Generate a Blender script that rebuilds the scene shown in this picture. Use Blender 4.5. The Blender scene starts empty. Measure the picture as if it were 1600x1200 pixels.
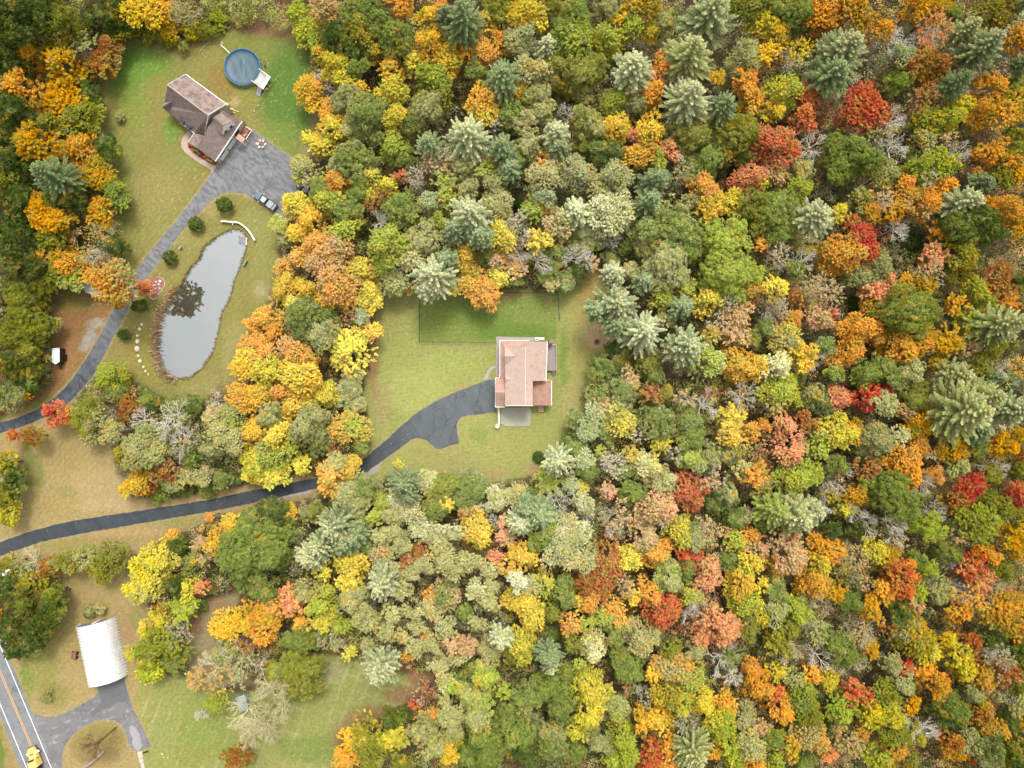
import bpy, bmesh, math, random
import numpy as np
from mathutils import Vector, Matrix
from mathutils.geometry import tessellate_polygon

# ------------------------------------------------------------------ camera, sky, sun, exposure
HC = 165.0          # camera height, metres
S = 0.15            # metres on the ground per photograph pixel
scene = bpy.context.scene
COL = scene.collection
cam_data = bpy.data.cameras.new("camera")
cam_data.sensor_fit = 'HORIZONTAL'
cam_data.angle = 2 * math.atan(800 * S / HC)
cam_data.clip_start = 1.0
cam_data.clip_end = 3000.0
cam = bpy.data.objects.new("camera", cam_data)
cam.location = (0, 0, HC)
COL.objects.link(cam)
scene.camera = cam

SUN_EL, SUN_AZ = math.radians(60), math.radians(14)     # azimuth measured from +Y (photo's top) towards +X
world = bpy.data.worlds.new("World")
scene.world = world
world.use_nodes = True
wn, wl = world.node_tree.nodes, world.node_tree.links
wn.clear()
sky = wn.new("ShaderNodeTexSky"); sky.sky_type = 'NISHITA'; sky.sun_disc = False
sky.sun_elevation = SUN_EL; sky.sun_rotation = SUN_AZ
sky.dust_density = 4.0; sky.air_density = 1.5; sky.ozone_density = 1.0
hs = wn.new("ShaderNodeHueSaturation"); hs.inputs["Saturation"].default_value = 0.22
wmx = wn.new("ShaderNodeMix"); wmx.data_type = 'RGBA'; wmx.blend_type = 'MULTIPLY'; wmx.inputs[0].default_value = 1.0; wmx.inputs[7].default_value = (1.05, 1.0, 0.92, 1)
bgn = wn.new("ShaderNodeBackground"); bgn.inputs["Strength"].default_value = 0.15
wo = wn.new("ShaderNodeOutputWorld")
wl.new(sky.outputs[0], hs.inputs["Color"]); wl.new(hs.outputs[0], wmx.inputs[6]); wl.new(wmx.outputs[2], bgn.inputs["Color"]); wl.new(bgn.outputs[0], wo.inputs["Surface"])

sun_d = bpy.data.lights.new("sun", 'SUN'); sun_d.energy = 1.2; sun_d.angle = math.radians(14)
sun_d.color = (1.0, 0.955, 0.88)
sun = bpy.data.objects.new("sun", sun_d); COL.objects.link(sun)
sdir = Vector((math.sin(SUN_AZ) * math.cos(SUN_EL), math.cos(SUN_AZ) * math.cos(SUN_EL), math.sin(SUN_EL)))
sun.rotation_euler = sdir.to_track_quat('Z', 'Y').to_euler()

scene.view_settings.view_transform = 'Standard'
scene.view_settings.look = 'None'
scene.view_settings.gamma = 1.0
scene.view_settings.use_curve_mapping = False
scene.view_settings.exposure = 0.93
scene.cycles.max_bounces = 6
scene.cycles.diffuse_bounces = 4
scene.cycles.use_denoising = True
scene.cycles.denoiser = 'OPENIMAGEDENOISE'
scene.cycles.denoising_input_passes = 'RGB_ALBEDO_NORMAL'
scene.cycles.denoising_prefilter = 'FAST'
scene.render.film_transparent = False

RNG = np.random.default_rng(7)
random.seed(7)

# ------------------------------------------------------------------ helpers
def lin(c):
    c = np.asarray(c, float) / 255.0
    return np.where(c <= 0.04045, c / 12.92, ((c + 0.055) / 1.055) ** 2.4)

def alb(c, k=0.62):
    return tuple(float(v) for v in np.clip(lin(c) * k, 0.004, 0.85))

def G(px, py, z=0.0):
    """photo pixel seen at height z -> point of the place"""
    f = S * (HC - z) / HC
    return Vector(((px - 800) * f, (600 - py) * f, z))

def tag(o, label=None, cat=None, group=None, kind=None):
    if label: o["label"] = label
    if cat: o["category"] = cat
    if group: o["group"] = group
    if kind: o["kind"] = kind
    return o

def empty(name, loc, label, cat, group=None, rz=0.0):
    o = bpy.data.objects.new(name, None)
    o.empty_display_size = 0.3
    o.location = loc; o.rotation_euler = (0, 0, rz)
    COL.objects.link(o)
    return tag(o, label, cat, group)

class NT:
    def __init__(s, name, rough=0.8):
        s.m = bpy.data.materials.new(name); s.m.use_nodes = True
        s.n, s.l = s.m.node_tree.nodes, s.m.node_tree.links
        s.b = s.n["Principled BSDF"]; s.b.inputs["Roughness"].default_value = rough
    def node(s, t, **kw):
        x = s.n.new(t)
        for k, v in kw.items(): setattr(x, k, v)
        return x
    def noise(s, scale, detail=3, rough=0.6, coord="Object", dist=0.0, stretch=None, rot=0.0):
        tc = s.node("ShaderNodeTexCoord"); nz = s.node("ShaderNodeTexNoise")
        nz.inputs["Scale"].default_value = scale; nz.inputs["Detail"].default_value = detail
        nz.inputs["Roughness"].default_value = rough; nz.inputs["Distortion"].default_value = dist
        if stretch:
            mp = s.node("ShaderNodeMapping"); mp.inputs["Scale"].default_value = stretch; mp.inputs["Rotation"].default_value = (0, 0, rot)
            mp.vector_type = 'TEXTURE' if rot else 'POINT'
            s.l.new(tc.outputs[coord], mp.inputs[0]); s.l.new(mp.outputs[0], nz.inputs["Vector"])
        else:
            s.l.new(tc.outputs[coord], nz.inputs["Vector"])
        return nz.outputs["Fac"]
    def ramp(s, fac, stops):
        r = s.node("ShaderNodeValToRGB")
        el = r.color_ramp.elements
        while len(el) < len(stops): el.new(0.5)
        for e, (p, c) in zip(el, stops):
            e.position = p; e.color = (*c, 1) if len(c) == 3 else c
        s.l.new(fac, r.inputs[0]); return r.outputs[0]
    def mix(s, fac, a, b, mode='MIX'):
        x = s.node("ShaderNodeMix", data_type='RGBA', blend_type=mode)
        for i, v in ((0, fac), (6, a), (7, b)):
            if isinstance(v, (int, float)): x.inputs[i].default_value = v
            elif isinstance(v, tuple): x.inputs[i].default_value = (*v, 1)
            else: s.l.new(v, x.inputs[i])
        return x.outputs[2]
    def base(s, v):
        if isinstance(v, tuple): s.b.inputs["Base Color"].default_value = (*v, 1)
        else: s.l.new(v, s.b.inputs["Base Color"])
    def bump(s, h, strength=0.4, dist=0.05):
        b = s.node("ShaderNodeBump"); b.inputs["Strength"].default_value = strength; b.inputs["Distance"].default_value = dist
        s.l.new(h, b.inputs["Height"]); s.l.new(b.outputs[0], s.b.inputs["Normal"])

def simple_mat(name, c, rough=0.7, var=0.12, scale=3.0, k=0.62, metal=0.0):
    t = NT(name, rough)
    a = alb(c, k)
    lo = tuple(v * (1 - var) for v in a); hi = tuple(min(1, v * (1 + var)) for v in a)
    t.base(t.ramp(t.noise(scale, 4), [(0.3, lo), (0.7, hi)]))
    t.b.inputs["Metallic"].default_value = metal
    return t.m

class MB:
    """collects faces, builds ONE mesh object"""
    def __init__(s): s.v = []; s.f = []
    def face(s, pts):
        i = len(s.v); s.v += [tuple(p) for p in pts]; s.f.append(tuple(range(i, i + len(pts)))); return s
    def slab(s, pts, t):
        """top polygon pts (counter-clockwise from above), thickened straight down by t"""
        pts = [Vector(p) for p in pts]
        a = sum((pts[i].x * pts[(i + 1) % len(pts)].y - pts[(i + 1) % len(pts)].x * pts[i].y) for i in range(len(pts)))
        if a < 0: pts = pts[::-1]
        n = len(pts); i = len(s.v)
        s.v += [tuple(p) for p in pts] + [(p.x, p.y, p.z - t) for p in pts]
        for tri in tessellate_polygon([[Vector((p.x, p.y, 0)) for p in pts]]):
            x, y, z = [tuple(pts[j]) for j in tri]
            cr = (y[0] - x[0]) * (z[1] - x[1]) - (y[1] - x[1]) * (z[0] - x[0])
            tri = tuple(tri) if cr > 0 else tuple(tri)[::-1]
            s.f.append(tuple(i + j for j in tri)); s.f.append(tuple(i + n + j for j in tri[::-1]))
        for j in range(n):
            k = (j + 1) % n
            s.f.append((i + j, i + n + j, i + n + k, i + k))
        return s
    def prism(s, pts2, z0, z1):
        return s.slab([(p[0], p[1], z1) for p in pts2], z1 - z0)
    def box(s, c, d, rz=0.0):
        """centre, full sizes"""
        cs, sn = math.cos(rz), math.sin(rz)
        q = [(x * d[0] / 2, y * d[1] / 2) for x, y in ((-1, -1), (1, -1), (1, 1), (-1, 1))]
        q = [(c[0] + x * cs - y * sn, c[1] + x * sn + y * cs) for x, y in q]
        return s.prism(q, c[2] - d[2] / 2, c[2] + d[2] / 2)
    def beam(s, p, q, w, h):
        """box-section bar from p to q (its centre line)"""
        p, q = Vector(p), Vector(q); d = (q - p).normalized()
        up = Vector((0, 0, 1)) if abs(d.z) < 0.95 else Vector((1, 0, 0))
        a = d.cross(up).normalized() * (w / 2); b = a.cross(d).normalized() * (h / 2)
        i = len(s.v)
        for c in (p, q): s.v += [tuple(c - a - b), tuple(c + a - b), tuple(c + a + b), tuple(c - a + b)]
        s.f += [(i, i + 1, i + 2, i + 3), (i + 7, i + 6, i + 5, i + 4)] + [(i + j, i + 4 + j, i + 4 + (j + 1) % 4, i + (j + 1) % 4) for j in range(4)]
        return s
    def tube(s, p, q, r0, r1=None, n=8, cap=True):
        r1 = r0 if r1 is None else r1
        p, q = Vector(p), Vector(q); d = (q - p).normalized()
        up = Vector((0, 0, 1)) if abs(d.z) < 0.95 else Vector((1, 0, 0))
        a = d.cross(up).normalized(); b = a.cross(d).normalized(); i = len(s.v)
        for c, r in ((p, r0), (q, r1)):
            s.v += [tuple(c + (a * math.cos(t) + b * math.sin(t)) * r) for t in [2 * math.pi * j / n for j in range(n)]]
        s.f += [(i + j, i + (j + 1) % n, i + n + (j + 1) % n, i + n + j) for j in range(n)]
        if cap: s.f += [tuple(range(i + n - 1, i - 1, -1)), tuple(range(i + n, i + 2 * n))]
        return s
    def blob(s, c, r, seed=0, n=8, m=6, jit=0.2):
        """an uneven lump (stones, cushions), r = three radii"""
        rd = random.Random(seed); i = len(s.v)
        rows = []
        for a in range(1, m):
            th = math.pi * a / m; row = []
            for b in range(n):
                ph = 2 * math.pi * b / n; k = 1 + rd.uniform(-jit, jit)
                row.append(len(s.v)); s.v.append((c[0] + r[0] * k * math.sin(th) * math.cos(ph), c[1] + r[1] * k * math.sin(th) * math.sin(ph), c[2] + r[2] * k * math.cos(th)))
            rows.append(row)
        t = len(s.v); s.v.append((c[0], c[1], c[2] + r[2])); bt = len(s.v); s.v.append((c[0], c[1], c[2] - r[2]))
        for j in range(n):
            k = (j + 1) % n
            s.f.append((t, rows[0][j], rows[0][k])); s.f.append((bt, rows[-1][k], rows[-1][j]))
            for a in range(len(rows) - 1): s.f.append((rows[a][j], rows[a + 1][j], rows[a + 1][k], rows[a][k]))
        return s
    def build(s, name, mat, parent=None, bevel=0.0, smooth=False, local=True):
        """vertices are world points; under a parent they are moved into its frame"""
        me = bpy.data.meshes.new(name)
        vs = s.v
        o = bpy.data.objects.new(name, me); COL.objects.link(o)
        if parent is not None:
            o.parent = parent
            chain = Matrix.Identity(4); p = parent
            while p is not None:
                chain = Matrix.LocRotScale(p.location, p.rotation_euler, p.scale) @ chain; p = p.parent
            if local:
                inv = chain.inverted(); vs = [tuple(inv @ Vector(v)) for v in vs]
        me.from_pydata(vs, [], s.f); me.validate(); me.update()
        me.materials.append(mat)
        if smooth:
            for p in me.polygons: p.use_smooth = True
        if bevel:
            b = o.modifiers.new("bevel", 'BEVEL'); b.width = bevel; b.segments = 2; b.limit_method = 'ANGLE'
        return o

def np_mesh(name, V, quads, mat, attrs=None, smooth=False):
    """fast mesh from numpy arrays; quads (n,k) index array; attrs {name:(values,type,domain)}"""
    me = bpy.data.meshes.new(name)
    k = quads.shape[1]; n = len(quads)
    me.vertices.add(len(V)); me.vertices.foreach_set("co", np.ascontiguousarray(V, dtype=np.float32).ravel())
    me.loops.add(n * k); me.loops.foreach_set("vertex_index", np.ascontiguousarray(quads, dtype=np.int32).ravel())
    me.polygons.add(n)
    me.polygons.foreach_set("loop_start", np.arange(0, n * k, k, dtype=np.int32))
    me.polygons.foreach_set("loop_total", np.full(n, k, dtype=np.int32))
    if smooth: me.polygons.foreach_set("use_smooth", np.ones(n, dtype=bool))
    me.update(calc_edges=True)
    for an, (vals, typ, dom) in (attrs or {}).items():
        a = me.attributes.new(an, typ, dom)
        key = "color" if "COLOR" in typ else ("vector" if typ == 'FLOAT_VECTOR' else "value")
        a.data.foreach_set(key, np.ascontiguousarray(vals, dtype=np.float32).ravel())
    me.materials.append(mat)
    return me
# ------------------------------------------------------------------ outlines on the ground, in photograph pixels
POND = [(367,358),(380,363),(386,374),(382,395),(373,420),(364,440),(360,462),(345,490),(340,520),(332,550),(315,575),(296,590),(270,592),(253,578),(245,550),(246,520),(252,492),(264,470),(281,447),(297,420),(311,405),(318,388),(336,372),(354,362)]
DRIVE_LOW = [(-60,880),(0,869),(62,847),(125,834),(225,817),(325,800),(400,785),(487,765),(530,755),(560,747),(580,732),(595,722),(625,700),(642,687),(650,684),(657,684.5),(666,688),(673,693),(680,700),(683,702),(687,701.5),(717,692.5),(716,683),(714,675),(713.5,665),(716,657),(722,651),(735,648.5),(775,644),(775,592),(762,594),(745,600),(715,611),(687,624),(668,634.5),(650,646),(637,657),(625,667.5),(610,681),(595,695),(580,707.5),(565,720),(553,732),(530,741),(482,749),(400,765),(325,781),(212,799),(125,812),(95,817.5),(62,826),(30,836),(0,847.5),(-60,868)]
DRIVE_UP = [(-60,696),(0,677),(30,668),(75,650),(100,635),(117,620),(130,605),(145,587),(165,550),(185,512),(202,480),(217,455),(232,430),(250,407),(265,387),(287,357),(310,335),(320,323),(334,310),(346,303),(356,300),(364,300),(382,303),(392,308.5),(404.5,316),(431.5,335.5),(445,345),(470,335),(492,305),(488,280),(460,250),(440,236),(420,221.5),(394,203.5),(383.5,217),(367.8,218.5),(341.5,256),(332.5,269.5),(310,300),(275,345),(250,375),(225,405),(212,427),(190,462),(180,475),(160,517),(140,552),(122,579),(107,600),(87,620),(57,640),(25,654),(0,660),(-60,680)]
DRIVE_BARN = [(52,1113),(62,1118),(75,1120.5),(92,1118),(118,1106),(145,1091),(151,1085),(153,1077),(152,1062),(194,1058),(199,1080),(205,1100),(222,1137),(237,1167),(214,1174),(207,1171),(201,1162),(197,1146),(190,1133),(180,1126),(166,1124),(150,1126),(132,1134),(114,1148),(102,1163),(97,1180),(96,1215),(80,1215)]
ROAD = [(-70,820),(-23,937),(18,1037),(35,1077),(71,1163),(93,1216),(112,1260),(56,1260),(33,1203),(-6,1103),(-60,970),(-122,820)]
RX, RY = 165.0, 395.0
LAWNS = {
 'A': [(150,140),(168,95),(205,62),(270,62),(335,50),(400,38),(470,55),(480,100),(505,190),(480,250),(470,290),(430,340),(440,380),(430,420),(415,470),(370,545),(355,590),(320,625),(265,628),(225,605),(195,590),(140,585),(112,640),(0,694),(-80,720),(-80,690),(0,650),(60,622),(85,590),(78,520),(80,460),(100,440),(170,440),(200,410),(168,370),(175,300),(160,230),(148,180)],
 'B': [(-80,690),(0,665),(60,650),(115,632),(125,665),(172,690),(180,740),(205,778),(260,782),(490,735),(500,775),(340,808),(250,845),(205,870),(215,900),(232,950),(235,1060),(300,1080),(340,1100),(360,1240),(-80,1300),(-80,900),(0,878),(30,880),(95,885),(98,950),(60,1000),(0,1040),(-80,1040),(-80,700)],
 'C': [(215,1050),(300,1062),(370,1085),(410,1070),(440,1045),(500,1020),(560,1030),(640,1055),(685,1055),(620,1110),(560,1130),(530,1160),(520,1240),(230,1240)],
 'D': [(650,452),(870,452),(900,430),(905,400),(935,405),(945,440),(970,535),(925,600),(915,650),(880,690),(850,740),(760,758),(700,745),(620,742),(560,762),(553,740),(580,690),(570,640),(565,600),(590,540),(580,500),(595,455)],
 'E': [(285,1010),(296,965),(335,935),(375,925),(372,950),(335,985),(345,1030),(400,1065),(300,1075)],
}
def sdf(poly, X, Y):
    """distance to the outline, negative inside"""
    d = np.full(X.shape, 1e9); ins = np.zeros(X.shape, bool); n = len(poly)
    for i in range(n):
        ax, ay = poly[i]; bx, by = poly[(i + 1) % n]
        ex, ey = bx - ax, by - ay; wx, wy = X - ax, Y - ay
        t = np.clip((wx * ex + wy * ey) / max(ex * ex + ey * ey, 1e-9), 0, 1)
        d = np.minimum(d, (wx - ex * t) ** 2 + (wy - ey * t) ** 2)
        if ay != by:
            c = ((ay > Y) != (by > Y)) & (X < (bx - ax) * (Y - ay) / (by - ay) + ax)
            ins ^= c
    d = np.sqrt(d); return np.where(ins, -d, d)

def vnoise(X, Y, scale, seed, octaves=3):
    out = np.zeros(X.shape); amp = 1.0; tot = 0
    for o in range(octaves):
        r = np.random.default_rng(seed + o * 13); N = 256; g = r.random((N, N))
        x = X / scale; y = Y / scale; xi = np.floor(x).astype(int); yi = np.floor(y).astype(int)
        fx = x - xi; fy = y - yi; fx = fx * fx * (3 - 2 * fx); fy = fy * fy * (3 - 2 * fy)
        a = g[xi % N, yi % N]; b = g[(xi + 1) % N, yi % N]; c = g[xi % N, (yi + 1) % N]; d = g[(xi + 1) % N, (yi + 1) % N]
        out += amp * ((a * (1 - fx) + b * fx) * (1 - fy) + (c * (1 - fx) + d * fx) * fy); tot += amp
        amp *= 0.5; scale = scale / 2.1
    return out / tot

def sm(x, a, b):
    t = np.clip((x - a) / (b - a), 0, 1); return t * t * (3 - 2 * t)

LAWN_K = 0.56
def ground_sheet():
    """one sheet out to the horizon: fine over the photographed place, coarse beyond; colour of soil, litter and turf per point"""
    def axis(half, step, far):
        core = np.arange(-half, half + step / 2, step); out = []; x = half
        st = 4.0
        while x < far: x += st; out.append(x); st *= 1.5
        out = np.array(out); return np.concatenate([-out[::-1], core, out])
    xs = axis(136, 0.34, 1400); ys = axis(106, 0.34, 1400)
    X, Y = np.meshgrid(xs, ys, indexing='ij'); PX = X / S + 800; PY = 600 - Y / S
    sh = X.shape; n1 = vnoise(PX, PY, 40, 1); n2 = vnoise(PX, PY, 14, 2); n3 = vnoise(PX, PY, 5, 3)
    J = PX + (n2 - .5) * 16 + (n3 - .5) * 7; K = PY + (n1 - .5) * 10 + (vnoise(PX, PY, 6, 9) - .5) * 9
    C = np.zeros(sh + (3,))
    def colr(c):
        v = lin(c) * LAWN_K; g = v.mean(); return (g + (v - g) * .95) * np.array([.965, 1.01, .96])
    f = sm(n1, .35, .65)[..., None]; C[:] = colr((104, 84, 55)) * (1 - f) + colr((88, 86, 50)) * f
    g = sm(n2, .45, .7)[..., None]; C = C * (1 - .5 * g) + .5 * g * colr((130, 96, 66))
    lawn = {k: sdf(p, J, K) for k, p in LAWNS.items()}
    def put(w, c):
        nonlocal C
        w = np.clip(w, 0, 1)[..., None]; C = C * (1 - w) + colr(c) * w
    def blob(x, y, rx, ry, c, w=1.0, rot=0.0, soft=.6):
        cs, sn = math.cos(rot), math.sin(rot); dx, dy = J - x, K - y
        d = np.sqrt(((dx * cs + dy * sn) / rx) ** 2 + ((-dx * sn + dy * cs) / ry) ** 2)
        put(w * (1 - sm(d, soft, 1.25)), c)
    put(1 - sm(lawn['A'], -5, 4), (152, 144, 74)); put(1 - sm(lawn['B'], -5, 4), (182, 158, 104))
    put(1 - sm(lawn['C'], -6, 5), (160, 162, 88)); put(1 - sm(lawn['D'], -5, 4), (170, 172, 96)); put(1 - sm(lawn['E'], -6, 6), (170, 152, 112))
    L = dict(lawn)
    # upper-left estate
    for b in [(215,112,56,46,(112,158,48),.9),(205,165,30,40,(135,155,52),.6),(190,250,30,60,(150,158,72),.5),(268,205,13,26,(120,158,52),.7),(285,255,24,14,(150,158,80),.5),
              (245,135,30,22,(165,140,75),.6),(300,75,60,14,(160,142,78),.7),(345,125,26,30,(160,125,62),.6),(452,150,50,90,(92,132,40),.92),(430,215,40,30,(140,154,64),.6),(395,72,52,26,(128,146,52),.55),
              (380,155,22,16,(150,148,62),.7),(367,158,10,8,(196,166,128),.8),(440,45,60,16,(165,128,92),.8),(400,20,60,30,(156,110,82),.8),(497,170,14,50,(176,148,104),.7),(480,232,16,20,(172,150,100),.6),
              (240,300,50,40,(168,156,90),.6),(225,350,40,30,(160,158,82),.5),(180,335,26,90,(120,130,50),.5),(330,320,24,20,(182,158,98),.6),(400,360,36,30,(158,160,88),.6),(415,430,22,60,(160,158,88),.6),
              (300,372,40,12,(172,162,92),.6),(268,420,30,16,(168,150,86),.5),(372,555,26,60,(176,164,104),.6),(330,600,60,20,(172,160,98),.5),(225,560,26,44,(158,150,62),.7),(200,560,30,26,(170,146,80),.5),
              (180,200,22,40,(150,140,66),.5),(405,455,20,14,(186,164,118),.5),(408,455,8,8,(200,184,140),.4)]:
        blob(*b[:5], w=b[5])
    put(.9 * (1 - sm(sdf([(78,455),(170,452),(195,465),(172,500),(150,545),(115,585),(85,612),(40,632),(-10,652),(-60,670),(-60,640),(30,625),(80,590),(86,540)], J, K), -4, 8)), (158, 112, 66))
    blob(115,470,34,22,(128,118,50),w=.8); blob(150,505,16,10,(176,170,160),w=.9); blob(139,530,13,20,(172,166,158),w=.85,rot=.5); blob(105,560,16,30,(176,128,80),w=.6); blob(120,500,30,20,(148,104,54),w=.6)
    # band round the pond
    dp = sdf(POND, PX, PY)
    put(.55 * (1 - sm(dp + (n3 - .5) * 8, 3, 16)), (150, 146, 70)); put(.8 * (1 - sm(dp + (n3 - .5) * 5, .5, 3)), (150, 134, 96))
    put(1 - sm(dp, -4, -1), (70, 62, 48))
    # meadow between the driveways, yard of the arched building
    for b in [(42,712,15,24,(128,136,58),.75),(58,742,18,26,(134,138,60),.7),(100,700,30,40,(168,146,86),.5),(105,770,22,9,(152,148,76),.6),(160,760,50,28,(196,168,122),.6),(165,790,60,10,(206,176,134),.6),(30,700,8,70,(178,132,88),.6),(75,790,60,14,(178,154,92),.6),
              (90,848,60,10,(168,152,80),.7),(200,832,70,8,(196,164,112),.8),(280,815,40,10,(164,158,84),.7),(375,795,50,10,(186,154,104),.7),(190,860,80,10,(196,168,120),.6),(120,900,80,24,(172,152,92),.6),(150,940,40,30,(182,156,98),.6),
              (105,1010,50,40,(166,150,82),.6),(60,1045,30,40,(150,150,66),.7),(40,1070,10,50,(132,150,60),.8),(120,1040,16,30,(186,156,108),.6),(85,1085,26,22,(146,144,62),.7),(190,980,16,30,(172,140,98),.7),(205,1000,10,50,(176,136,96),.5),(212,970,12,20,(150,150,72),.6),
              (155,1160,46,34,(150,140,66),.8),(150,1180,40,20,(150,120,82),.6),(225,1100,16,60,(166,162,84),.7),(170,1150,30,12,(160,128,72),.6),(5,1180,22,60,(168,146,92),.8),(-2,1170,10,40,(110,140,40),.9)]:
        blob(*b[:5], w=b[5])
    # mown field at the foot
    st = np.sin((PX * .93 + PY * .36) / 3.1) ; st2 = np.sin((-PX * .36 + PY * .93) / 3.1)
    w = (1 - sm(L['C'], -8, 2)) * sm(vnoise(PX, PY, 50, 21), .32, .6)
    put(.5 * w * sm(st, .5, 1), (198, 194, 140)); put(.42 * w * sm(st2, .6, 1) * sm(PX, 420, 470), (196, 192, 142))
    for b in [(320,1130,50,60,(140,156,66),.7),(280,1090,40,30,(158,162,82),.6),(490,1170,60,22,(128,148,60),.7),(545,1150,30,30,(160,120,82),.7),(590,1115,50,16,(160,112,80),.85),(640,1085,40,14,(164,118,84),.75),(560,1090,40,30,(150,152,78),.5),(660,1060,24,14,(170,110,80),.7),(298,978,22,18,(160,112,84),.7),(340,945,22,14,(178,136,100),.7),(300,1180,30,20,(150,152,70),.6),(430,1075,30,14,(178,166,120),.6),(515,1050,26,20,(180,168,124),.6)]:
        blob(*b[:5], w=b[5])
    # lawn of the pink-roofed house
    for b in [(620,560,40,70,(162,170,86),.5),(650,610,60,40,(182,186,104),.6),(700,570,60,22,(172,182,94),.6),(605,500,26,40,(168,158,92),.6),(583,560,9,70,(178,136,94),.85),(600,640,18,40,(178,158,104),.6),(900,470,20,40,(190,174,96),.6),(925,470,20,50,(200,166,94),.75),
              (940,526,30,26,(226,188,140),1.0),(900,560,20,60,(186,170,98),.5),(880,560,8,50,(132,156,62),.8),(895,640,18,40,(192,172,112),.5),(700,715,50,18,(176,164,100),.5),(790,700,60,30,(176,174,96),.5),(730,740,70,12,(188,158,108),.7),(845,735,26,14,(190,150,110),.7),(670,700,30,10,(172,158,92),.5),(750,680,14,12,(140,160,66),.6),(620,655,12,20,(150,164,74),.5),(858,640,10,12,(160,166,84),.5),(920,415,14,22,(166,128,84),.8)]:
        blob(*b[:5], w=b[5])
    yard = sdf([(655,457),(870,457),(869,533),(657,534)], PX, PY)
    put(.85 * (1 - sm(yard, -2, 1)), (134, 152, 66)); blob(800,520,70,16,(108,142,46),w=.8*1.0); blob(740,500,60,12,(120,148,54),w=.6); blob(760,462,90,7,(178,152,104),w=.7); blob(857,470,9,9,(186,156,112),w=.8)
    # dead leaves and bare soil along the asphalt
    for p in (DRIVE_LOW, DRIVE_UP, DRIVE_BARN, ROAD):
        d = sdf(p, PX, PY); put(.75 * (1 - sm(d + (n3 - .5) * 5, .3, 4.5)), (186, 160, 122))
    C *= (0.86 + .28 * vnoise(PX, PY, 3.2, 30, 2))[..., None]
    mow = np.sin(PY * 1.05 + .12 * PX); mow2 = np.sin((PX * .8 + PY * .6) * .8)
    C *= (1 + .045 * mow * (L['D'] < 0) * (vnoise(PX, PY, 40, 61) > .4) + .04 * mow2 * ((L['A'] < 0) | (L['B'] < 0)) * (vnoise(PX, PY, 50, 62) > .45))[..., None]
    # fallen leaves, speckled
    sp = vnoise(PX, PY, 1.9, 40, 1) > .90
    lawnmask = np.minimum.reduce([v for v in L.values()]) < 0
    sp2 = sp & lawnmask & (vnoise(PX, PY, 60, 41) > .45)
    C[sp2] = C[sp2] * .55 + lin((214, 180, 120)) * .6 * .45
    Z = np.zeros(sh)
    forest = sm(np.minimum.reduce([sdf(p, PX, PY) for p in LAWNS.values()] + [sdf(p, PX, PY) for p in (DRIVE_LOW, DRIVE_UP, DRIVE_BARN, ROAD)]), 4, 30)
    Z += forest * (vnoise(PX, PY, 90, 50) - .5) * 1.6
    Z += -1.5 * sm(-dp, -2.5, 6)
    Z -= 0.25 * sm(np.maximum(np.abs(X) - 140, np.abs(Y) - 110), 0, 200) * 0
    V = np.stack([X, Y, Z], -1).reshape(-1, 3); nx, ny = sh
    idx = np.arange(nx * ny).reshape(nx, ny)
    q = np.stack([idx[:-1, :-1], idx[1:, :-1], idx[1:, 1:], idx[:-1, 1:]], -1).reshape(-1, 4)
    t = NT("turf_and_soil", 0.95)
    at = t.node("ShaderNodeAttribute", attribute_name="soil")
    fine = t.ramp(t.noise(1.6, 5, .7), [(0.25, (.72, .72, .70)), (0.75, (1.25, 1.25, 1.22))])
    grit = t.ramp(t.noise(7.0, 3, .7), [(0.25, (.78, .78, .78)), (0.75, (1.2, 1.2, 1.2))])
    c = t.mix(1.0, t.mix(1.0, at.outputs["Color"], fine, 'MULTIPLY'), grit, 'MULTIPLY')
    t.base(c); t.bump(t.noise(3.0, 5, .7), .5, .12)
    me = np_mesh("ground", V, q, t.m, {"soil": (np.concatenate([C.reshape(-1, 3), np.ones((nx * ny, 1))], 1), 'FLOAT_COLOR', 'POINT')}, smooth=True)
    o = bpy.data.objects.new("ground", me); COL.objects.link(o); o["kind"] = "structure"
ground_sheet()

# ------------------------------------------------------------------ water
def water():
    t = NT("pond_water", 0.05)
    t.base(t.ramp(t.noise(.12, 4), [(0.3, alb((84, 92, 86), .35)), (0.7, alb((108, 112, 104), .4))]))
    t.b.inputs["IOR"].default_value = 1.33
    g = t.node("ShaderNodeBsdfGlossy"); g.inputs["Roughness"].default_value = 0.02; g.inputs["Color"].default_value = (.86, .93, .97, 1)
    mx = t.node("ShaderNodeMixShader"); mx.inputs[0].default_value = POND_GLOSS
    out = t.n["Material Output"]; t.l.new(t.b.outputs[0], mx.inputs[1]); t.l.new(g.outputs[0], mx.inputs[2]); t.l.new(mx.outputs[0], out.inputs["Surface"])
    b = MB(); pts = []
    n = len(POND); cx = sum(p[0] for p in POND) / n; cy = sum(p[1] for p in POND) / n
    m = MB(); m.slab([G(cx + (x - cx) * 1.04, cy + (y - cy) * 1.03, -0.30) for x, y in POND], 0.02)
    o = m.build("pond_water", t.m); o["kind"] = "structure"
POND_GLOSS = 0.40
water()

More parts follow.
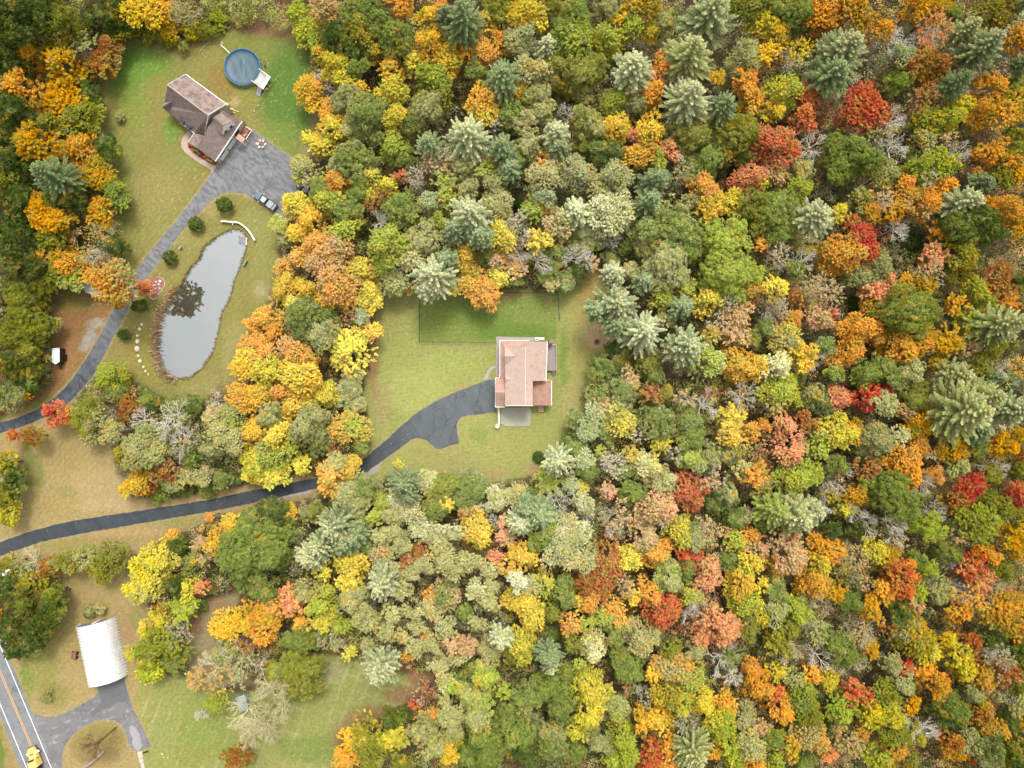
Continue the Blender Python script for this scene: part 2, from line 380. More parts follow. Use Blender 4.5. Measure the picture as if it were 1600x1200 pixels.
# ------------------------------------------------------------------ asphalt
def cracks(t, c, scale=.22):
    tc = t.node("ShaderNodeTexCoord"); nz = t.node("ShaderNodeTexNoise"); nz.inputs["Scale"].default_value = .8; nz.inputs["Detail"].default_value = 4
    ad = t.node("ShaderNodeMix", data_type='RGBA', blend_type='ADD'); ad.inputs[0].default_value = 1.6; t.l.new(tc.outputs["Object"], nz.inputs["Vector"]); t.l.new(tc.outputs["Object"], ad.inputs[6]); t.l.new(nz.outputs["Color"], ad.inputs[7])
    vo = t.node("ShaderNodeTexVoronoi", feature='DISTANCE_TO_EDGE'); vo.inputs["Scale"].default_value = scale; t.l.new(ad.outputs[2], vo.inputs["Vector"])
    w = t.ramp(vo.outputs["Distance"], [(0.0, (.62, .62, .62)), (0.022, (1, 1, 1))])
    st = t.ramp(t.noise(.35, 5, .7), [(0.32, (.84, .84, .84)), (0.5, (1, 1, 1)), (0.7, (1.1, 1.1, 1.1))])
    return t.mix(1.0, t.mix(1.0, c, w, 'MULTIPLY'), st, 'MULTIPLY')
def asphalt(name, c0, c1, c2, stretch, rot, patch=(0.45, 0.6), k=0.62):
    t = NT(name, 0.85)
    big = t.noise(0.06, 3, .5); med = t.noise(1.0, 4, .55, stretch=stretch, rot=rot, dist=.3)
    c = t.ramp(big, [(0.35, alb(c0, k)), (0.65, alb(c1, k))])
    w = t.ramp(med, [(patch[0], (0, 0, 0)), (patch[1], (1, 1, 1))])
    c = t.mix(w, c, alb(c2, k)); c = t.mix(1.0, c, t.ramp(t.noise(6.0, 4, .7), [(0.3, (.86,) * 3), (0.7, (1.14,) * 3)]), 'MULTIPLY')
    t.base(cracks(t, c)); t.bump(t.noise(12, 3), .3, .01); return t.m
def ragged(poly, amp=.55):
    """worn edge: the outline subdivided and shifted a little"""
    r = random.Random(len(poly)); out = []
    for (ax, ay), (bx, by) in zip(poly, poly[1:] + poly[:1]):
        L = math.hypot(bx - ax, by - ay); n = max(1, int(L / 4)); nx, ny = (by - ay) / max(L, 1e-6), -(bx - ax) / max(L, 1e-6)
        for i in range(n):
            t = i / n; o = r.uniform(-amp, amp) if L > 5 else 0; out.append((ax + (bx - ax) * t + nx * o, ay + (by - ay) * t + ny * o))
    return out
def m_up():
    t = NT("aging_asphalt", .85)
    a = t.ramp(t.noise(.06, 3, .5), [(0.35, alb((130, 133, 138))), (0.65, alb((146, 148, 152)))])
    w = t.ramp(t.noise(1.0, 4, .55, stretch=(1.9, .8, 1), rot=-.70, dist=.3), [(0.44, (0, 0, 0)), (0.60, (1, 1, 1))]); a = t.mix(w, a, alb((114, 118, 124)))
    b = t.ramp(t.noise(.5, 4, .6), [(0.42, alb((62, 72, 84))), (0.56, alb((92, 100, 110)))])
    tc = t.node("ShaderNodeTexCoord"); sp = t.node("ShaderNodeSeparateXYZ"); t.l.new(tc.outputs["Object"], sp.inputs[0]); mr = t.node("ShaderNodeMapRange"); mr.inputs[1].default_value = 20; mr.inputs[2].default_value = 0; t.l.new(sp.outputs[1], mr.inputs[0])
    c = t.mix(mr.outputs[0], a, b); c = t.mix(1.0, c, t.ramp(t.noise(6.0, 4, .7), [(0.3, (.86,) * 3), (0.7, (1.14,) * 3)]), 'MULTIPLY')
    t.base(cracks(t, c)); t.bump(t.noise(12, 3), .3, .01); return t.m
def sheet(name, poly, mat, z=0.03, th=0.25):
    m = MB(); m.slab([G(x, y, z) for x, y in ragged(poly)], th); o = m.build(name, mat); o["kind"] = "structure"; return o
def m_low():
    t = NT("dark_asphalt", 0.8)
    tc = t.node("ShaderNodeTexCoord"); sp = t.node("ShaderNodeSeparateXYZ"); t.l.new(tc.outputs["Object"], sp.inputs[0])
    mr = t.node("ShaderNodeMapRange"); mr.inputs[1].default_value = -34; mr.inputs[2].default_value = -18; t.l.new(sp.outputs[0], mr.inputs[0])
    a = t.ramp(t.noise(.4, 4, .6, stretch=(1, 5, 1), rot=.6), [(0.3, alb((52, 62, 70))), (0.7, alb((72, 82, 90)))])
    b = t.ramp(t.noise(.3, 5, .6, stretch=(1, 3, 1), rot=.5), [(0.3, alb((84, 92, 98))), (0.7, alb((110, 118, 124)))])
    c = t.mix(mr.outputs[0], a, b); c = t.mix(1.0, c, t.ramp(t.noise(5.0, 4, .7), [(0.3, (.86,) * 3), (0.7, (1.14,) * 3)]), 'MULTIPLY')
    t.base(cracks(t, c)); t.bump(t.noise(12, 3), .3, .01); return t.m
sheet("driveway", DRIVE_LOW, m_low())
sheet("driveway", DRIVE_UP, m_up())
sheet("driveway", DRIVE_BARN, asphalt("barn_asphalt", (122, 124, 128), (132, 134, 138), (160, 158, 154), (2.2, 1, 1), 0.4, (.55, .66)))
sheet("road", ROAD, asphalt("road_asphalt", (138, 144, 148), (148, 152, 156), (128, 132, 138), (.12, 3.0, 1), 1.17, (.35, .75)), z=0.04)
def gravel_strip(pts, name="gravel_verge"):
    sheet(name, pts, simple_mat("pale_gravel", (176, 168, 162), .95, .2, 4.0), z=0.012, th=.1)
gravel_strip([(400,785),(487,765),(487,770),(440,780),(415,789)]); gravel_strip([(562,747),(580,733),(596,723),(591,736),(575,747),(566,750)])
def road_lines():
    ux, uy = 0.386, 0.922
    def line(x0, y0, L0, L1, w, mat, name, z=0.045):
        nx, ny = uy, -ux
        p = [(x0 + ux * L0, y0 + uy * L0), (x0 + ux * L1, y0 + uy * L1)]
        pts = [(p[0][0] - nx * w, p[0][1] - ny * w), (p[1][0] - nx * w, p[1][1] - ny * w), (p[1][0] + nx * w, p[1][1] + ny * w), (p[0][0] + nx * w, p[0][1] + ny * w)]
        m = MB(); m.slab([G(a, b, z) for a, b in pts], .004); o = m.build(name, mat); o["kind"] = "structure"
    wht = simple_mat("white_road_paint", (232, 236, 238), .7, .1, 2.0, k=.8); yel = simple_mat("yellow_road_paint", (232, 176, 92), .7, .12, 2.0, k=.75)
    line(11, 1035, -120, 240, .62, wht, "road_marking"); line(0, 1100, -160, 200, .62, wht, "road_marking")
    line(2, 1057, -140, 220, .42, yel, "road_marking"); line(4.0, 1056, -140, 220, .42, yel, "road_marking")
road_lines()
def patch_sheet(name, pts, c, z, k=.62):
    m = MB(); m.slab([G(x, y, z) for x, y in pts], .004); o = m.build(name, simple_mat("patch_asphalt", c, .9, .12, 1.2, k=k)); o["kind"] = "structure"
patch_sheet("driveway_patch", [(202,1135),(206,1133),(211,1136),(216,1143),(220,1155),(221,1168),(217,1173),(210,1171),(206,1162),(207,1154),(203,1146)], (168, 170, 174), .035)
patch_sheet("driveway_patch", [(153,1077),(152,1063),(194,1059),(198,1078),(203,1094),(196,1098),(186,1096),(172,1104),(158,1110),(146,1117),(140,1115),(150,1106),(158,1098),(156,1088)], (112, 114, 120), .035)
# ------------------------------------------------------------------ shared materials
WHITE = simple_mat("white_paint", (245, 243, 238), .6, .04, 2.0, k=.78)
CREAM = simple_mat("pale_siding", (214, 206, 192), .75, .08, 3.0)
CONC = simple_mat("pale_concrete", (186, 178, 172), .9, .1, 1.0)
GLASS = simple_mat("dark_glass", (52, 66, 78), .12, .1, 2.0)
BLACK = simple_mat("black_rubber", (26, 28, 30), .85, .2, 4.0)
DGREY = simple_mat("dark_metal", (60, 64, 70), .5, .15, 4.0)
WOOD = simple_mat("grey_deck_boards", (176, 164, 162), .85, .16, 6.0)
def shingle(name, c0, c1, stain, s0=.5, s1=.75):
    t = NT(name, .92)
    c = t.ramp(t.noise(.5, 4, .6), [(0.3, alb(c0)), (0.7, alb(c1))])
    w = t.ramp(t.noise(.9, 5, .65, stretch=(1, 1, 1), dist=.5), [(s0, (0, 0, 0)), (s1, (1, 1, 1))])
    c = t.mix(w, c, alb(stain))
    c = t.mix(1.0, c, t.ramp(t.noise(5.0, 3, .8), [(0.3, (.84,) * 3), (0.7, (1.16,) * 3)]), 'MULTIPLY')
    t.base(c); t.bump(t.noise(8, 3), .5, .02); return t.m
PINKROOF = shingle("pink_shingles", (206, 180, 168), (214, 190, 178), (192, 162, 150), .52, .7)
BROWNROOF = shingle("brown_shingles", (162, 144, 136), (170, 152, 144), (126, 110, 108), .46, .62)
BROWNROOF_SHADE = shingle("shaded_brown_shingles", (150, 134, 130), (162, 146, 140), (126, 110, 108), .42, .7)  # darker copy for slopes facing away from the sun; shade put into colour
REDROOF = shingle("red_brown_shingles", (204, 168, 154), (210, 176, 162), (188, 150, 136), .45, .7)

def part(m, name, mat, parent, **kw): return m.build(name, mat, parent, **kw)
def window(parent, c, w, h, nrm, frame=WHITE, name="window"):
    """a window standing in a wall: c centre, nrm outward horizontal unit vector"""
    nx, ny = nrm; tx, ty = -ny, nx; c = Vector(c)
    f = MB(); rz = math.atan2(ty, tx)
    f.box((c.x + nx * .03, c.y + ny * .03, c.z), (w + .16, .08, h + .16), rz)
    o = f.build(name, frame, parent)
    g = MB(); g.box((c.x + nx * .085, c.y + ny * .085, c.z), (w, .03, h), rz)
    g.build("pane", GLASS, o)
    return o

# ------------------------------------------------------------------ the pink-roofed house
def centre_house():
    def U(u, v, z=0.0): return G(750 + u / 7.058, 510 + v / 7.058, z)
    c = U(480, 550); root = empty("house", (c.x, c.y, 0), "pink shingled house with white gutters at the end of the dark driveway", "house")
    w = MB()
    def block(u0, v0, u1, v1, z1, ref=0): w.prism([U(u0, v0, ref)[:2], U(u1, v0, ref)[:2], U(u1, v1, ref)[:2], U(u0, v1, ref)[:2]], 0, z1)
    block(290, 245, 568, 855, 5.45, 5.6); block(566, 185, 722, 588, 4.3, 4.5); block(185, 585, 292, 872, 3.05, 3.2); block(566, 585, 772, 862, 2.95, 3.1)
    block(296, 236, 500, 300, 5.4, 5.6)
    # gable triangles under the ridge
    for v in (245, 855):
        a, b, d = U(290, v, 5.6), U(500, v, 8.0), U(570, v, 7.1)
        w.prism([(a.x, a.y - .08), (d.x, d.y - .08), (d.x, d.y + .08), (a.x, a.y + .08)], 5.4, 5.46)
        w.face([(a.x, a.y, 5.4), (d.x, a.y, 5.4), (d.x, a.y, 7.0), (b.x, a.y, 7.95)])
    d0, d1 = U(570, 600, 7.0), U(570, 855, 7.0); w.prism([(d0.x - .3, d0.y), (d0.x, d0.y), (d1.x, d1.y), (d1.x - .3, d1.y)], 5.3, 6.95)
    part(w, "wall", CREAM, root)
    r = MB(); T = .16
    r.slab([U(275, 230, 5.6), U(500, 230, 8.2), U(500, 868, 8.2), U(275, 868, 5.6)], T)
    r.slab([U(501, 230, 8.195), U(515, 168, 7.9), U(741, 168, 4.5), U(727, 602, 4.5), U(501, 602, 8.195)], T)
    r.slab([U(501, 602, 8.195), U(582, 602, 7.25), U(582, 870, 7.25), U(501, 868, 8.195)], T)
    part(r, "roof", PINKROOF, root)
    for k in (0, 1):
        g = MB()
        if k == 0: g.slab([U(272, 327, 7.1), U(410, 327, 7.1), U(276, 225, 5.62)], .1); g.slab([U(272, 327, 7.1), U(410, 327, 7.1), U(276, 430, 5.62)], .1)
        else: g.slab([U(280, 580, 6.45), U(350, 580, 6.45), U(282, 525, 5.66)], .1); g.slab([U(280, 580, 6.45), U(350, 580, 6.45), U(282, 636, 5.66)], .1)
        part(g, "dormer_roof", PINKROOF, root)
    for (v0, v1, vr, zr) in ((232, 424, 327, 6.95), (530, 630, 580, 6.3)):
        gf = MB(); a, b, p = U(279, v0, 5.5), U(279, v1, 5.5), U(279, vr, zr); gf.face([a, b, p]); gf.face([a + Vector((.1, 0, 0)), p + Vector((.1, 0, 0)), b + Vector((.1, 0, 0))])
        part(gf, "dormer_wall", CREAM, root)
    p = MB()
    p.slab([U(222, 158, 2.8), U(277, 230, 3.5), U(277, 572, 3.5), U(222, 566, 2.8)], .12)
    p.slab([U(222, 158, 2.801), U(512, 160, 2.8), U(512, 230, 3.5), U(277, 230, 3.501)], .12)
    part(p, "porch_roof", REDROOF, root)
    q = MB()
    q.slab([U(172, 572, 3.2), U(280, 572, 3.2), U(280, 728, 5.5), U(172, 728, 5.5)], .14); q.slab([U(172, 728, 5.499), U(280, 728, 5.499), U(280, 886, 3.2), U(172, 886, 3.2)], .14)
    part(q, "garage_roof", REDROOF, root)
    gg = MB(); a, b, pk = U(186, 585, 3.0), U(186, 872, 3.0), U(186, 728, 5.3); gg.face([a, b, pk]); part(gg, "garage_gable", CREAM, root)
    e = MB(); e.slab([U(584, 600, 3.75), U(787, 596, 3.1), U(787, 872, 3.1), U(584, 872, 3.75)], .14); part(e, "side_roof", shingle("weathered_red_shingles", (190, 148, 132), (198, 158, 142), (172, 130, 114), .4, .65), root)
    gt = MB()
    for a, b in (((220, 155, 2.8), (540, 155, 2.8)), ((219, 155, 2.8), (217, 565, 2.8)), ((217, 567, 3.2), (170, 569, 3.2)), ((169, 569, 3.2), (169, 888, 3.2)), ((168, 889, 3.2), (280, 889, 3.2)), ((280, 873, 5.6), (500, 873, 8.2)), ((500, 874, 8.2), (584, 874, 7.25)), ((743, 168, 4.5), (729, 604, 4.5)), ((791, 594, 3.1), (789, 868, 3.1))):
        gt.beam(U(*a), U(*b), .15, .13)
    part(gt, "gutter", WHITE, root)
    rc = MB(); rc.beam(U(500, 231, 8.23), U(500, 868, 8.23), .22, .05); part(rc, "ridge_cap", simple_mat("pale_ridge", (236, 208, 194), .9), root)
    for (u, v, z) in ((698, 283, 5.0), (550, 810, 7.5)):
        vp = MB(); vp.tube(U(u, v, z - .3), U(u, v, z) + Vector((0, 0, .35)), .09); part(vp, "vent_pipe", WHITE, root)
    ch = MB(); cc = U(775, 175, 0); ch.box((cc.x, cc.y, 1.6), (.9, .9, 3.2)); part(ch, "chimney", simple_mat("brown_masonry", (164, 134, 124), .9), root)
    for v in (640, 800):
        dm = MB(); cc = U(184, v, 0); dm.box((cc.x - .02, cc.y, 1.25), (.08, 2.6, 2.4)); part(dm, "garage_door", WHITE, root)
    for u, z in ((350, 4.2), (430, 4.2), (620, 3.0)): c2 = U(u, 240 if u < 500 else 184, 5.5); window(root, (c2.x, c2.y, z), 1.0, 1.2, (0, 1))
    for v in (300, 420, 520): c2 = U(723, v, 4.3); window(root, (c2.x, c2.y, 2.0), 1.1, 1.3, (1, 0))
    for u in (360, 460): c2 = U(u, 856, 5.5); window(root, (c2.x, c2.y, 3.9), 1.0, 1.2, (0, -1))
    for v in (300, 420, 530): c2 = U(290, v, 5.5); window(root, (c2.x, c2.y, 4.6), .9, 1.0, (-1, 0))
    for (u, v) in ((228, 165), (228, 300), (228, 430), (228, 555), (330, 165), (430, 165), (508, 165)):
        ps = MB(); a = U(u, v, 2.8); ps.box((a.x, a.y, 1.35), (.15, .15, 2.7)); part(ps, "porch_post", WHITE, root)
    # around it
    m = MB(); m.slab([U(180, 112, .06), U(530, 118, .06), U(705, 128, .06), U(705, 175, .06), U(330, 240, .06), U(260, 560, .06), U(175, 560, .06)], .2); o = m.build("patio", CONC); o["kind"] = "structure"
    m = MB(); pts_o = [(30, 585), (60, 540), (75, 500), (100, 460), (135, 436), (178, 428)]; pts_i = [(178, 455), (150, 462), (120, 490), (100, 530), (92, 585)]
    m.slab([U(a, b, .05) for a, b in pts_o + pts_i], .1); o = m.build("garden_path", CONC); o["kind"] = "structure"
    d = empty("deck", U(790, 340), "grey boarded deck with railing behind the pink-roofed house", "deck")
    m = MB(); n = 22
    for i in range(n):
        v0 = 205 + (490 - 205) * i / n; v1 = v0 + (490 - 205) / n - 1.0
        m.slab([U(742, v0, .9), U(842, v0, .9), U(842, v1, .9), U(742, v1, .9)], .05)
    m.build("boards", WOOD, d)
    m = MB()
    for u, v in ((745, 200), (840, 200), (840, 300), (840, 395), (840, 490), (745, 490)): m = MB(); a = U(u, v, 0); m.box((a.x, a.y, .95), (.12, .12, 1.9)); m.build("post", WOOD, d)
    m = MB()
    for z in (1.85, 1.4): m.beam(U(745, 202, z), U(843, 202, z), .1, .06).beam(U(843, 202, z), U(843, 490, z), .1, .06)
    m.build("railing", CREAM, d)
    m = MB()
    for i in range(5): m.slab([U(795, 495 + 11 * i, .75 - .16 * i), U(830, 495 + 11 * i, .75 - .16 * i), U(830, 506 + 11 * i, .75 - .16 * i), U(795, 506 + 11 * i, .75 - .16 * i)], .12)
    m.build("steps", simple_mat("brown_steps", (150, 126, 120)), d)
    h = empty("heat_pump", U(630, 142), "white outdoor air conditioner box with twin dark fans by patio", "air conditioner")
    m = MB(); a = U(625, 142); m.box((a.x, a.y, .45), (.85, .8, .9)); m.build("casing", WHITE, h, bevel=.04)
    for du in (-7, 7): m = MB(); m.tube(U(625 + du, 142, .9), U(625 + du, 142, .93), .14, n=12); m.build("fan_grille", BLACK, h)
    h = empty("propane_tank", U(680, 138), "long pale storage box beside the white air conditioner", "box")
    m = MB(); a = U(680, 138); m.box((a.x, a.y, .3), (1.1, .55, .6)); m.build("chest", CREAM, h, bevel=.04); m = MB(); m.box((a.x, a.y, .63), (1.16, .6, .06)); m.build("lid", WHITE, h)
    # covered pool / slab south of the house
    t = NT("dusty_slab", .9); t.base(t.ramp(t.noise(.5, 5, .6), [(0.3, alb((178, 178, 160))), (0.7, alb((196, 194, 178)))]))
    m = MB(); m.slab([U(222, 895, .12), U(560, 895, .12), U(562, 1060, .12), U(545, 1098, .12), U(390, 1104, .12), U(280, 1100, .12), U(226, 1070, .12)], .4); o = m.build("patio", t.m); o["kind"] = "structure"
    k = empty("retaining_wall", U(205, 1000), "white painted low wall with round end below the garage", "wall")
    m = MB(); a = U(207, 990, .8); m.box((a.x, a.y, .4), (.35, 4.2, .8)); m.build("wall_body", WHITE, k, bevel=.03)
    m = MB(); m.tube(U(190, 1102, 0), U(190, 1102, .75), .55, n=14); m.build("round_end", simple_mat("pale_stone", (226, 218, 206), .9), k)
    k = empty("landing", U(672, 910), "small salmon wooden landing with steps below the side roof", "landing")
    m = MB()
    for i in range(7): m.slab([U(642, 878 + i * 9.5, .5), U(702, 878 + i * 9.5, .5), U(702, 886.5 + i * 9.5, .5), U(642, 886.5 + i * 9.5, .5)], .06)
    m.build("boards", simple_mat("salmon_boards", (226, 182, 156)), k)
    m = MB()
    for u in (645, 699):
        for v in (882, 938): m = MB(); a = U(u, v); m.box((a.x, a.y, .22), (.1, .1, .44)); m.build("post", WOOD, k)
centre_house()

# ------------------------------------------------------------------ the brown-roofed house
def left_house():
    def V(a, b, z=0.0): return G(240 + a / 10, 100 + b / 10, z)
    def T(a, b, z=0.0): return G(280 + a / 6.665, 160 + b / 6.665, z)
    root = empty("house", (*V(700, 800)[:2], 0), "brown shingled house with dormers and attached garage beside the parking lot", "house")
    R1, R2 = V(218, 325, 8.6), V(850, 795, 8.6)
    r = MB(); r.slab([R1, R2, V(1135, 628, 5.0), V(505, 163, 5.0)], .16); part(r, "roof", BROWNROOF, root)
    r = MB(); r.slab([V(218, 325, 8.59), V(850, 795, 8.59), V(800, 1095, 2.9), V(640, 1082, 2.7), V(140, 690, 2.7), V(168, 630, 3.2)], .16); part(r, "long_roof", BROWNROOF_SHADE, root)
    w = MB()
    def xy(p): return (p.x, p.y)
    w.prism([xy(V(250, 350, 8.6)), xy(V(525, 190, 5)), xy(V(1100, 620, 5)), xy(V(838, 780, 8.6))], 0, 4.75)
    w.prism([xy(V(250, 350, 8.6)), xy(V(838, 780, 8.6)), xy(V(795, 1060, 3)), xy(V(190, 640, 3))], 0, 2.45)
    # gable ends
    for a, b, c, s in ((V(842, 778, 8.45), V(1115, 620, 4.9), V(798, 1060, 2.8), 1), (V(240, 345, 8.4), V(522, 182, 4.9), V(185, 640, 2.9), -1)):
        w.face([a, (b.x, b.y, 4.9), (b.x, b.y, 0), (c.x, c.y, 0), (c.x, c.y, 2.75)])
    part(w, "wall", CREAM, root)
    f = MB(); f.beam(R2 + Vector((.06, -.05, -.02)), V(1137, 630, 5.0), .08, .28); f.beam(R2 + Vector((.06, -.05, -.02)), V(802, 1097, 2.9), .08, .28)
    f.beam(V(503, 160, 5.0), V(1138, 625, 5.0), .16, .14); f.beam(R1, V(505, 160, 5.0), .06, .2); f.beam(V(420, 922, 2.6), V(638, 1084, 2.7), .14, .12)
    f.beam(T(155, 322, 2.9), T(88, 418, 2.7), .14, .12); part(f, "gutter", WHITE, root)
    f = MB(); f.beam(R1 + Vector((0, 0, .04)), R2 + Vector((0, 0, .04)), .25, .05); part(f, "ridge_cap", simple_mat("pale_brown_ridge", (196, 178, 168), .9), root)
    # cross gable and two small dormers on the long slope
    g = MB(); g.slab([V(300, 580, 5.3), V(128, 672, 5.2), V(208, 722, 3.3)], .1); g.slab([V(300, 580, 5.3), V(128, 672, 5.2), V(168, 600, 4.1)], .1)
    part(g, "cross_gable_roof", BROWNROOF, root)
    g = MB(); g.slab([V(462, 808, 4.3), V(382, 850, 4.2), V(420, 885, 3.3)], .08); g.slab([V(462, 808, 4.3), V(382, 850, 4.2), V(478, 900, 3.2)], .08)
    part(g, "dormer_roof", BROWNROOF, root)
    g = MB(); g.slab([V(570, 890, 4.2), V(508, 930, 4.1), V(545, 962, 3.2)], .08); g.slab([V(570, 890, 4.2), V(508, 930, 4.1), V(585, 980, 3.2)], .08)
    part(g, "dormer_roof", BROWNROOF, root); g = MB(); g.slab([V(600, 972, 4.0), V(584, 1010, 3.2), V(632, 1048, 3.0), V(634, 1000, 3.6)], .08)
    part(g, "dormer_roof", BROWNROOF, root)
    for (a, b) in ((440, 905), (545, 985)):
        m = MB(); p0 = V(a, b, 3.6); m.box((p0.x, p0.y, 3.45), (1.0, .8, .5), -.64); part(m, "window", GLASS, root)
    # lower garage wing, its slope falling towards the parking lot
    r = MB(); r.slab([T(448, 82, 6.0), T(652, 202, 3.0), T(374, 613, 3.0), T(186, 473, 5.0), T(262, 348, 6.1), T(300, 250, 6.3)], .15); part(r, "garage_roof", BROWNROOF_SHADE, root)
    r = MB(); r.slab([T(155, 320, 3.0), T(262, 345, 3.5), T(184, 472, 3.3), T(90, 415, 2.8)], .12); part(r, "porch_roof", BROWNROOF, root)
    w = MB(); a, b, c, d = T(635, 208, 3), T(375, 595, 3), T(205, 468, 5), T(440, 100, 6)
    w.prism([xy(a), xy(b), xy(c), xy(d)], 0, 2.8)
    part(w, "garage_wall", CREAM, root)
    nr = Vector((b.x - a.x, b.y - a.y, 0)).normalized(); out = (-nr.y, nr.x)
    if out[0] < 0: out = (-out[0], -out[1])
    for t0 in (.50, .80):
        c0 = a.lerp(b, t0); m = MB(); m.box((c0.x + out[0] * .06, c0.y + out[1] * .06, 1.2), (2.6, .1, 2.3), math.atan2(nr.y, nr.x)); o = part(m, "garage_door", WHITE, root)
        m = MB(); m.box((c0.x + out[0] * .13, c0.y + out[1] * .13, 1.95), (2.2, .04, .35), math.atan2(nr.y, nr.x)); m.build("door_window", GLASS, o)
    c0 = a.lerp(b, .22); window(root, (c0.x, c0.y, 1.7), 1.6, 1.1, out)
    f = MB(); f.beam(T(654, 200, 3.0), T(376, 616, 3.0), .18, .16); part(f, "gutter", WHITE, root)
    # wall dormer on the wing
    r = MB(); r.slab([T(345, 152, 6.7), T(462, 240, 6.6), T(552, 192, 5.6), T(440, 112, 5.9)], .1); part(r, "dormer_roof", BROWNROOF, root)
    r = MB(); r.slab([T(345, 152, 6.69), T(462, 240, 6.59), T(440, 332, 4.9), T(330, 235, 5.3)], .1); part(r, "dormer_roof", BROWNROOF_SHADE, root)
    w = MB(); pA, pB, pC = T(458, 240, 6.5), T(548, 196, 5.5), T(440, 326, 4.85)
    w.face([pA, pB, (pB.x, pB.y, 3.2), (pC.x, pC.y, 3.2), pC]); pD, pE = T(345, 160, 5.4), T(335, 232, 5.0)
    w.face([pB, T(440, 116, 5.8), (*xy(T(440, 116, 5.8)), 4), (pB.x, pB.y, 3.2)]); w.face([pC, (pC.x, pC.y, 3.2), (*xy(T(330, 235, 5.2)), 4), T(330, 235, 5.2)])
    part(w, "dormer_wall", WHITE, root)
    dv = Vector((pC.x - pB.x, pC.y - pB.y, 0)).normalized(); on = (-dv.y, dv.x) if -dv.y > 0 else (dv.y, -dv.x)
    for t0 in (.28, .72): c1 = pB.lerp(pC, t0); window(root, (c1.x, c1.y, 4.35 - .15), .75, .95, on)
    # porch with small pink roof and fenced deck
    m = MB(); m.slab([T(622, 325, 2.7), T(690, 376, 2.5), T(656, 420, 2.5), T(586, 374, 2.7)], .12); part(m, "entry_roof", simple_mat("faded_pink_roof", (216, 164, 148)), root)
    m = MB()
    for q in ((686, 376), (654, 416)): m = MB(); a0 = T(*q, 2.5); m.box((a0.x, a0.y, 1.2), (.12, .12, 2.4)); part(m, "entry_post", WHITE, root)
    d = empty("deck", T(705, 300), "red-brown deck with white railing beside the garage wall", "deck")
    m = MB(); m.slab([T(688, 252, .6), T(752, 292, .6), T(690, 385, .6), T(625, 335, .6)], .15); m.build("boards", simple_mat("red_brown_boards", (158, 96, 78)), d)
    m = MB()
    for z in (1.5, 1.05): m.beam(T(756, 290, z), T(692, 388, z), .12, .08).beam(T(690, 250, z), T(756, 290, z), .1, .08)
    m.build("railing", WHITE, d)
    m = MB()
    for t0 in np.linspace(0, 1, 6): m = MB(); p0 = T(756, 290).lerp(T(692, 388), t0); m.box((p0.x, p0.y, .75), (.09, .09, 1.5)); m.build("post", WHITE, d)
    for i, (a0, b0, cc, lab) in enumerate(((720, 300, (214, 206, 160), "pale planter tub on the red-brown deck, nearer its corner"), (680, 345, (216, 196, 170), "pale planter tub on the red-brown deck, nearer the pink entry roof"))):
        e = empty("planter", T(a0, b0, .6), lab, "planter", "planter tubs on the deck"); m = MB(); m.tube(T(a0, b0, .6), T(a0, b0, 1.0), .28, .34, 12); m.build("tub", simple_mat("tub_clay", cc), e)
        m = MB(); m.blob(T(a0, b0, 1.05), (.3, .3, .2), 3 + i, jit=.3); m.build("flowers", simple_mat("tub_flowers", (176, 60, 48) if i == 0 else (190, 170, 90)), e)
    e = empty("flag", T(688, 216), "small green and white yard banner at the garage corner", "banner"); m = MB(); m.box((*T(688, 216)[:2], 1.0), (.8, .15, 1.1), -.6); m.build("cloth", simple_mat("green_cloth", (88, 150, 128)), e); m = MB(); m.tube(T(700, 224, 0), T(700, 224, 1.8), .03); m.build("pole", WHITE, e)
    # curved walk and flower bed
    walk = [(345, 732), (325, 700), (180, 610), (60, 520), (25, 470), (18, 420), (28, 380), (60, 330), (95, 298), (140, 320), (100, 370), (84, 420), (100, 480), (170, 540), (250, 595), (330, 645), (385, 668)]
    m = MB(); m.slab([T(a, b, .05) for a, b in walk], .1); o = m.build("garden_path", simple_mat("pinkish_pavers", (206, 182, 168), .9, .12, 4)); o["kind"] = "structure"
    bed = [(100, 425), (185, 476), (372, 616), (392, 650), (330, 642), (240, 590), (160, 530), (104, 478)]
    m = MB(); m.slab([T(a, b, .07) for a, b in bed], .1); o = m.build("mulch_bed", simple_mat("brown_mulch", (130, 92, 66), .95, .3, 5)); o["kind"] = "structure"
    cols = [(184, 36, 40), (206, 190, 80), (140, 150, 70), (196, 90, 60), (214, 200, 120), (160, 40, 50), (200, 170, 70), (120, 130, 60)]
    names = ["crimson", "yellow", "green", "coral", "pale yellow", "dark red", "golden", "olive"]
    spots = [(108, 455), (130, 470), (160, 505), (190, 512), (215, 535), (245, 548), (252, 575), (275, 572), (300, 592), (322, 605), (345, 618), (365, 628), (140, 500), (205, 555)]
    ords = ["first", "second", "third", "fourth", "fifth", "sixth", "seventh", "eighth", "ninth", "tenth", "eleventh", "twelfth", "thirteenth", "fourteenth"]
    for i, (a0, b0) in enumerate(sorted(spots)):
        ci = (i * 3) % 8 if i not in (0, 1, 7) else (0, 0, 5)[(0, 1, 7).index(i)]
        m = MB()
        rd = random.Random(i)
        for k in range(7): p0 = T(a0 + rd.uniform(-11, 11), b0 + rd.uniform(-11, 11)); m.blob((p0.x, p0.y, .3), (.17, .17, .2), i * 9 + k, 6, 4, .35)
        tag(m.build("flowering_plant", simple_mat("petals_" + names[ci].replace(" ", "_"), cols[ci], .9, .3, 6)), f"{names[ci]} flowering plant, {ords[i]} from the porch along the walk's bed", "flower", "flowers along the curved walk")
    # lumber and barrel behind
    e = MB(); p0 = V(1170, 648); e.box((p0.x, p0.y, .4), (.7, .6, .8), -.6); tag(e.build("crate", simple_mat("yellow_crate", (226, 206, 130)), bevel=.03), "yellow crate at the corner behind the brown-roofed house", "crate")
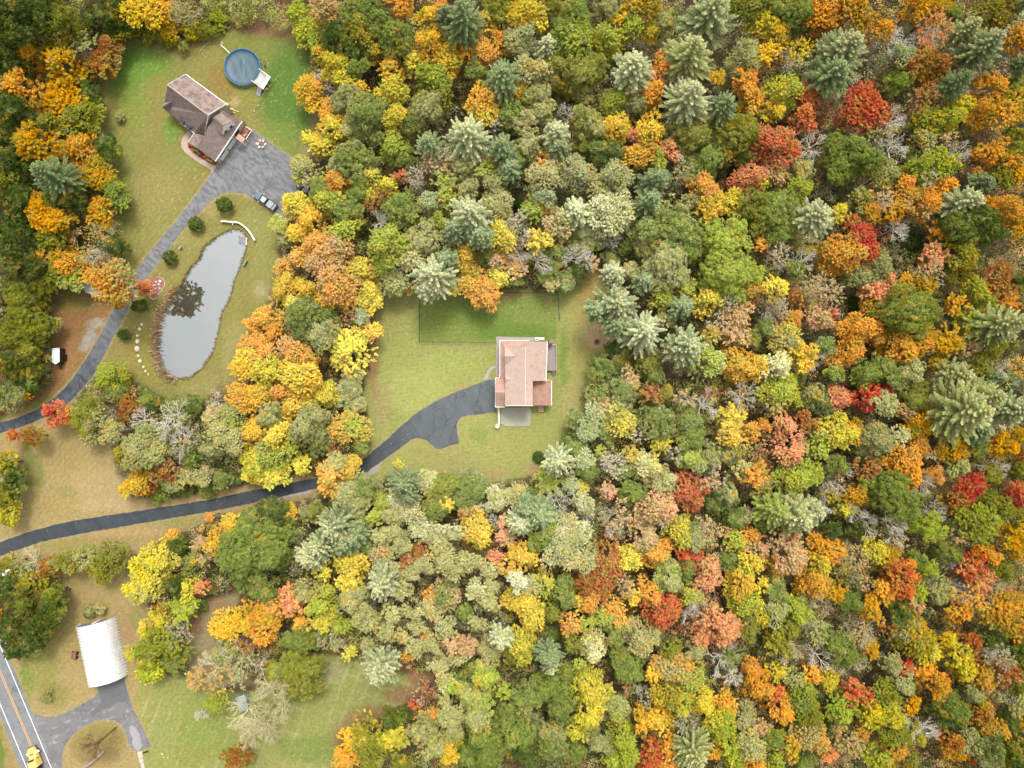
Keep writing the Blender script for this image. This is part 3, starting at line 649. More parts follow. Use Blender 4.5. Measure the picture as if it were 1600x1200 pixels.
    for i, (a0, b0, a1, b1) in enumerate(((1180, 690, 1250, 700), (1200, 700, 1340, 752), (1210, 742, 1280, 768))):
        m = MB(); m.beam(V(a0, b0, .12 + .05 * i), V(a1, b1, .12 + .05 * i), .22, .08)
        tag(m.build("board", simple_mat("raw_lumber", (222, 196, 150))), ["short pale board nearest the yellow crate", "long pale board lying across the grass by the yellow crate", "thin pale board farthest from the yellow crate"][i], "board", "loose boards behind the brown-roofed house")
left_house()

# ------------------------------------------------------------------ swimming pool
def pool():
    def Z(a, b, z=0.0): return G(330 + a / 10.9, 50 + b / 10.9, z)
    c = Z(527, 590, 1.3); R = 306 / 10.9 * S; root = empty("swimming_pool", (c.x, c.y, 0), "round above-ground pool under a sagging blue winter cover", "swimming pool")
    blue = simple_mat("blue_liner", (40, 120, 158), .5, .12, 2)
    def ring(m, r0, r1, z0, z1, n=48):
        for i in range(n):
            a, b = 2 * math.pi * i / n, 2 * math.pi * (i + 1) / n
            P = lambda r, t, z: (c.x + r * math.cos(t), c.y + r * math.sin(t), z)
            m.face([P(r0, a, z1), P(r1, a, z1), P(r1, b, z1), P(r0, b, z1)]); m.face([P(r1, a, z0), P(r1, b, z0), P(r1, b, z1), P(r1, a, z1)]); m.face([P(r0, b, z0), P(r0, a, z0), P(r0, a, z1), P(r0, b, z1)])
    m = MB(); ring(m, R - .06, R, 0, 1.26); part(m, "pool_wall", simple_mat("pale_blue_wall", (150, 178, 190), .5), root)
    m = MB(); ring(m, R - .17, R + .06, 1.25, 1.33); part(m, "rim", simple_mat("blue_rim", (48, 108, 142), .5), root)
    # cover: sags, with folds
    n, k = 72, 26; v = [(c.x, c.y, .72)]; f = []
    for j in range(1, k + 1):
        r = (R - .14) * j / k
        for i in range(n):
            t = 2 * math.pi * i / n; x = r * math.cos(t); y = r * math.sin(t)
            z = .72 + .50 * (j / k) ** 9 + .02 * math.sin(3 * x + 1.3 * y)
            z += .16 * math.exp(-(((x + .05) / .35) ** 2)) * math.exp(-((y - .3) / 1.2) ** 2) - .12 * math.exp(-(((x - .35) / .3) ** 2)) * math.exp(-((y + .2) / 1.6) ** 2)
            v.append((c.x + x, c.y + y, z))
    for i in range(n): f.append((0, 1 + i, 1 + (i + 1) % n))
    for j in range(k - 1):
        for i in range(n): a = 1 + j * n; f.append((a + i, a + n + i, a + n + (i + 1) % n, a + (i + 1) % n))
    m = MB(); m.v = v; m.f = f
    t = NT("pool_cover", .55)
    tc = t.node("ShaderNodeTexCoord"); mp = t.node("ShaderNodeMapping"); mp.inputs["Location"].default_value = (0, 0, 0); gr = t.node("ShaderNodeTexGradient", gradient_type='SPHERICAL')
    mp.inputs["Scale"].default_value = (1 / R, 1 / R, 0); t.l.new(tc.outputs["Object"], mp.inputs[0]); t.l.new(mp.outputs[0], gr.inputs[0])
    edge = t.ramp(gr.outputs["Fac"], [(0.05, (1, 1, 1)), (0.16, (0, 0, 0))])
    body = t.ramp(t.noise(.18, 2, .5, dist=.5), [(0.36, alb((70, 106, 124))), (0.5, alb((84, 112, 126))), (0.62, alb((94, 112, 122)))])
    fold = t.ramp(t.noise(.8, 2, .5, dist=1.5, stretch=(1.6, .45, 1)), [(0.66, (0, 0, 0)), (0.72, (1, 1, 1))])
    t.base(t.mix(edge, t.mix(fold, body, alb((28, 104, 140))), alb((24, 100, 142)))); part(m, "cover", t.m, root, smooth=True)
    sm_ = simple_mat("pale_steel", (206, 214, 216), .5)
    for i in range(24):
        st = MB(); a = 2 * math.pi * i / 24; st.box((c.x + (R + .04) * math.cos(a), c.y + (R + .04) * math.sin(a), .62), (.1, .14, 1.25), a); part(st, "wall_support", sm_, root)
    # white platform with rails, steps
    d = empty("pool_deck", Z(900, 800), "white pool platform with side rails against the round pool", "deck")
    m = MB(); m.slab([Z(820, 650, 1.25), Z(990, 750, 1.25), Z(870, 940, 1.25), Z(720, 840, 1.25), Z(800, 760, 1.25)], .12); m.build("platform", simple_mat("grey_platform", (200, 204, 202)), d)
    m = MB()
    for z in (2.1, 1.7): m.beam(Z(812, 625, z), Z(1010, 765, z), .12, .08).beam(Z(1010, 765, z), Z(885, 970, z), .12, .08).beam(Z(885, 970, z), Z(685, 825, z), .12, .08)
    m.slab([Z(905, 700, 1.3), Z(1000, 760, 1.3), Z(885, 960, 1.3), Z(835, 925, 1.3), Z(930, 850, 1.3), Z(950, 790, 1.3)], .05)
    m.build("railing", WHITE, d)
    m = MB()
    for q in ((812, 625), (912, 695), (1010, 765), (948, 868), (885, 970), (785, 898), (685, 825)): m = MB(); a = Z(*q, 2.1); m.box((a.x, a.y, 1.05), (.1, .1, 2.1)); m.build("post", WHITE, d)
    m = MB(); s0, s1 = Z(860, 960), Z(800, 1090)
    for i in range(6):
        p0 = s0.lerp(s1, i / 5.5); m.box((p0.x, p0.y, 1.0 - .18 * i), (1.1, .34, .1), -.45)
    m.build("steps", simple_mat("grey_steps", (172, 168, 172)), d)
    e = empty("flower_pot", Z(938, 972), "red planter of flowers beside the pool steps", "planter"); m = MB(); m.tube(Z(938, 972, 0), Z(938, 972, .5), .24, .32, 14); m.build("pot", simple_mat("red_pot", (204, 66, 60)), e)
    m = MB(); m.blob(Z(938, 972, .55), (.27, .27, .18), 4, jit=.3); m.build("flowers", simple_mat("pink_flowers", (222, 130, 116)), e)
    m = MB(); pts = [Z(835, 512, .08), Z(870, 500, .08), Z(885, 480, .08), Z(930, 478, .08), Z(965, 505, .08), Z(970, 560, .08), Z(950, 600, .08), Z(965, 610, .08)]
    for a, b in zip(pts, pts[1:]): m.tube(a, b, .05, n=6)
    tag(m.build("hose", simple_mat("tan_hose", (198, 184, 150))), "tan pool hose curled on the grass beside the round pool", "hose")
    e = empty("pool_filter", Z(915, 560), "small grey-brown pool filter pump inside the tan hose loop", "pump"); m = MB(); m.tube(Z(915, 560, 0), Z(915, 560, .7), .25, .25, 12); m.build("tank", simple_mat("grey_tank", (140, 130, 112)), e); m = MB(); m.tube(Z(915, 560, .7), Z(915, 560, .8), .12, .1, 10); m.build("lid", DGREY, e)
    m = MB(); m.beam(Z(165, 215, .9), Z(318, 362, 1.25), .14, .08); k = m.build("slide_rail", WHITE); tag(k, "white pole sticking out from the round pool's rim", "pole")
    m = MB(); p0 = Z(185, 180); m.box((p0.x, p0.y, .03), (.5, .7, .06), .5); tag(m.build("stone_slab", CONC), "small grey slab lying at the white pole's outer end", "slab")
pool()

# ------------------------------------------------------------------ arched steel building
def barn():
    A0, A1 = G(181, 961.5), G(200.5, 1052.7); ax = (A1 - A0).normalized(); L = (A1 - A0).length
    lf = Vector((ax.y, -ax.x, 0));
    if lf.x > 0: lf = -lf
    W = 4.2; H = 4.6; ctr = A0 + lf * W
    mid = ctr + ax * L / 2; root = empty("arched_building", (mid.x, mid.y, 0), "white corrugated arched steel building at the driveway's end", "building")
    n = 40; R = 19; m = MB(); rows = []
    nl = R * 8
    for i in range(nl + 1):
        s = i / nl; row = []; rib = .11 * (1 if (i % 8) < 4 else -1) + .03 * math.cos(math.pi * (i % 4) / 2)
        for j in range(n + 1):
            t = math.pi * j / n; e = .78
            cx = math.copysign(abs(math.cos(t)) ** e, math.cos(t)) * (W + rib); cz = (math.sin(t) ** .92) * (H + rib)
            p = ctr + lf * cx + ax * (L * s); row.append(len(m.v)); m.v.append((p.x, p.y, cz))
        rows.append(row)
    for a, b in zip(rows, rows[1:]):
        for j in range(n): m.f.append((a[j], b[j], b[j + 1], a[j + 1]))
    t = NT("white_steel", .38); t.base(t.mix(1.0, t.ramp(t.noise(.4, 3), [(0.3, alb((236, 238, 240), .76)), (0.7, alb((250, 251, 252), .78))]), t.ramp(t.noise(1.2, 5, .7), [(0.35, (.88, .87, .85)), (0.5, (1, 1, 1))]), "MULTIPLY")); t.b.inputs["Metallic"].default_value = .15
    part(m, "roof", t.m, root)
    for end, off, nm in ((0, .35, "end_wall"), (1, L - .35, "end_wall")):
        e = MB(); pts = []
        for j in range(n + 1):
            tt = math.pi * j / n; cx = math.copysign(abs(math.cos(tt)) ** .78, math.cos(tt)) * (W - .1); p = ctr + lf * cx + ax * off; pts.append((p.x, p.y, (math.sin(tt) ** .92) * (H - .1)))
        e.face(pts); part(e, nm, simple_mat("grey_steel_wall", (150, 152, 154), .6), root)
    d = MB(); c1 = ctr + ax * (L - .28); rz = math.atan2(lf.y, lf.x); d.box((c1.x, c1.y, 1.6), (4.4, .1, 3.2), rz); part(d, "door", WHITE, root)
    d = MB(); c1 = ctr + ax * .28; d.box((c1.x, c1.y, 1.05), (1.0, .1, 2.1), rz); part(d, "back_door", WHITE, root)
barn()
# ------------------------------------------------------------------ vehicles
def frame_of(px, py, ang):
    """local frame on the ground: x forward (ang in the photo plane, degrees, 0 = right, counter-clockwise), y left"""
    o = G(px, py); a = math.radians(ang); f = Vector((math.cos(a), math.sin(a), 0)); l = Vector((-f.y, f.x, 0))
    return (lambda x, y, z=0.0: o + f * x + l * y + Vector((0, 0, z))), a
def hull(P, st, n_side=1):
    """loft through stations (x, half width, z bottom, z top, half width at top)"""
    m = MB(); rows = []
    for (x, hw, z0, z1, tw) in st:
        zm = z0 + (z1 - z0) * .6
        ring = [(-hw * .96, z0), (-hw, zm), (-tw, z1 - .02), (-tw * .6, z1 + .02), (tw * .6, z1 + .02), (tw, z1 - .02), (hw, zm), (hw * .96, z0)]
        row = []
        for y, z in ring: row.append(len(m.v)); m.v.append(tuple(P(x, y, z)))
        rows.append(row)
    k = 8
    for a, b in zip(rows, rows[1:]):
        for j in range(k): m.f.append((a[j], a[(j + 1) % k], b[(j + 1) % k], b[j]))
    m.f.append(tuple(rows[0][::-1])); m.f.append(tuple(rows[-1])); return m
def wheels(P, root, xs, y, r=.38, w=.26, n=2):
    for x in xs:
        for s in (-1, 1):
            m = MB(); m.tube(P(x, s * y - w / 2, r), P(x, s * y + w / 2, r), r, n=18); o = m.build("wheel", BLACK, root, bevel=.03)
            m = MB(); m.tube(P(x, s * (y + w / 2 + .0) - .02, r), P(x, s * (y + w / 2) + .02, r), r * .55, n=12); m.build("rim", simple_mat("steel_rim", (170, 174, 178), .4), o)
def car_paint(name, c, k=.62):
    t = NT(name, .35); t.base(t.ramp(t.noise(1.5, 3), [(0.3, tuple(v * .92 for v in alb(c, k))), (0.7, alb(c, k))])); t.b.inputs["Metallic"].default_value = .25
    t.b.inputs["Coat Weight"].default_value = .4; return t.m
def pickup():
    P, a = frame_of(416.5, 315.3, 180 - 36.5); root = empty("pickup_truck", (*P(0, 0)[:2], 0), "steel-blue pickup truck parked at the asphalt lot's lower edge", "truck")
    pt = car_paint("steel_blue_paint", (118, 138, 150)); L = 2.95
    hull(P, [(-L, .86, .45, .95, .84), (-2.75, .97, .4, 1.12, .93), (-1.0, .98, .38, 1.14, .94), (1.2, .98, .38, 1.14, .92), (2.1, .97, .4, 1.08, .86), (2.75, .92, .42, 1.0, .8), (L, .8, .48, .85, .7)]).build("body", pt, root, bevel=.03)
    hull(P, [(-.55, .86, 1.1, 1.15, .84), (-.45, .84, 1.1, 1.82, .66), (.75, .84, 1.1, 1.84, .66), (1.35, .86, 1.1, 1.18, .8)]).build("cab", simple_mat("tinted_glass", (44, 74, 76), .15), root)
    m = MB(); m.slab([P(-.42, -.62, 1.87), P(.72, -.6, 1.87), P(.72, .6, 1.87), P(-.42, .62, 1.87)], .05); m.build("roof", simple_mat("pale_roof_paint", (196, 202, 210), .4), root, bevel=.02)
    m = MB(); m.slab([P(-2.15, -.78, 1.19), P(-.68, -.78, 1.19), P(-.68, .78, 1.19), P(-2.15, .78, 1.19)], .05); m.build("bed_cover", simple_mat("grey_vinyl", (176, 182, 196), .7), root, bevel=.02)
    m = MB(); m.slab([P(-2.78, -.72, 1.16), P(-2.3, -.72, 1.16), P(-2.3, .72, 1.16), P(-2.78, .72, 1.16)], .04); m.build("tailgate_panel", simple_mat("grey_vinyl_panel", (160, 168, 180), .7), root)
    m = MB(); m.slab([P(-.66, -.95, 1.2), P(-.56, -.95, 1.2), P(-.56, .95, 1.2), P(-.66, .95, 1.2)], .04).slab([P(-2.28, -.9, 1.2), P(-2.17, -.9, 1.2), P(-2.17, .9, 1.2), P(-2.28, .9, 1.2)], .04)
    for s in (-1, 1): m.slab([P(-2.9, s * .93, 1.2), P(-.6, s * .93, 1.2), P(-.6, s * .82, 1.2), P(-2.9, s * .82, 1.2)], .04)
    m.build("bed_rails", BLACK, root)
    for s in (-1, 1):
        m = MB(); q = P(1.05, s * 1.12, 1.2); m.box(q, (.16, .26, .2), a); m.build("mirror", simple_mat("chrome", (220, 224, 226), .3), root)
        m = MB(); q = P(2.82, s * .66, .82); m.box(q, (.16, .36, .18), a); m.build("headlight", WHITE, root)
        m = MB(); q = P(-2.93, s * .8, .85); m.box(q, (.06, .16, .36), a); m.build("tail_light", simple_mat("red_lens", (150, 30, 26), .3), root)
    m = MB(); m.box(P(L + .02, 0, .5), (.14, 1.7, .2), a); m.build("bumper", DGREY, root); m = MB(); m.box(P(-L - .02, 0, .5), (.14, 1.7, .2), a); m.build("bumper", DGREY, root)
    wheels(P, root, (-1.9, 1.9), .88)
pickup()
def dark_car():
    P, a = frame_of(478, 297.5, 180 - 37); root = empty("parked_car", (*P(0, 0)[:2], 0), "dark car with pale side half hidden by the golden tree at the lot's edge", "car")
    hull(P, [(-2.2, .8, .4, .8, .75), (-2.0, .9, .35, .98, .85), (0, .92, .33, 1.0, .88), (1.4, .9, .35, .92, .84), (2.2, .76, .42, .7, .66)]).build("body", car_paint("slate_paint", (70, 74, 92)), root, bevel=.03)
    hull(P, [(-1.7, .8, .95, 1.0, .78), (-1.1, .78, .95, 1.42, .6), (.3, .78, .95, 1.44, .6), (1.1, .8, .92, .96, .76)]).build("cabin", simple_mat("tinted_cabin", (36, 40, 48), .15), root)
    m = MB(); m.slab([P(-1.0, -.55, 1.47), P(.25, -.55, 1.47), P(.25, .55, 1.47), P(-1.0, .55, 1.47)], .04); m.build("roof", simple_mat("lilac_grey_roof", (150, 156, 188), .4), root)
    wheels(P, root, (-1.35, 1.4), .8, .33, .22)
dark_car()
def white_tank():
    P, a = frame_of(466.5, 306, -30); e = empty("propane_tank", P(0, 0), "white rounded tank beside the dark car's front", "tank")
    m = MB(); m.tube(P(-.6, 0, .6), P(.6, 0, .6), .38, n=14).blob(P(.62, 0, .6), (.25, .37, .37), 1, jit=0).blob(P(-.62, 0, .6), (.25, .37, .37), 1, jit=0); m.build("tank_body", WHITE, e, smooth=False)
    for x in (-.4, .4): m = MB(); m.box(P(x, 0, .12), (.12, .6, .24), a); m.build("foot", DGREY, e)
white_tank()
def trailer():
    roofp = [(81.2, 544), (93, 543.8), (93, 565), (86.8, 569.5), (80.8, 565.5)]
    q = [G(x, y, 2.5) for x, y in roofp]; c = sum(q, Vector()) / 5; root = empty("cargo_trailer", (c.x, c.y, 0), "dark-sided cargo trailer with pointed nose and white roof on brown ground", "trailer")
    m = MB(); m.prism([(p.x, p.y) for p in [q[0] + Vector((.03, -.03, 0)), q[1] + Vector((-.0, -.03, 0)), q[2], q[3] + Vector((0, .05, 0)), q[4] + Vector((.03, 0, 0))]], .45, 2.44); m.build("body", simple_mat("black_panel", (22, 24, 34), .4), root)
    m = MB(); m.slab([p for p in q], .06); m.build("roof", simple_mat("white_roof_skin", (232, 234, 240), .6, .08, 3, k=.75), root, bevel=.02)
    m = MB(); m.tube(G(86, 554, 2.5), G(86, 554, 2.62), .16, n=10); m.build("roof_vent", WHITE, root)
    nz = G(86.8, 569.5, 2.5); m = MB(); m.beam((nz.x - .35, nz.y + .2, .45), (nz.x, nz.y - 1.1, .45), .1, .1).beam((nz.x + .35, nz.y + .2, .45), (nz.x, nz.y - 1.1, .45), .1, .1); m.build("hitch", DGREY, root)
    for x in (q[0].x + .1, q[1].x + .12):
        for yy in (-.45, .35): m = MB(); m.tube((x - .12, c.y + yy, .33), (x + .12, c.y + yy, .33), .33, n=14); m.build("wheel", BLACK, root)
    m = MB(); m.box((q[1].x + .04, c.y + .2, 1.35), (.05, .8, 1.7)); m.build("door", simple_mat("dark_door", (34, 36, 46), .4), root)
    for i, (dx, cc) in enumerate(((0, (224, 226, 244)), (2.6, (238, 206, 188)))):
        e = empty("gas_bottle", G(99.2 + dx, 553.3), ["white gas bottle nearer the cargo trailer's dark side", "pinkish gas bottle farther from the cargo trailer's dark side"][i], "gas bottle", "gas bottles by the cargo trailer")
        p = G(99.2 + dx, 553.3); m = MB(); m.tube(p, p + Vector((0, 0, .5)), .17, n=12).tube(p + Vector((0, 0, .5)), p + Vector((0, 0, .62)), .17, .08, 12); m.build("cylinder", simple_mat("bottle_paint", cc, .5, k=.75), e); m = MB(); m.tube(p + Vector((0, 0, .62)), p + Vector((0, 0, .75)), .06, n=8); m.build("valve", DGREY, e)
trailer()
def yellow_truck():
    P, a = frame_of(60.5, 1184.5, 112); root = empty("yellow_truck", (*P(0, 0)[:2], 0), "yellow work truck with rounded hood in the lane beside the double line", "truck")
    Y = simple_mat("school_yellow", (240, 208, 120), .5, .08, 2, k=.75)
    hull(P, [(.9, 1.0, .6, 1.55, .9), (2.2, 1.02, .6, 1.5, .92), (2.9, .85, .6, 1.35, .75), (3.15, .6, .65, 1.1, .5)]).build("hood", Y, root, bevel=.04)
    hull(P, [(-1.2, 1.08, .6, 2.5, 1.0), (.2, 1.08, .6, 2.55, .98), (.75, 1.06, .6, 2.2, .94), (.95, 1.0, .6, 1.5, .95)]).build("cab", Y, root, bevel=.05)
    m = MB(); m.slab([P(.42, -.72, 2.62), P(.8, -.72, 2.3), P(.8, .72, 2.3), P(.42, .72, 2.62)], .06); m.build("windshield", GLASS, root)
    m = MB(); m.slab([P(1.55, -.5, 1.585), P(1.9, -.5, 1.58), P(1.9, .5, 1.58), P(1.55, .5, 1.585)], .03); m.build("hood_vent", simple_mat("brown_vent", (140, 120, 70)), root)
    for s in (-1, 1): m = MB(); m.blob(P(1.9, s * .95, .95), (.75, .35, .5), 2, 10, 8, 0); m.build("fender", simple_mat("white_fender", (226, 220, 222), .5, k=.75), root, smooth=True); m = MB(); m.box(P(.75, s * 1.3, 1.9), (.12, .25, .35), a); m.build("mirror", BLACK, root)
    m = MB(); m.box(P(3.18, 0, .6), (.2, 2.0, .3), a); m.build("bumper", simple_mat("olive_bumper", (120, 108, 60)), root)
    m = MB(); m.box(P(-2.6, -.0, .8), (3.0, .9, .25), a); m.build("chassis", BLACK, root)
    m = MB(); m.box(P(-4.2, .1, 1.6), (2.6, 2.0, 1.2), a); m.build("rear_body", Y, root, bevel=.05)
    m = MB(); m.box(P(-2.2, .7, 1.1), (.5, .5, .5), a); m.build("toolbox", simple_mat("dark_red_box", (120, 40, 36)), root)
    wheels(P, root, (1.9, -3.6), .95, .48, .3)
yellow_truck()
def old_cart():
    P, a = frame_of(119, 1022.5, 84); root = empty("farm_cart", (*P(0, 0)[:2], 0), "small rusty red farm cart on dark wheels beside the arched building", "cart")
    rust = simple_mat("rusty_red", (176, 110, 86), .9, .25, 5)
    m = MB(); m.box(P(0, .05, .62), (1.5, .85, .08), a); m.build("bed", rust, root)
    m = MB()
    for s in (-1, 1): m = MB(); m.box(P(0, .05 + s * .42, .78), (1.5, .06, .3), a); m.build("side_board", simple_mat("grey_green_boards", (130, 132, 112)), root)
    m = MB(); m.box(P(-.75, .05, .78), (.06, .85, .3), a); m.build("tailboard", simple_mat("grey_green_boards", (130, 132, 112)), root)
    m = MB(); m.tube(P(.75, .05, .62), P(1.25, .05, .5), .05, n=8); m.build("drawbar", DGREY, root)
    for x in (-.55, .55):
        for s in (-1, 1): m = MB(); m.tube(P(x, .05 + s * .55 - .09, .36), P(x, .05 + s * .55 + .09, .36), .34 if s < 0 else .3, n=14); m.build("wheel", BLACK, root)
    m = MB(); m.box(P(.62, .0, .85), (.28, .7, .35), a); m.build("seat_box", rust, root, bevel=.03)
old_cart()
def picnic():
    p = G(409.5, 225.5); root = empty("garden_table", (*p[:2], 0), "long red-topped garden table ringed by white chairs on the asphalt lot", "table")
    m = MB(); m.box((p.x, p.y, .74), (1.3, .42, .05), -.72); m.build("tabletop", simple_mat("faded_red_top", (190, 92, 88)), root)
    for dx, dy in ((-.4, .3), (.4, -.3)): m = MB(); m.box((p.x + dx, p.y + dy, .36), (.08, .08, .72)); m.build("leg", WHITE, root)
    labs = ["upper left", "upper right", "right end", "lower right", "lower left", "left end"]
    for i, (dx, dy) in enumerate(((-.35, .75), (.45, .72), (.95, -.1), (.35, -.75), (-.45, -.72), (-.85, .0))):
        e = empty("garden_chair", (p.x + dx, p.y + dy, 0), f"white garden chair at the {labs[i]} of the red-topped table", "chair", "white chairs round the red-topped table")
        an = math.atan2(-dy, -dx); c, s = math.cos(an), math.sin(an); q = Vector((p.x + dx, p.y + dy, 0))
        m = MB(); m.box((q.x, q.y, .44), (.46, .46, .05), an); m.build("seat", WHITE, e)
        m = MB(); m.box((q.x - c * .24, q.y - s * .24, .68), (.05, .46, .45), an); m.build("backrest", WHITE, e)
        for u, v in ((-.2, -.2), (.2, -.2), (.2, .2), (-.2, .2)): m = MB(); m.box((q.x + u * c - v * s, q.y + u * s + v * c, .21), (.04, .04, .42), an); m.build("leg", WHITE, e)
picnic()

# ------------------------------------------------------------------ round the pond
def pond_things():
    D = lambda a, b, z=0.0: G(340 + a / 12, 330 + b / 12, z)
    e = empty("garden_wall", D(400, 220), "white curved low wall around the pond's top end", "wall"); m = MB()
    pts = [(70, 195), (140, 192), (210, 202), (280, 210), (350, 208), (420, 228), (480, 268), (540, 318), (590, 375), (640, 440), (670, 495), (700, 550)]
    for a, b in zip(pts, pts[1:]):
        p, q = D(*a, .55), D(*b, .55); m.beam(p, q + (q - p).normalized() * .04, .34, .9)
    m.build("wall_body", simple_mat("whitewashed_stone", (240, 230, 216), .85, .1, 3, k=.75), e)
    m = MB(); m.beam(D(285, 205, .7), D(280, 262, .7), .14, .14); m.build("spout", WHITE, e)
    d = empty("pond_dock", D(470, 540), "weathered grey wooden dock at the pond's upper corner", "dock"); m = MB()
    for i in range(12):
        t0, t1 = i / 12, (i + .86) / 12; A, B, C_, E = Vector((395, 480)), Vector((525, 490)), Vector((530, 650)), Vector((395, 590))
        f = lambda u, w: A.lerp(B, u).lerp(E.lerp(C_, u), w); q = [f(t0, 0), f(t1, 0), f(t1, 1), f(t0, 1)]; m.slab([D(x, y, .12) for x, y in q], .06)
    m.build("boards", simple_mat("weathered_boards", (158, 158, 166), .9, .15, 5), d)
    m = MB()
    for q in ((385, 460), (385, 560), (400, 600), (520, 655)): m = MB(); m.tube(D(*q, -1.4), D(*q, .35), .07, n=8); m.build("post", simple_mat("pale_posts", (200, 200, 196)), d)
    m = MB(); m.beam(D(545, 500, .2), D(540, 640, .2), .35, .2); m.build("step", simple_mat("pale_step", (230, 214, 204)), d)
    # benches
    for (x0, y0, x1, y1, c, lab) in ((381.5, 416, 386.5, 407, (132, 176, 164), "pale green bench on the grass at the pond's right bank"), (281, 390, 284.5, 385.5, (206, 204, 198), "grey-white stone bench between driveway and pond")):
        p, q = G(x0, y0), G(x1, y1); b = empty("garden_bench", (p + q) / 2, lab, "bench"); c_ = (p + q) / 2; L = (q - p).length; rz = math.atan2(q.y - p.y, q.x - p.x); n_ = Vector((-(q - p).y, (q - p).x, 0)).normalized()
        mt = simple_mat("bench_paint", c, .7, .1, 3); m = MB(); m.box((c_.x, c_.y, .45), (L, .42, .06), rz); m.build("seat", mt, b)
        m = MB(); k = c_ + n_ * -.24; m.box((k.x, k.y, .75), (L, .06, .5), rz); m.build("backrest", mt, b)
        for s in (-.4, .4):
            k = c_ + (q - p) * s; m = MB(); m.box((k.x, k.y, .22), (.08, .4, .42), rz); m.build("leg", mt, b)
    # line of pale boulders
    st = [(221.5, 507, .33, "topmost"), (218, 514, .36, "second from top"), (214.5, 524.5, .3, "third from top"), (214.8, 533.5, .5, "fourth from top"), (214.3, 544.8, .62, "largest, halfway down"), (216, 556, .33, "just below the largest"), (218.8, 564.3, .42, "fourth from bottom"), (224, 573.5, .3, "third from bottom"), (227.3, 580, .26, "second from bottom"), (231.5, 585, .2, "bottom")]
    bm = simple_mat("pale_boulder", (232, 222, 196), .9, .12, 3, k=.7)
    for i, (x, y, r, w) in enumerate(st):
        m = MB(); m.blob(G(x, y, r * .35), (r, r * 1.15, r * .7), i + 50, 9, 7, .13); tag(m.build("boulder", bm, smooth=False), f"pale boulder on the grass left of the pond, {w} of the line", "boulder", "boulders in a line beside the pond")
    # planted island bed with stones
    F = lambda a, b, z=0.0: G(100 + a / 8.889, 410 + b / 8.889, z)
    bed = [(1300, 200), (1370, 220), (1400, 270), (1395, 330), (1350, 400), (1300, 450), (1290, 490), (1240, 515), (1200, 490), (1175, 430), (1160, 370), (1165, 300), (1200, 240), (1250, 208)]
    m = MB(); m.slab([F(a, b, .05) for a, b in bed], .1); o = m.build("mulch_bed", simple_mat("red_brown_mulch", (164, 116, 104), .95, .3, 5)); o["kind"] = "structure"
    m = MB(); 
    for a, b in zip(bed[:5] , bed[1:6]): m.beam(F(*a, .08), F(*b, .08), .14, .14)
    for a, b in zip(bed[6:11], bed[7:12]): m.beam(F(*a, .08), F(*b, .08), .2, .16)
    tag(m.build("bed_edging", simple_mat("pale_edging", (222, 196, 180))), "pale curved edging round the mulch bed beside the driveway", "edging")
    wr = [(1335, 262, .33, "largest, at the top right"), (1280, 270, .2, "left of the largest"), (1318, 305, .24, "just below the largest"), (1255, 318, .2, "in the middle of the bed"), (1255, 368, .24, "in the lower middle"), (1330, 358, .18, "at the right edge"), (1195, 392, .24, "at the lower left"), (1268, 415, .15, "lowest of all"), (1110, 325, .2, "among red leaves outside the bed")]
    for i, (a, b, r, w) in enumerate(wr): m = MB(); m.blob(F(a, b, r * .4), (r * 1.2, r, r * .8), i + 80, 8, 6, .2); tag(m.build("rock", simple_mat("white_rock", (240, 228, 220), .9, .08, 3, k=.75)), f"white rock of the mulch bed by the driveway, {w}", "rock", "white rocks in the mulch bed")
    # thin white rope lying across the drive
    m = MB(); pts = [(800, 535), (825, 515), (835, 485), (860, 465), (900, 455), (940, 475), (962, 515), (968, 545)]
    for a, b in zip(pts, pts[1:]): m.tube(F(*a, .1), F(*b, .1), .06, n=6)
    tag(m.build("rope", simple_mat("white_rope", (216, 206, 204))), "white rope lying in an arc across the driveway", "rope")
    # shed roof peeping out from under the orange tree
    r = empty("shed", F(380, 400), "pale-roofed shed mostly hidden under the orange and yellow tree", "shed")
    m = MB(); m.slab([F(240, 310, 2.6), F(300, 285, 2.6), F(600, 430, 2.6), F(570, 470, 2.6), F(480, 470, 2.6), F(300, 420, 2.6)], .12); m.build("roof", simple_mat("pale_tin", (206, 208, 204), .6, .12, 2), r)
    m = MB(); m.prism([tuple(F(260, 318, 2.6))[:2], tuple(F(310, 300, 2.6))[:2], tuple(F(580, 430, 2.6))[:2], tuple(F(480, 455, 2.6))[:2], tuple(F(320, 410, 2.6))[:2]], 0, 2.48); m.build("wall", CREAM, r)
    m = MB(); q = F(350, 405, 1.1); m.box((q.x, q.y, 1.0), (.9, .06, 2.0), -.45); m.build("door", DGREY, r)
    e = empty("garden_cart", F(570, 510), "small white garden cart below the pale-roofed shed", "cart"); m = MB(); q = F(568, 505, .5); m.box((q.x, q.y, .5), (.7, .5, .35), .5); m.build("tub", WHITE, e, bevel=.04)
    for s in (-1, 1): m = MB(); m.tube((q.x + s * .3, q.y - .05, .25), (q.x + s * .38, q.y - .05, .25), .22, n=10); m.build("wheel", BLACK, e)
pond_things()

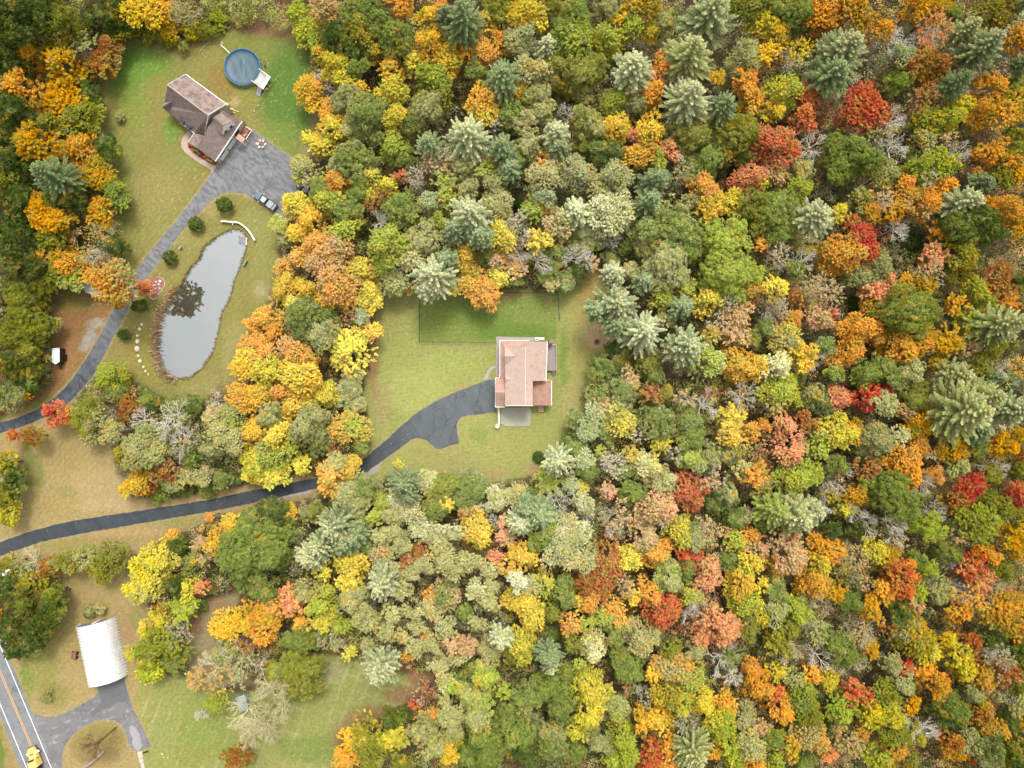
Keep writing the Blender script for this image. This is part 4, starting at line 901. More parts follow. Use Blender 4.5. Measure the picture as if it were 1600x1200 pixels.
def misc():
    # utility pole at the far left
    top = G(4.5, 895.5, 9.5); pl = empty("utility_pole", (top.x, top.y, 0), "wooden utility pole with white transformer cans, standing in the hedge", "utility pole")
    wood = simple_mat("weathered_pole", (178, 170, 160), .9, .12, 4)
    m = MB(); m.tube((top.x, top.y, -.2), (top.x, top.y, 9.8), .17, .12, 12); m.build("pole", wood, pl)
    m = MB(); m.beam((top.x - 1.1, top.y - .4, 9.2), (top.x + 1.1, top.y + .4, 9.2), .1, .12); m.build("crossarm", wood, pl)
    for dx, dy in ((.42, .3), (-.3, -.5)): m = MB(); m.tube((top.x + dx, top.y + dy, 8.1), (top.x + dx, top.y + dy, 9.0), .26, n=14); m.build("transformer", WHITE, pl, bevel=.03)
    for s in (-1, 0, 1): m = MB(); m.tube((top.x + s, top.y + s * .36, 9.26), (top.x + s, top.y + s * .36, 9.45), .06, n=8); m.build("insulator", WHITE, pl)
    # driftwood log and scrap on the island of grass
    w = simple_mat("grey_driftwood", (168, 156, 146), .9, .2, 5)
    m = MB(); pts = [(163, 1173, .3, .22), (157, 1180, .35, .26), (149, 1187, .35, .3), (141, 1193, .3, .34), (132, 1199, .3, .36)]
    for a, b2 in zip(pts, pts[1:]): m.tube(G(a[0], a[1], a[2]), G(b2[0], b2[1], b2[2]), a[3], b2[3], 9)
    for (a, b2, c, d2) in ((149, 1187, 143, 1182), (157, 1180, 152, 1173), (141, 1193, 130, 1189)): m.tube(G(a, b2, .4), G(c, d2, .8), .12, .05, 6)
    tag(m.build("fallen_log", w), "grey fallen log with snapped branches on the grass island", "log")
    # paving stones down from the barn driveway
    H = lambda a, b, z=0.0: G(200 + a / 17.78, 1150 + b / 17.78, z); st = simple_mat("cream_paving", (222, 208, 190), .9, .1, 3)
    for i, q in enumerate((((255, 445), (400, 425), (415, 600), (290, 630)), ((298, 640), (410, 628), (430, 740), (325, 745)), ((340, 758), (430, 752), (465, 900), (400, 960)))):
        m = MB(); m.slab([H(a, b2, .07) for a, b2 in q], .12); tag(m.build("paving_slab", st, bevel=.02), ["cream paving slab touching the barn driveway's pointed end", "cream paving slab in the middle of the short walk", "cream paving slab lowest on the short walk, cut by the photo's edge"][i], "paving slab", "slabs below the barn driveway")
    m = MB(); m.beam(H(410, 470, .2), H(560, 425, .2), .25, .25); tag(m.build("dark_log", BLACK), "short dark pipe lying beside the cream paving slabs", "pipe")
    m = MB(); m.blob(H(385, 510, .2), (.17, .2, .2), 5); tag(m.build("yellow_ball", simple_mat("pale_yellow", (250, 236, 160))), "small yellow ball resting on the cream paving", "ball")
    for i, (a, b2, r, w2) in enumerate(((945, 510, .28, "largest and highest"), (995, 590, .2, "in the middle"), (1110, 610, .18, "farthest right"))): m = MB(); m.blob(H(a, b2, .08), (r, r * .8, r * .6), 30 + i, 8, 6, .2); tag(m.build("rock", simple_mat("cream_rock", (224, 216, 158))), f"cream rock in the mown field right of the paving slabs, {w2}", "rock", "cream rocks in the mown field")
    # faded blue shed between the bushes
    K = lambda a, b2, z=0.0: G(340 + a / 20, 1060 + b2 / 20, z); sh = empty("shed", K(770, 780), "small shed with faded light-blue roof among the bushes", "shed")
    t = simple_mat("faded_blue_tin", (158, 184, 190), .6, .14, 3); m = MB(); m.slab([K(545, 610, 2.2), K(690, 555, 2.5), K(850, 1020, 2.5), K(700, 1050, 2.2)], .08).slab([K(690, 555, 2.5), K(830, 500, 2.2), K(985, 970, 2.2), K(850, 1020, 2.499)], .08); m.build("roof", t, sh)
    m = MB(); m.prism([tuple(K(580, 640, 2.2))[:2], tuple(K(815, 545, 2.2))[:2], tuple(K(955, 950, 2.2))[:2], tuple(K(710, 1020, 2.2))[:2]], 0, 2.1); m.build("wall", simple_mat("teal_boards", (110, 156, 160)), sh)
    q = K(880, 760, 1); m = MB(); m.box((q.x, q.y, 1.0), (.06, .8, 1.9), .3); m.build("door", CREAM, sh)
    # fence round the pink house's back lawn
    f = empty("wire_fence", G(656, 534), "thin dark wire fence enclosing the green back lawn", "fence"); dk = simple_mat("dark_fence", (52, 62, 44))
    run = [(874, 500), (871, 457), (760, 458), (656, 458), (656, 534), (700, 534.6), (776, 535)]
    m = MB(); ww = MB()
    for a, b2 in zip(run, run[1:]):
        p, q = G(*a), G(*b2); n = max(2, int((q - p).length / 2.4))
        for i in range(n): m = MB(); k = p.lerp(q, i / n); m.tube(k, k + Vector((0, 0, 1.3)), .05, n=6); m.build("post", dk, f)
        for z in (.2, .65, 1.25): ww.beam(p + Vector((0, 0, z)), q + Vector((0, 0, z)), .07 if z > 1 else .03, .04)
        # mesh infill
        kx = int((q - p).length / .3)
        for i in range(kx): k = p.lerp(q, i / kx); ww.beam(k + Vector((0, 0, .1)), k + Vector((0, 0, 1.22)), .012, .012)
    ww.build("wire_mesh", dk, f)
    # fire ring
    fr = empty("fire_pit", G(932.5, 534), "dark round fire ring on the sandy patch by the pines", "fire pit"); p = G(932.5, 534); m = MB()
    for i in range(14): a = 2 * math.pi * i / 14; m.box((p.x + .5 * math.cos(a), p.y + .5 * math.sin(a), .12), (.2, .23, .24), a)
    m.build("stone_ring", simple_mat("fire_stone", (136, 110, 100)), fr); m = MB(); m.tube(p, p + Vector((0, 0, .06)), .4, n=14); m.build("ashes", simple_mat("ash", (96, 84, 80)), fr)
    for i, (x, y) in enumerate(((925, 517), (935, 516))): m = MB(); m.blob(G(x, y, .15), (.3, .2, .2), 60 + i); tag(m.build("rock", simple_mat("pinkish_rock", (228, 196, 178))), ["pinkish rock above the fire ring, nearer the lawn", "pinkish rock above the fire ring, nearer the pines"][i], "rock", "rocks above the fire ring")
    # bits on the estate lawn
    m = MB(); m.tube(G(311, 81.5, .12), G(326, 65.5, .12), .12, .09, 8); tag(m.build("fallen_pole", simple_mat("pale_wood", (196, 184, 150))), "pale pole lying at the brush edge above the brown-roofed house", "pole")
    for i, (x, y, c, l) in enumerate(((300.5, 71, (214, 190, 180), "pinkish ball at the brush edge above the brown-roofed house"), (397.5, 173.8, (236, 238, 240), "white ball on the lawn below the pool, lower one"), (404, 165, (236, 238, 240), "white ball on the lawn below the pool, upper one"))): m = MB(); m.blob(G(x, y, .15), (.17, .17, .17), 9 + i, jit=.03); tag(m.build("ball", simple_mat("ball_skin", c)), l, "ball")
    m = MB(); m.tube(G(404, 7, .15), G(417, 46, .15), .1, .06, 6).tube(G(409, 22, .15), G(434, 8, .3), .06, .04, 6); tag(m.build("fallen_branch", simple_mat("brown_branch", (120, 92, 70))), "thin fallen branch on reddish ground above the pool", "branch")
    sl = empty("play_slide", G(479, 228), "small white and pale blue play slide at the tree edge above the lot", "slide"); m = MB(); m.beam(G(478, 223, 1.2), G(482, 238, .15), .45, .06); m.build("chute", simple_mat("pale_blue_plastic", (170, 200, 214), .4), sl)
    m = MB(); q = G(478, 222.5, 0)
    for dx in (-.2, .2): m.beam((q.x + dx, q.y + .5, 0), (q.x + dx, q.y + .1, 1.25), .06, .06)
    m.build("ladder", WHITE, sl)
misc()

def grave_tufts():
    """dry reeds on the pond's left bank and thin weeds round it: one mass"""
    n = 4200; P_ = []; poly = np.array(POND, float); segs = list(zip(POND, POND[1:] + POND[:1])); r = np.random.default_rng(5)
    lens = np.array([math.dist(a, b) for a, b in segs]); wt = lens.copy()
    for i, (a, b) in enumerate(segs):
        mx, my = (a[0] + b[0]) / 2, (a[1] + b[1]) / 2
        wt[i] *= 5 if (mx < 275 and my > 440) else (2.0 if mx < 330 else 1.0)
    k = r.choice(len(segs), n, p=wt / wt.sum()); A = np.array([s[0] for s in segs], float)[k]; B = np.array([s[1] for s in segs], float)[k]
    t = r.random((n, 1)); Q = A + (B - A) * t; nd = np.stack([(B - A)[:, 1], -(B - A)[:, 0]], 1); nd /= np.linalg.norm(nd, axis=1, keepdims=True)
    cen = poly.mean(0); sgn = np.sign(((Q - cen) * nd).sum(1, keepdims=True)); nd *= sgn
    west = ((Q[:, 0] < 278) & (Q[:, 1] > 440))
    off = np.where(west, r.normal(2.8, 3.0, n), r.normal(.5, 1.1, n)); Q = Q + nd * off[:, None]
    h = np.where(west, r.uniform(.5, 1.3, n), r.uniform(.2, .6, n)); X = (Q[:, 0] - 800) * S; Y = (600 - Q[:, 1]) * S
    ang = r.uniform(0, 2 * math.pi, n); lean = r.uniform(.1, .5, n) * h; wd = r.uniform(.03, .08, n)
    bx = np.stack([X, Y, np.full(n, -.2)], 1); tp = bx + np.stack([np.cos(ang) * lean, np.sin(ang) * lean, h + .1], 1); sd = np.stack([-np.sin(ang), np.cos(ang), np.zeros(n)], 1) * wd[:, None]
    V = np.stack([bx - sd, bx + sd, tp + sd * .7, tp - sd * .7], 1).reshape(-1, 3); q = np.arange(n * 4).reshape(n, 4)
    t = NT("dry_reed", .9); at = t.node("ShaderNodeAttribute", attribute_name="tone"); t.base(at.outputs["Color"])
    pal = np.array([lin(c) * .8 for c in ((222, 190, 150), (200, 164, 120), (236, 210, 176), (150, 130, 70), (176, 160, 90))]); ci = np.where(west, r.integers(0, 3, n), r.integers(1, 5, n)); cc = np.concatenate([pal[ci] * r.uniform(.7, 1.15, (n, 1)), np.ones((n, 1))], 1)
    o = bpy.data.objects.new("reeds", np_mesh("reeds", V, q, t.m, {"tone": (np.repeat(cc, 4, 0), 'FLOAT_COLOR', 'POINT')})); COL.objects.link(o); o["kind"] = "stuff"; o["label"] = "dry tan reeds crowding the pond's banks"
grave_tufts()
# ------------------------------------------------------------------ every tree and bush: x y r (quarter pixels inside its tile), form, colours
TREES = {
(0,0): """110 60 190 O dkg olv;100 190 110 O dkg;360 130 120 O olv dkg;20 330 120 O dkg olv;170 330 95 M gld rus;330 290 90 M olv gld;390 400 130 M gld olv;480 470 70 M gld;480 280 110 S khk;660 300 95 M rus tan;640 400 90 M rus olv;130 540 125 M org gld;60 600 90 O dkg olv;380 620 130 M gld yel;500 700 120 M olv lim;420 770 110 M olv lim;230 880 150 M gld;470 930 130 M org;610 1090 100 M gld org;520 1060 80 M org;290 1080 150 P sil;650 910 90 O dkg;70 700 110 O dkg;30 850 90 O dkg;280 760 80 M olv;60 1020 120 O dkg;60 1150 110 M olv dkg;560 590 70 O dkg;880 50 120 M gld yel;1000 60 80 M org gld;1130 40 90 S khk olv;700 60 110 O dkg;580 120 100 M dkg olv;720 170 100 M dkg olv;860 170 90 U olv;960 220 70 U olv;1070 190 90 U gld olv;1190 170 90 U olv yel;1290 200 70 U olv;1370 110 75 U lim olv;1060 275 45 U olv;1150 295 40 U olv khk;755 725 38 U khk;700 1180 75 M grn lim""",
(400,0): """270 60 80 M lim olv;330 170 100 M lim yel;380 260 80 M lim olv;430 330 80 M gld olv;430 50 90 M tan org;600 60 110 O grn khk;500 220 110 O dkg;620 330 90 O dkg;650 200 120 M olv gld;720 60 130 O grn olv;760 130 110 O grn;860 210 120 O grn;720 310 80 M olv gld;500 400 110 M yel olv;570 480 90 M yel olv;620 420 80 O grn;330 540 95 M gld org;360 640 65 M gld;430 520 70 S gry;440 680 55 M org gld;560 600 110 O khk grn;690 720 140 O grn khk;610 770 90 O khk;650 560 60 M gld;860 560 85 M yel lim;830 430 85 M gld rus;900 30 80 M org rus;1090 130 110 M gld yel;1080 260 110 M gld org;1200 330 100 M gld yel;1000 400 90 M yel olv;1100 470 110 M lim olv;1210 420 75 M gld;1160 50 60 M org;1290 80 150 P sil;1190 100 70 P sil;1300 200 70 P sil;1430 160 85 M gld khk;1530 60 100 O olv;1530 250 70 M org gld;1430 310 110 M org tan;1320 330 60 M org gld;1390 460 85 O grn dkg;1540 480 130 P sil;1420 640 125 M org yel;860 730 110 M yel gld;800 620 65 M yel;1060 680 115 O khk olv;1160 600 70 M olv lim;970 770 80 O grn;860 890 110 M lim grn;920 980 70 O grn;480 800 100 M yel gld;410 900 85 M yel olv;345 875 55 M yel;590 990 140 O grn khk;520 1040 80 O khk grn;300 1060 95 M khk yel;510 1120 100 M org gld;400 1160 60 O grn;700 1080 80 M yel grn;640 1160 75 O grn;1320 830 165 P pal sil;1080 900 100 P sil;1110 980 90 S tan gry;1160 1030 90 M tan gld;1320 1020 95 O khk;1440 1070 85 M lim khk;1470 1010 45 M org;1540 920 105 P sil;1585 1060 80 P sil;1180 1170 80 M lim sil;1000 1120 70 S gry;1330 1160 75 O khk;900 1110 45 M red tan;820 1150 70 M yel;1490 1150 75 L khk;1570 730 75 O grn;1500 800 55 S gry""",
(800,0): """90 60 110 M yel gld;150 140 55 M yel;250 30 80 O olv;340 90 55 M org gld;390 110 130 O grn lim;380 240 130 M lim grn;600 230 110 M lim yel;590 30 85 O khk;680 110 55 M gld;760 160 75 M lim olv;870 190 65 M yel gld;960 130 85 O khk olv;830 20 110 M gld olv;760 90 40 S gry;60 240 105 L khk sil;220 290 75 P pal sil;70 420 85 L khk sil;170 430 65 L khk;280 400 100 O olv khk;430 420 130 O olv khk;530 420 90 O olv khk;440 570 75 O olv khk;340 520 65 O olv;250 500 55 O khk;160 580 95 O khk olv;40 580 65 M gld rus;180 690 95 O khk;80 760 85 O khk tan;370 650 75 B gry;460 760 105 O olv khk;760 420 140 P pal sil;940 410 75 M org pnk;870 570 95 M org;860 480 45 M pnk org;1250 70 190 P sil pal;1130 310 160 P lim pal;1120 590 165 P pal sil;1330 660 105 P sil;1460 350 105 L khk;1560 130 75 M yel gld;1480 40 100 M olv grn;1560 360 55 M gld;1460 520 75 M org;1500 620 90 M org gld;1280 490 45 M gld;650 620 95 M lim olv;650 790 110 M gld yel;780 650 65 O khk dkg;860 790 110 M gld;770 850 45 M pnk;790 960 95 M gld org;980 940 80 M pnk org;900 1000 65 M lim yel;950 625 50 D dkg;600 930 100 O dkg grn;560 1010 75 O dkg grn;1060 830 100 O olv khk;1160 860 125 O olv khk;1280 870 75 O khk;1420 820 135 O olv;1220 1010 125 O grn;1210 1150 110 M org tan;1340 980 45 M org;1400 1080 60 D dkg;1460 960 65 O olv dkg;1575 870 95 M red pnk;1500 1100 110 M pnk red;1560 1150 50 M yel;275 830 85 P pal sil;300 930 75 P sil;100 900 105 O khk olv;450 920 65 O olv;200 1100 115 L khk tan;200 1000 55 M org;400 1080 115 L khk sil;650 1080 120 L khk sil;560 1170 95 L khk;900 1120 105 P sil;1050 1060 75 S khk gry;20 700 60 O grn;20 1000 80 O grn khk""",
(1200,0): """50 60 85 O grn olv;60 180 95 M gld yel;20 330 55 M gld;170 60 115 O grn dkg;350 60 130 M org rus;330 160 95 M rus org;560 50 140 M org gld;700 170 95 M org gld;180 340 85 S yel gld;500 290 180 P sil pal;420 450 130 P sil;820 170 105 B gry;940 30 85 M gld org;1060 50 105 M gld;1040 190 105 S pnk;970 300 50 M pnk;850 340 85 L sil khk;1150 90 55 O grn;1250 180 100 P lim pal;1380 270 155 P sil pal;1190 510 95 P sil;1450 60 120 M olv rus;1580 30 45 P sil;1570 230 75 M org;1580 400 55 P sil;830 500 80 O grn lim;900 400 85 M rus olv;1080 380 105 M rus gld;1030 500 85 M rus org;245 600 85 M red pnk;230 740 85 M red pnk;120 550 110 M lim yel;50 670 85 M gld yel;80 890 150 M red tan;620 660 140 M red crm;520 730 85 M red rus;700 810 80 M olv yel;850 680 105 B gry;960 620 95 S rus gry;990 740 80 M lim yel;1120 730 115 M lim yel;1200 670 75 M yel;1400 550 105 M org rus;1350 690 95 M org olv;1500 680 130 M org olv;1565 540 80 O grn olv;330 870 100 B gry;700 860 85 S gry khk;860 880 100 B gry;540 950 145 O grn;450 1040 90 O grn;660 1030 85 O grn;980 890 90 M khk gld;1110 880 65 S tan;740 1080 95 M khk gld;960 1050 105 M lim grn;1090 1010 80 M lim;220 1060 85 O khk dkg;200 1160 105 M lim yel;50 1070 90 M tan pnk;1420 950 85 M org;1510 1000 65 M org gld;1300 900 70 B gry;1190 960 60 B gry;1560 850 80 O olv grn;1560 1080 80 M gld;1300 1110 50 M rus org;1330 1150 75 P sil;850 1160 80 M org pnk;970 1130 65 S gry sil;1120 1170 75 M org;1450 1120 70 M olv;1540 960 60 O olv""",
(0,300): """100 60 125 O dkg olv;250 130 115 M gld yel;370 160 85 M gld;330 60 60 O olv;430 30 95 O dkg;610 110 85 M gld rus;650 190 55 M gld;730 40 85 M grn lim;650 250 85 S khk dkg;730 340 75 O dkg grn;300 280 85 M olv gld;60 250 125 O dkg olv;245 400 75 M org;390 430 105 M org;320 500 85 M olv org;90 420 115 O dkg olv;430 520 95 M lim khk;580 420 80 S gry khk;200 560 120 O olv grn;100 650 120 O olv dkg;590 520 75 M org yel;690 560 145 M org khk;740 640 80 M org;650 470 50 M rus org;890 590 60 M red pnk;150 800 130 O olv;215 850 105 O olv;305 830 58 M olv khk;60 900 120 O olv dkg;165 990 92 O olv dkg;80 1080 110 O dkg khk;195 1120 82 O dkg khk;660 1150 105 M lim grn;790 1180 55 U yel olv;1580 820 65 M org;1550 960 80 M org tan;1530 1080 100 M gld yel""",
(400,300): """250 80 105 M yel gld;150 210 60 O lim khk;350 190 95 M gld org;240 260 55 M gld;180 300 50 O khk grn;460 60 90 M lim yel;560 100 105 O grn lim;540 210 105 M lim yel;400 30 70 O grn;640 20 70 O grn;700 20 55 M yel;740 150 80 B gry;740 60 75 S rus;380 320 105 M org tan;490 330 100 M tan org;290 400 80 M org tan;400 420 115 M tan org;170 490 75 M org khk;180 590 105 M gld lim;310 600 65 M gld;500 440 85 M tan gld;480 580 125 M org tan;540 660 85 M gld org;430 680 65 M gld;640 480 95 M yel gld;690 640 105 M yel gld;740 700 45 M yel;230 700 65 M yel khk;300 780 130 O grn khk;400 900 105 O khk grn;430 770 75 O grn;460 850 65 O khk;80 780 95 M org gld;110 870 65 M org;30 950 65 M org;60 1000 75 M org tan;220 990 105 M org tan;330 1060 65 M org;60 1120 120 M yel lim;260 1150 120 M yel gld;580 760 75 S rus tan;660 780 50 L sil dkg;590 1000 140 M yel gld;720 870 55 M gld org;640 900 65 M yel;600 1170 70 O khk;900 100 105 O grn;970 140 75 M grn lim;950 50 65 M grn;1080 60 75 L sil khk;1200 60 85 M lim khk;1050 90 35 M org;1140 190 75 M olv lim;820 310 145 M lim olv;800 440 85 M lim;1050 300 130 O khk olv;960 400 95 L khk tan;860 560 95 L khk grn;950 590 50 M rus gld;1340 130 135 P pal sil;1240 230 95 P sil;1400 280 85 P sil;1100 510 165 P pal sil;1180 430 85 P sil;1080 600 85 P pal sil;1300 420 105 M gld olv;1340 540 105 M gld org;1250 590 55 M yel;1430 620 115 M org;1510 520 75 M yel gld;1440 400 65 O grn;1540 270 105 M yel gld;1560 230 45 S gry;1520 420 55 M tan org;1585 440 45 M tan;1500 60 105 L khk""",
(800,300): """30 190 80 S gry sil;50 60 45 D dkg;140 110 85 M lim grn;210 40 75 L sil khk;200 110 45 M org;170 310 75 M yel gld;50 380 80 B gry;160 400 85 B gry;80 280 55 S gry;30 480 55 M org tan;30 550 45 O grn;400 120 90 P pal;300 200 95 L khk tan;480 250 120 O khk lim;430 320 75 O khk;620 90 150 L khk pal;690 160 80 L khk;860 50 105 P sil;780 170 55 D dkg;390 380 85 B gry;480 400 60 B gry;500 450 45 M tan org;640 270 60 B gry;710 340 55 O grn dkg;280 380 85 O grn dkg;240 480 85 O grn;420 490 75 O dkg grn;340 540 65 O grn sil;240 570 50 L khk tan;620 420 65 O grn khk;630 510 80 P pal sil;740 490 55 O khk;820 560 75 P sil;550 300 50 D dkg;1000 220 190 O grn khk;960 430 160 O khk grn;1120 330 110 O grn;840 350 75 O khk lim;1040 520 100 O khk grn;900 540 50 M gld;1240 110 85 M gld yel;1290 60 75 M gld;1130 60 65 M khk tan;1400 60 85 M yel gld;1340 300 165 O lim grn;1370 520 165 O lim grn;1550 330 45 M org;1500 610 45 M org gld;1510 510 70 M lim yel;1520 60 110 O olv grn;1550 170 90 O olv;1230 690 105 M yel gld;1090 610 75 M lim yel;940 660 75 M lim yel;1060 720 80 P sil;660 700 160 P sil pal;530 740 85 P sil;650 830 95 P sil;830 870 155 P pal sil;1090 960 135 P sil pal;950 800 55 M khk rus;1220 1060 115 M lim pal;1430 1080 115 M gld org;1550 1100 75 M gld;1430 780 85 M tan org;1400 890 85 M tan org;1300 830 75 S tan gry;1250 900 55 M gld khk;1510 920 65 O olv khk;1350 700 75 S gry rus;570 1110 95 O grn dkg;690 1080 95 O dkg grn;850 1080 85 M olv grn;900 1160 65 O grn;740 1170 85 M tan lim;650 1000 75 O dkg grn;1580 850 55 O grn""",
(1200,300): """80 110 150 O grn olv;60 280 75 O grn;310 150 130 P pal sil;70 390 75 S gry rus;260 410 85 B gry;170 480 55 O grn lim;240 360 35 M yel;440 130 65 M yel olv;500 190 55 M rus;590 50 85 M olv khk;700 60 85 S gry org;650 120 75 M org gld;790 110 75 M gld org;860 40 105 M gld tan;640 230 75 B gry;500 380 140 M org grn;600 310 110 M crm red;420 400 90 M org olv;710 460 110 O khk grn;560 530 75 L khk grn;870 200 75 B gry;960 130 65 S tan;1020 50 105 M org rus;1250 60 125 P pal sil;1280 190 150 O dkg grn;1400 230 95 O dkg grn;1130 200 85 O grn dkg;1510 100 115 M org;1560 220 65 M gld olv;1180 380 130 M olv yel;1230 470 105 M olv yel;920 310 70 D dkg;1050 250 55 M org rus;1050 400 85 M pnk tan;1020 500 85 S tan gry;870 560 55 M gld org;980 580 75 M gld;740 560 80 M pnk red;660 620 75 M pnk tan;330 600 110 S tan gry;260 650 75 S tan gld;180 670 55 M rus;50 590 85 M yel gld;60 720 75 S gry tan;340 760 105 M tan pnk;400 760 35 M crm;160 800 65 M org tan;560 690 60 D dkg grn;640 730 65 M gld rus;900 720 175 O grn olv;920 830 100 O grn olv;1470 520 75 M rus red;1440 610 85 M rus red;1500 690 65 M org rus;1555 560 65 O dkg grn;1370 560 55 S rus gry;1320 600 75 M lim yel;1160 700 55 M gld org;1260 810 85 M lim yel;1370 700 65 M lim;1510 820 150 P lim pal;1420 900 60 P sil;620 850 125 M org;540 970 95 M org;700 900 75 M org;850 960 140 M org gld;970 930 100 M org gld;780 870 55 M gld;1120 930 85 M gld lim;1250 970 75 M tan khk;1420 970 105 M olv lim;120 920 95 M khk yel;60 880 75 M tan;220 1030 85 M gld yel;50 1100 105 M pal yel;360 960 55 L grn sil;370 1030 55 B gry;440 1060 65 M org khk;400 1130 55 O grn lim;120 1190 75 M lim;300 1100 55 B gry;650 1120 105 O grn olv;600 1160 75 M lim grn;760 1130 95 O grn khk;900 1110 95 O khk grn;1050 1070 50 M gld;1200 1150 115 P pal lim;1340 1130 75 M olv;1540 1100 65 S org gry;1420 1170 55 P sil""",
(0,600): """50 80 95 O dkg khk;160 70 40 M yel;185 10 60 O dkg;45 125 55 S khk;330 190 85 M crm pnk;420 190 55 M red org;190 330 64 M rus olv;90 325 34 M red;730 60 65 O grn;560 150 95 O olv khk;800 130 75 M rus dkg;780 190 55 U rus;920 110 75 O grn dkg;620 230 85 S khk tan;500 240 85 O olv;560 320 65 M khk tan;700 300 85 L khk;800 240 80 B gry;980 230 115 B gry;1090 150 75 O grn dkg;1200 140 75 O dkg grn;1130 230 55 L khk grn;1290 110 45 B gry;870 400 140 L khk grn;980 430 95 L khk grn;1060 380 95 B gry;1160 370 55 S tan gry;760 450 70 M olv gld;1440 200 95 M khk lim;1330 200 75 L khk tan;1380 300 95 L khk;1450 360 85 L khk;1300 400 85 O khk dkg;1200 450 65 M grn;850 600 95 M gld rus;910 640 65 M rus red;800 660 50 M gld;1020 530 85 M rus khk;1170 590 65 M khk gld;1260 570 75 L khk tan;1080 620 65 O khk grn;1380 600 65 O grn khk;1000 680 70 U grn lim;1130 660 55 U grn;1300 650 70 U grn lim;1450 590 55 U grn;1520 90 105 M org gld;1560 300 105 M gld org;1580 480 105 M yel lim;1570 570 65 M yel;20 500 85 M olv gld;60 560 80 O dkg olv;60 640 75 O dkg grn;20 700 85 M olv;50 820 80 M yel olv;160 1130 85 S khk gry;60 1130 65 M olv gld;280 1150 75 M rus olv;400 1120 75 M olv khk;520 1090 85 M khk olv;680 1090 100 M olv khk;620 1170 80 M olv;960 1100 125 M yel khk;880 1160 95 M yel;1110 1010 75 O dkg grn;1070 960 45 M org;1010 1020 45 M rus;1200 1110 75 M grn olv;1320 830 30 M org;1340 980 95 M gld org;1440 890 85 M gld lim;1250 1000 50 M tan;1300 1090 65 S tan;1500 1100 170 O grn;1550 890 95 O grn;1460 1000 95 O grn""",
(400,600): """30 70 80 M gld;180 60 105 M org tan;290 40 65 M gld;190 180 65 M gld;240 130 75 M gld;330 120 75 M yel lim;410 60 95 M yel olv;80 190 85 O khk grn;30 290 95 M gld org;130 320 85 M yel gld;290 250 110 O khk olv;380 200 75 O khk;60 430 105 M lim khk;170 440 110 M lim yel;40 560 90 M yel lim;130 550 85 M yel lim;290 510 65 M yel;560 60 105 O khk grn;630 120 65 O khk;400 380 80 O dkg khk;590 270 115 M lim org;660 380 60 O grn;500 400 45 S rus;490 590 125 M org;500 490 80 L khk gld;600 500 55 M gld;560 560 65 M gld org;100 830 120 O dkg grn;60 920 95 O grn;60 1060 140 O grn;200 800 55 M gld;350 800 75 O olv khk;560 700 120 O khk grn;680 660 90 O grn khk;640 740 85 O khk;920 620 105 P sil;960 700 60 P sil;900 500 35 M gld lim;1080 620 85 L khk;760 640 60 U khk;790 740 65 M lim olv;750 820 55 M lim;890 730 85 L khk pal;960 750 65 L khk pal;860 830 75 L khk;990 830 75 L khk pal;480 900 145 P sil pal;560 990 115 P sil;400 1020 105 P sil pal;620 950 75 P sil;330 1080 105 P pal sil;640 880 75 O grn khk;600 1120 115 M yel gld;420 1160 55 M yel;700 1020 55 O grn;780 950 65 L khk;860 930 75 L khk;780 1060 75 L tan khk;800 1150 95 L khk sil;900 1010 75 L khk;940 1110 55 M rus tan;1030 1050 55 M rus;1090 930 85 L khk pal;1020 910 65 L khk sil;1170 670 105 O olv grn;1320 650 115 O grn sil;1280 730 75 O grn;1420 670 65 O grn dkg;1180 740 55 M gld;1120 800 75 O grn;1310 830 55 M rus khk;1240 920 60 L khk pal;1380 930 105 M gld yel;1380 800 65 M gld khk;1420 790 35 B gry;1490 890 38 B gry;1500 720 85 L khk pal;1580 700 50 L khk;1560 880 55 M pnk tan;1570 960 55 M pnk khk;1500 1070 45 M pnk;1150 1010 75 L khk;1180 1100 75 L khk;1060 1130 75 L khk;980 1170 75 L khk;1330 1120 75 L khk;1240 1160 65 L khk;1450 1150 65 L khk;1560 1140 55 M org gld""",
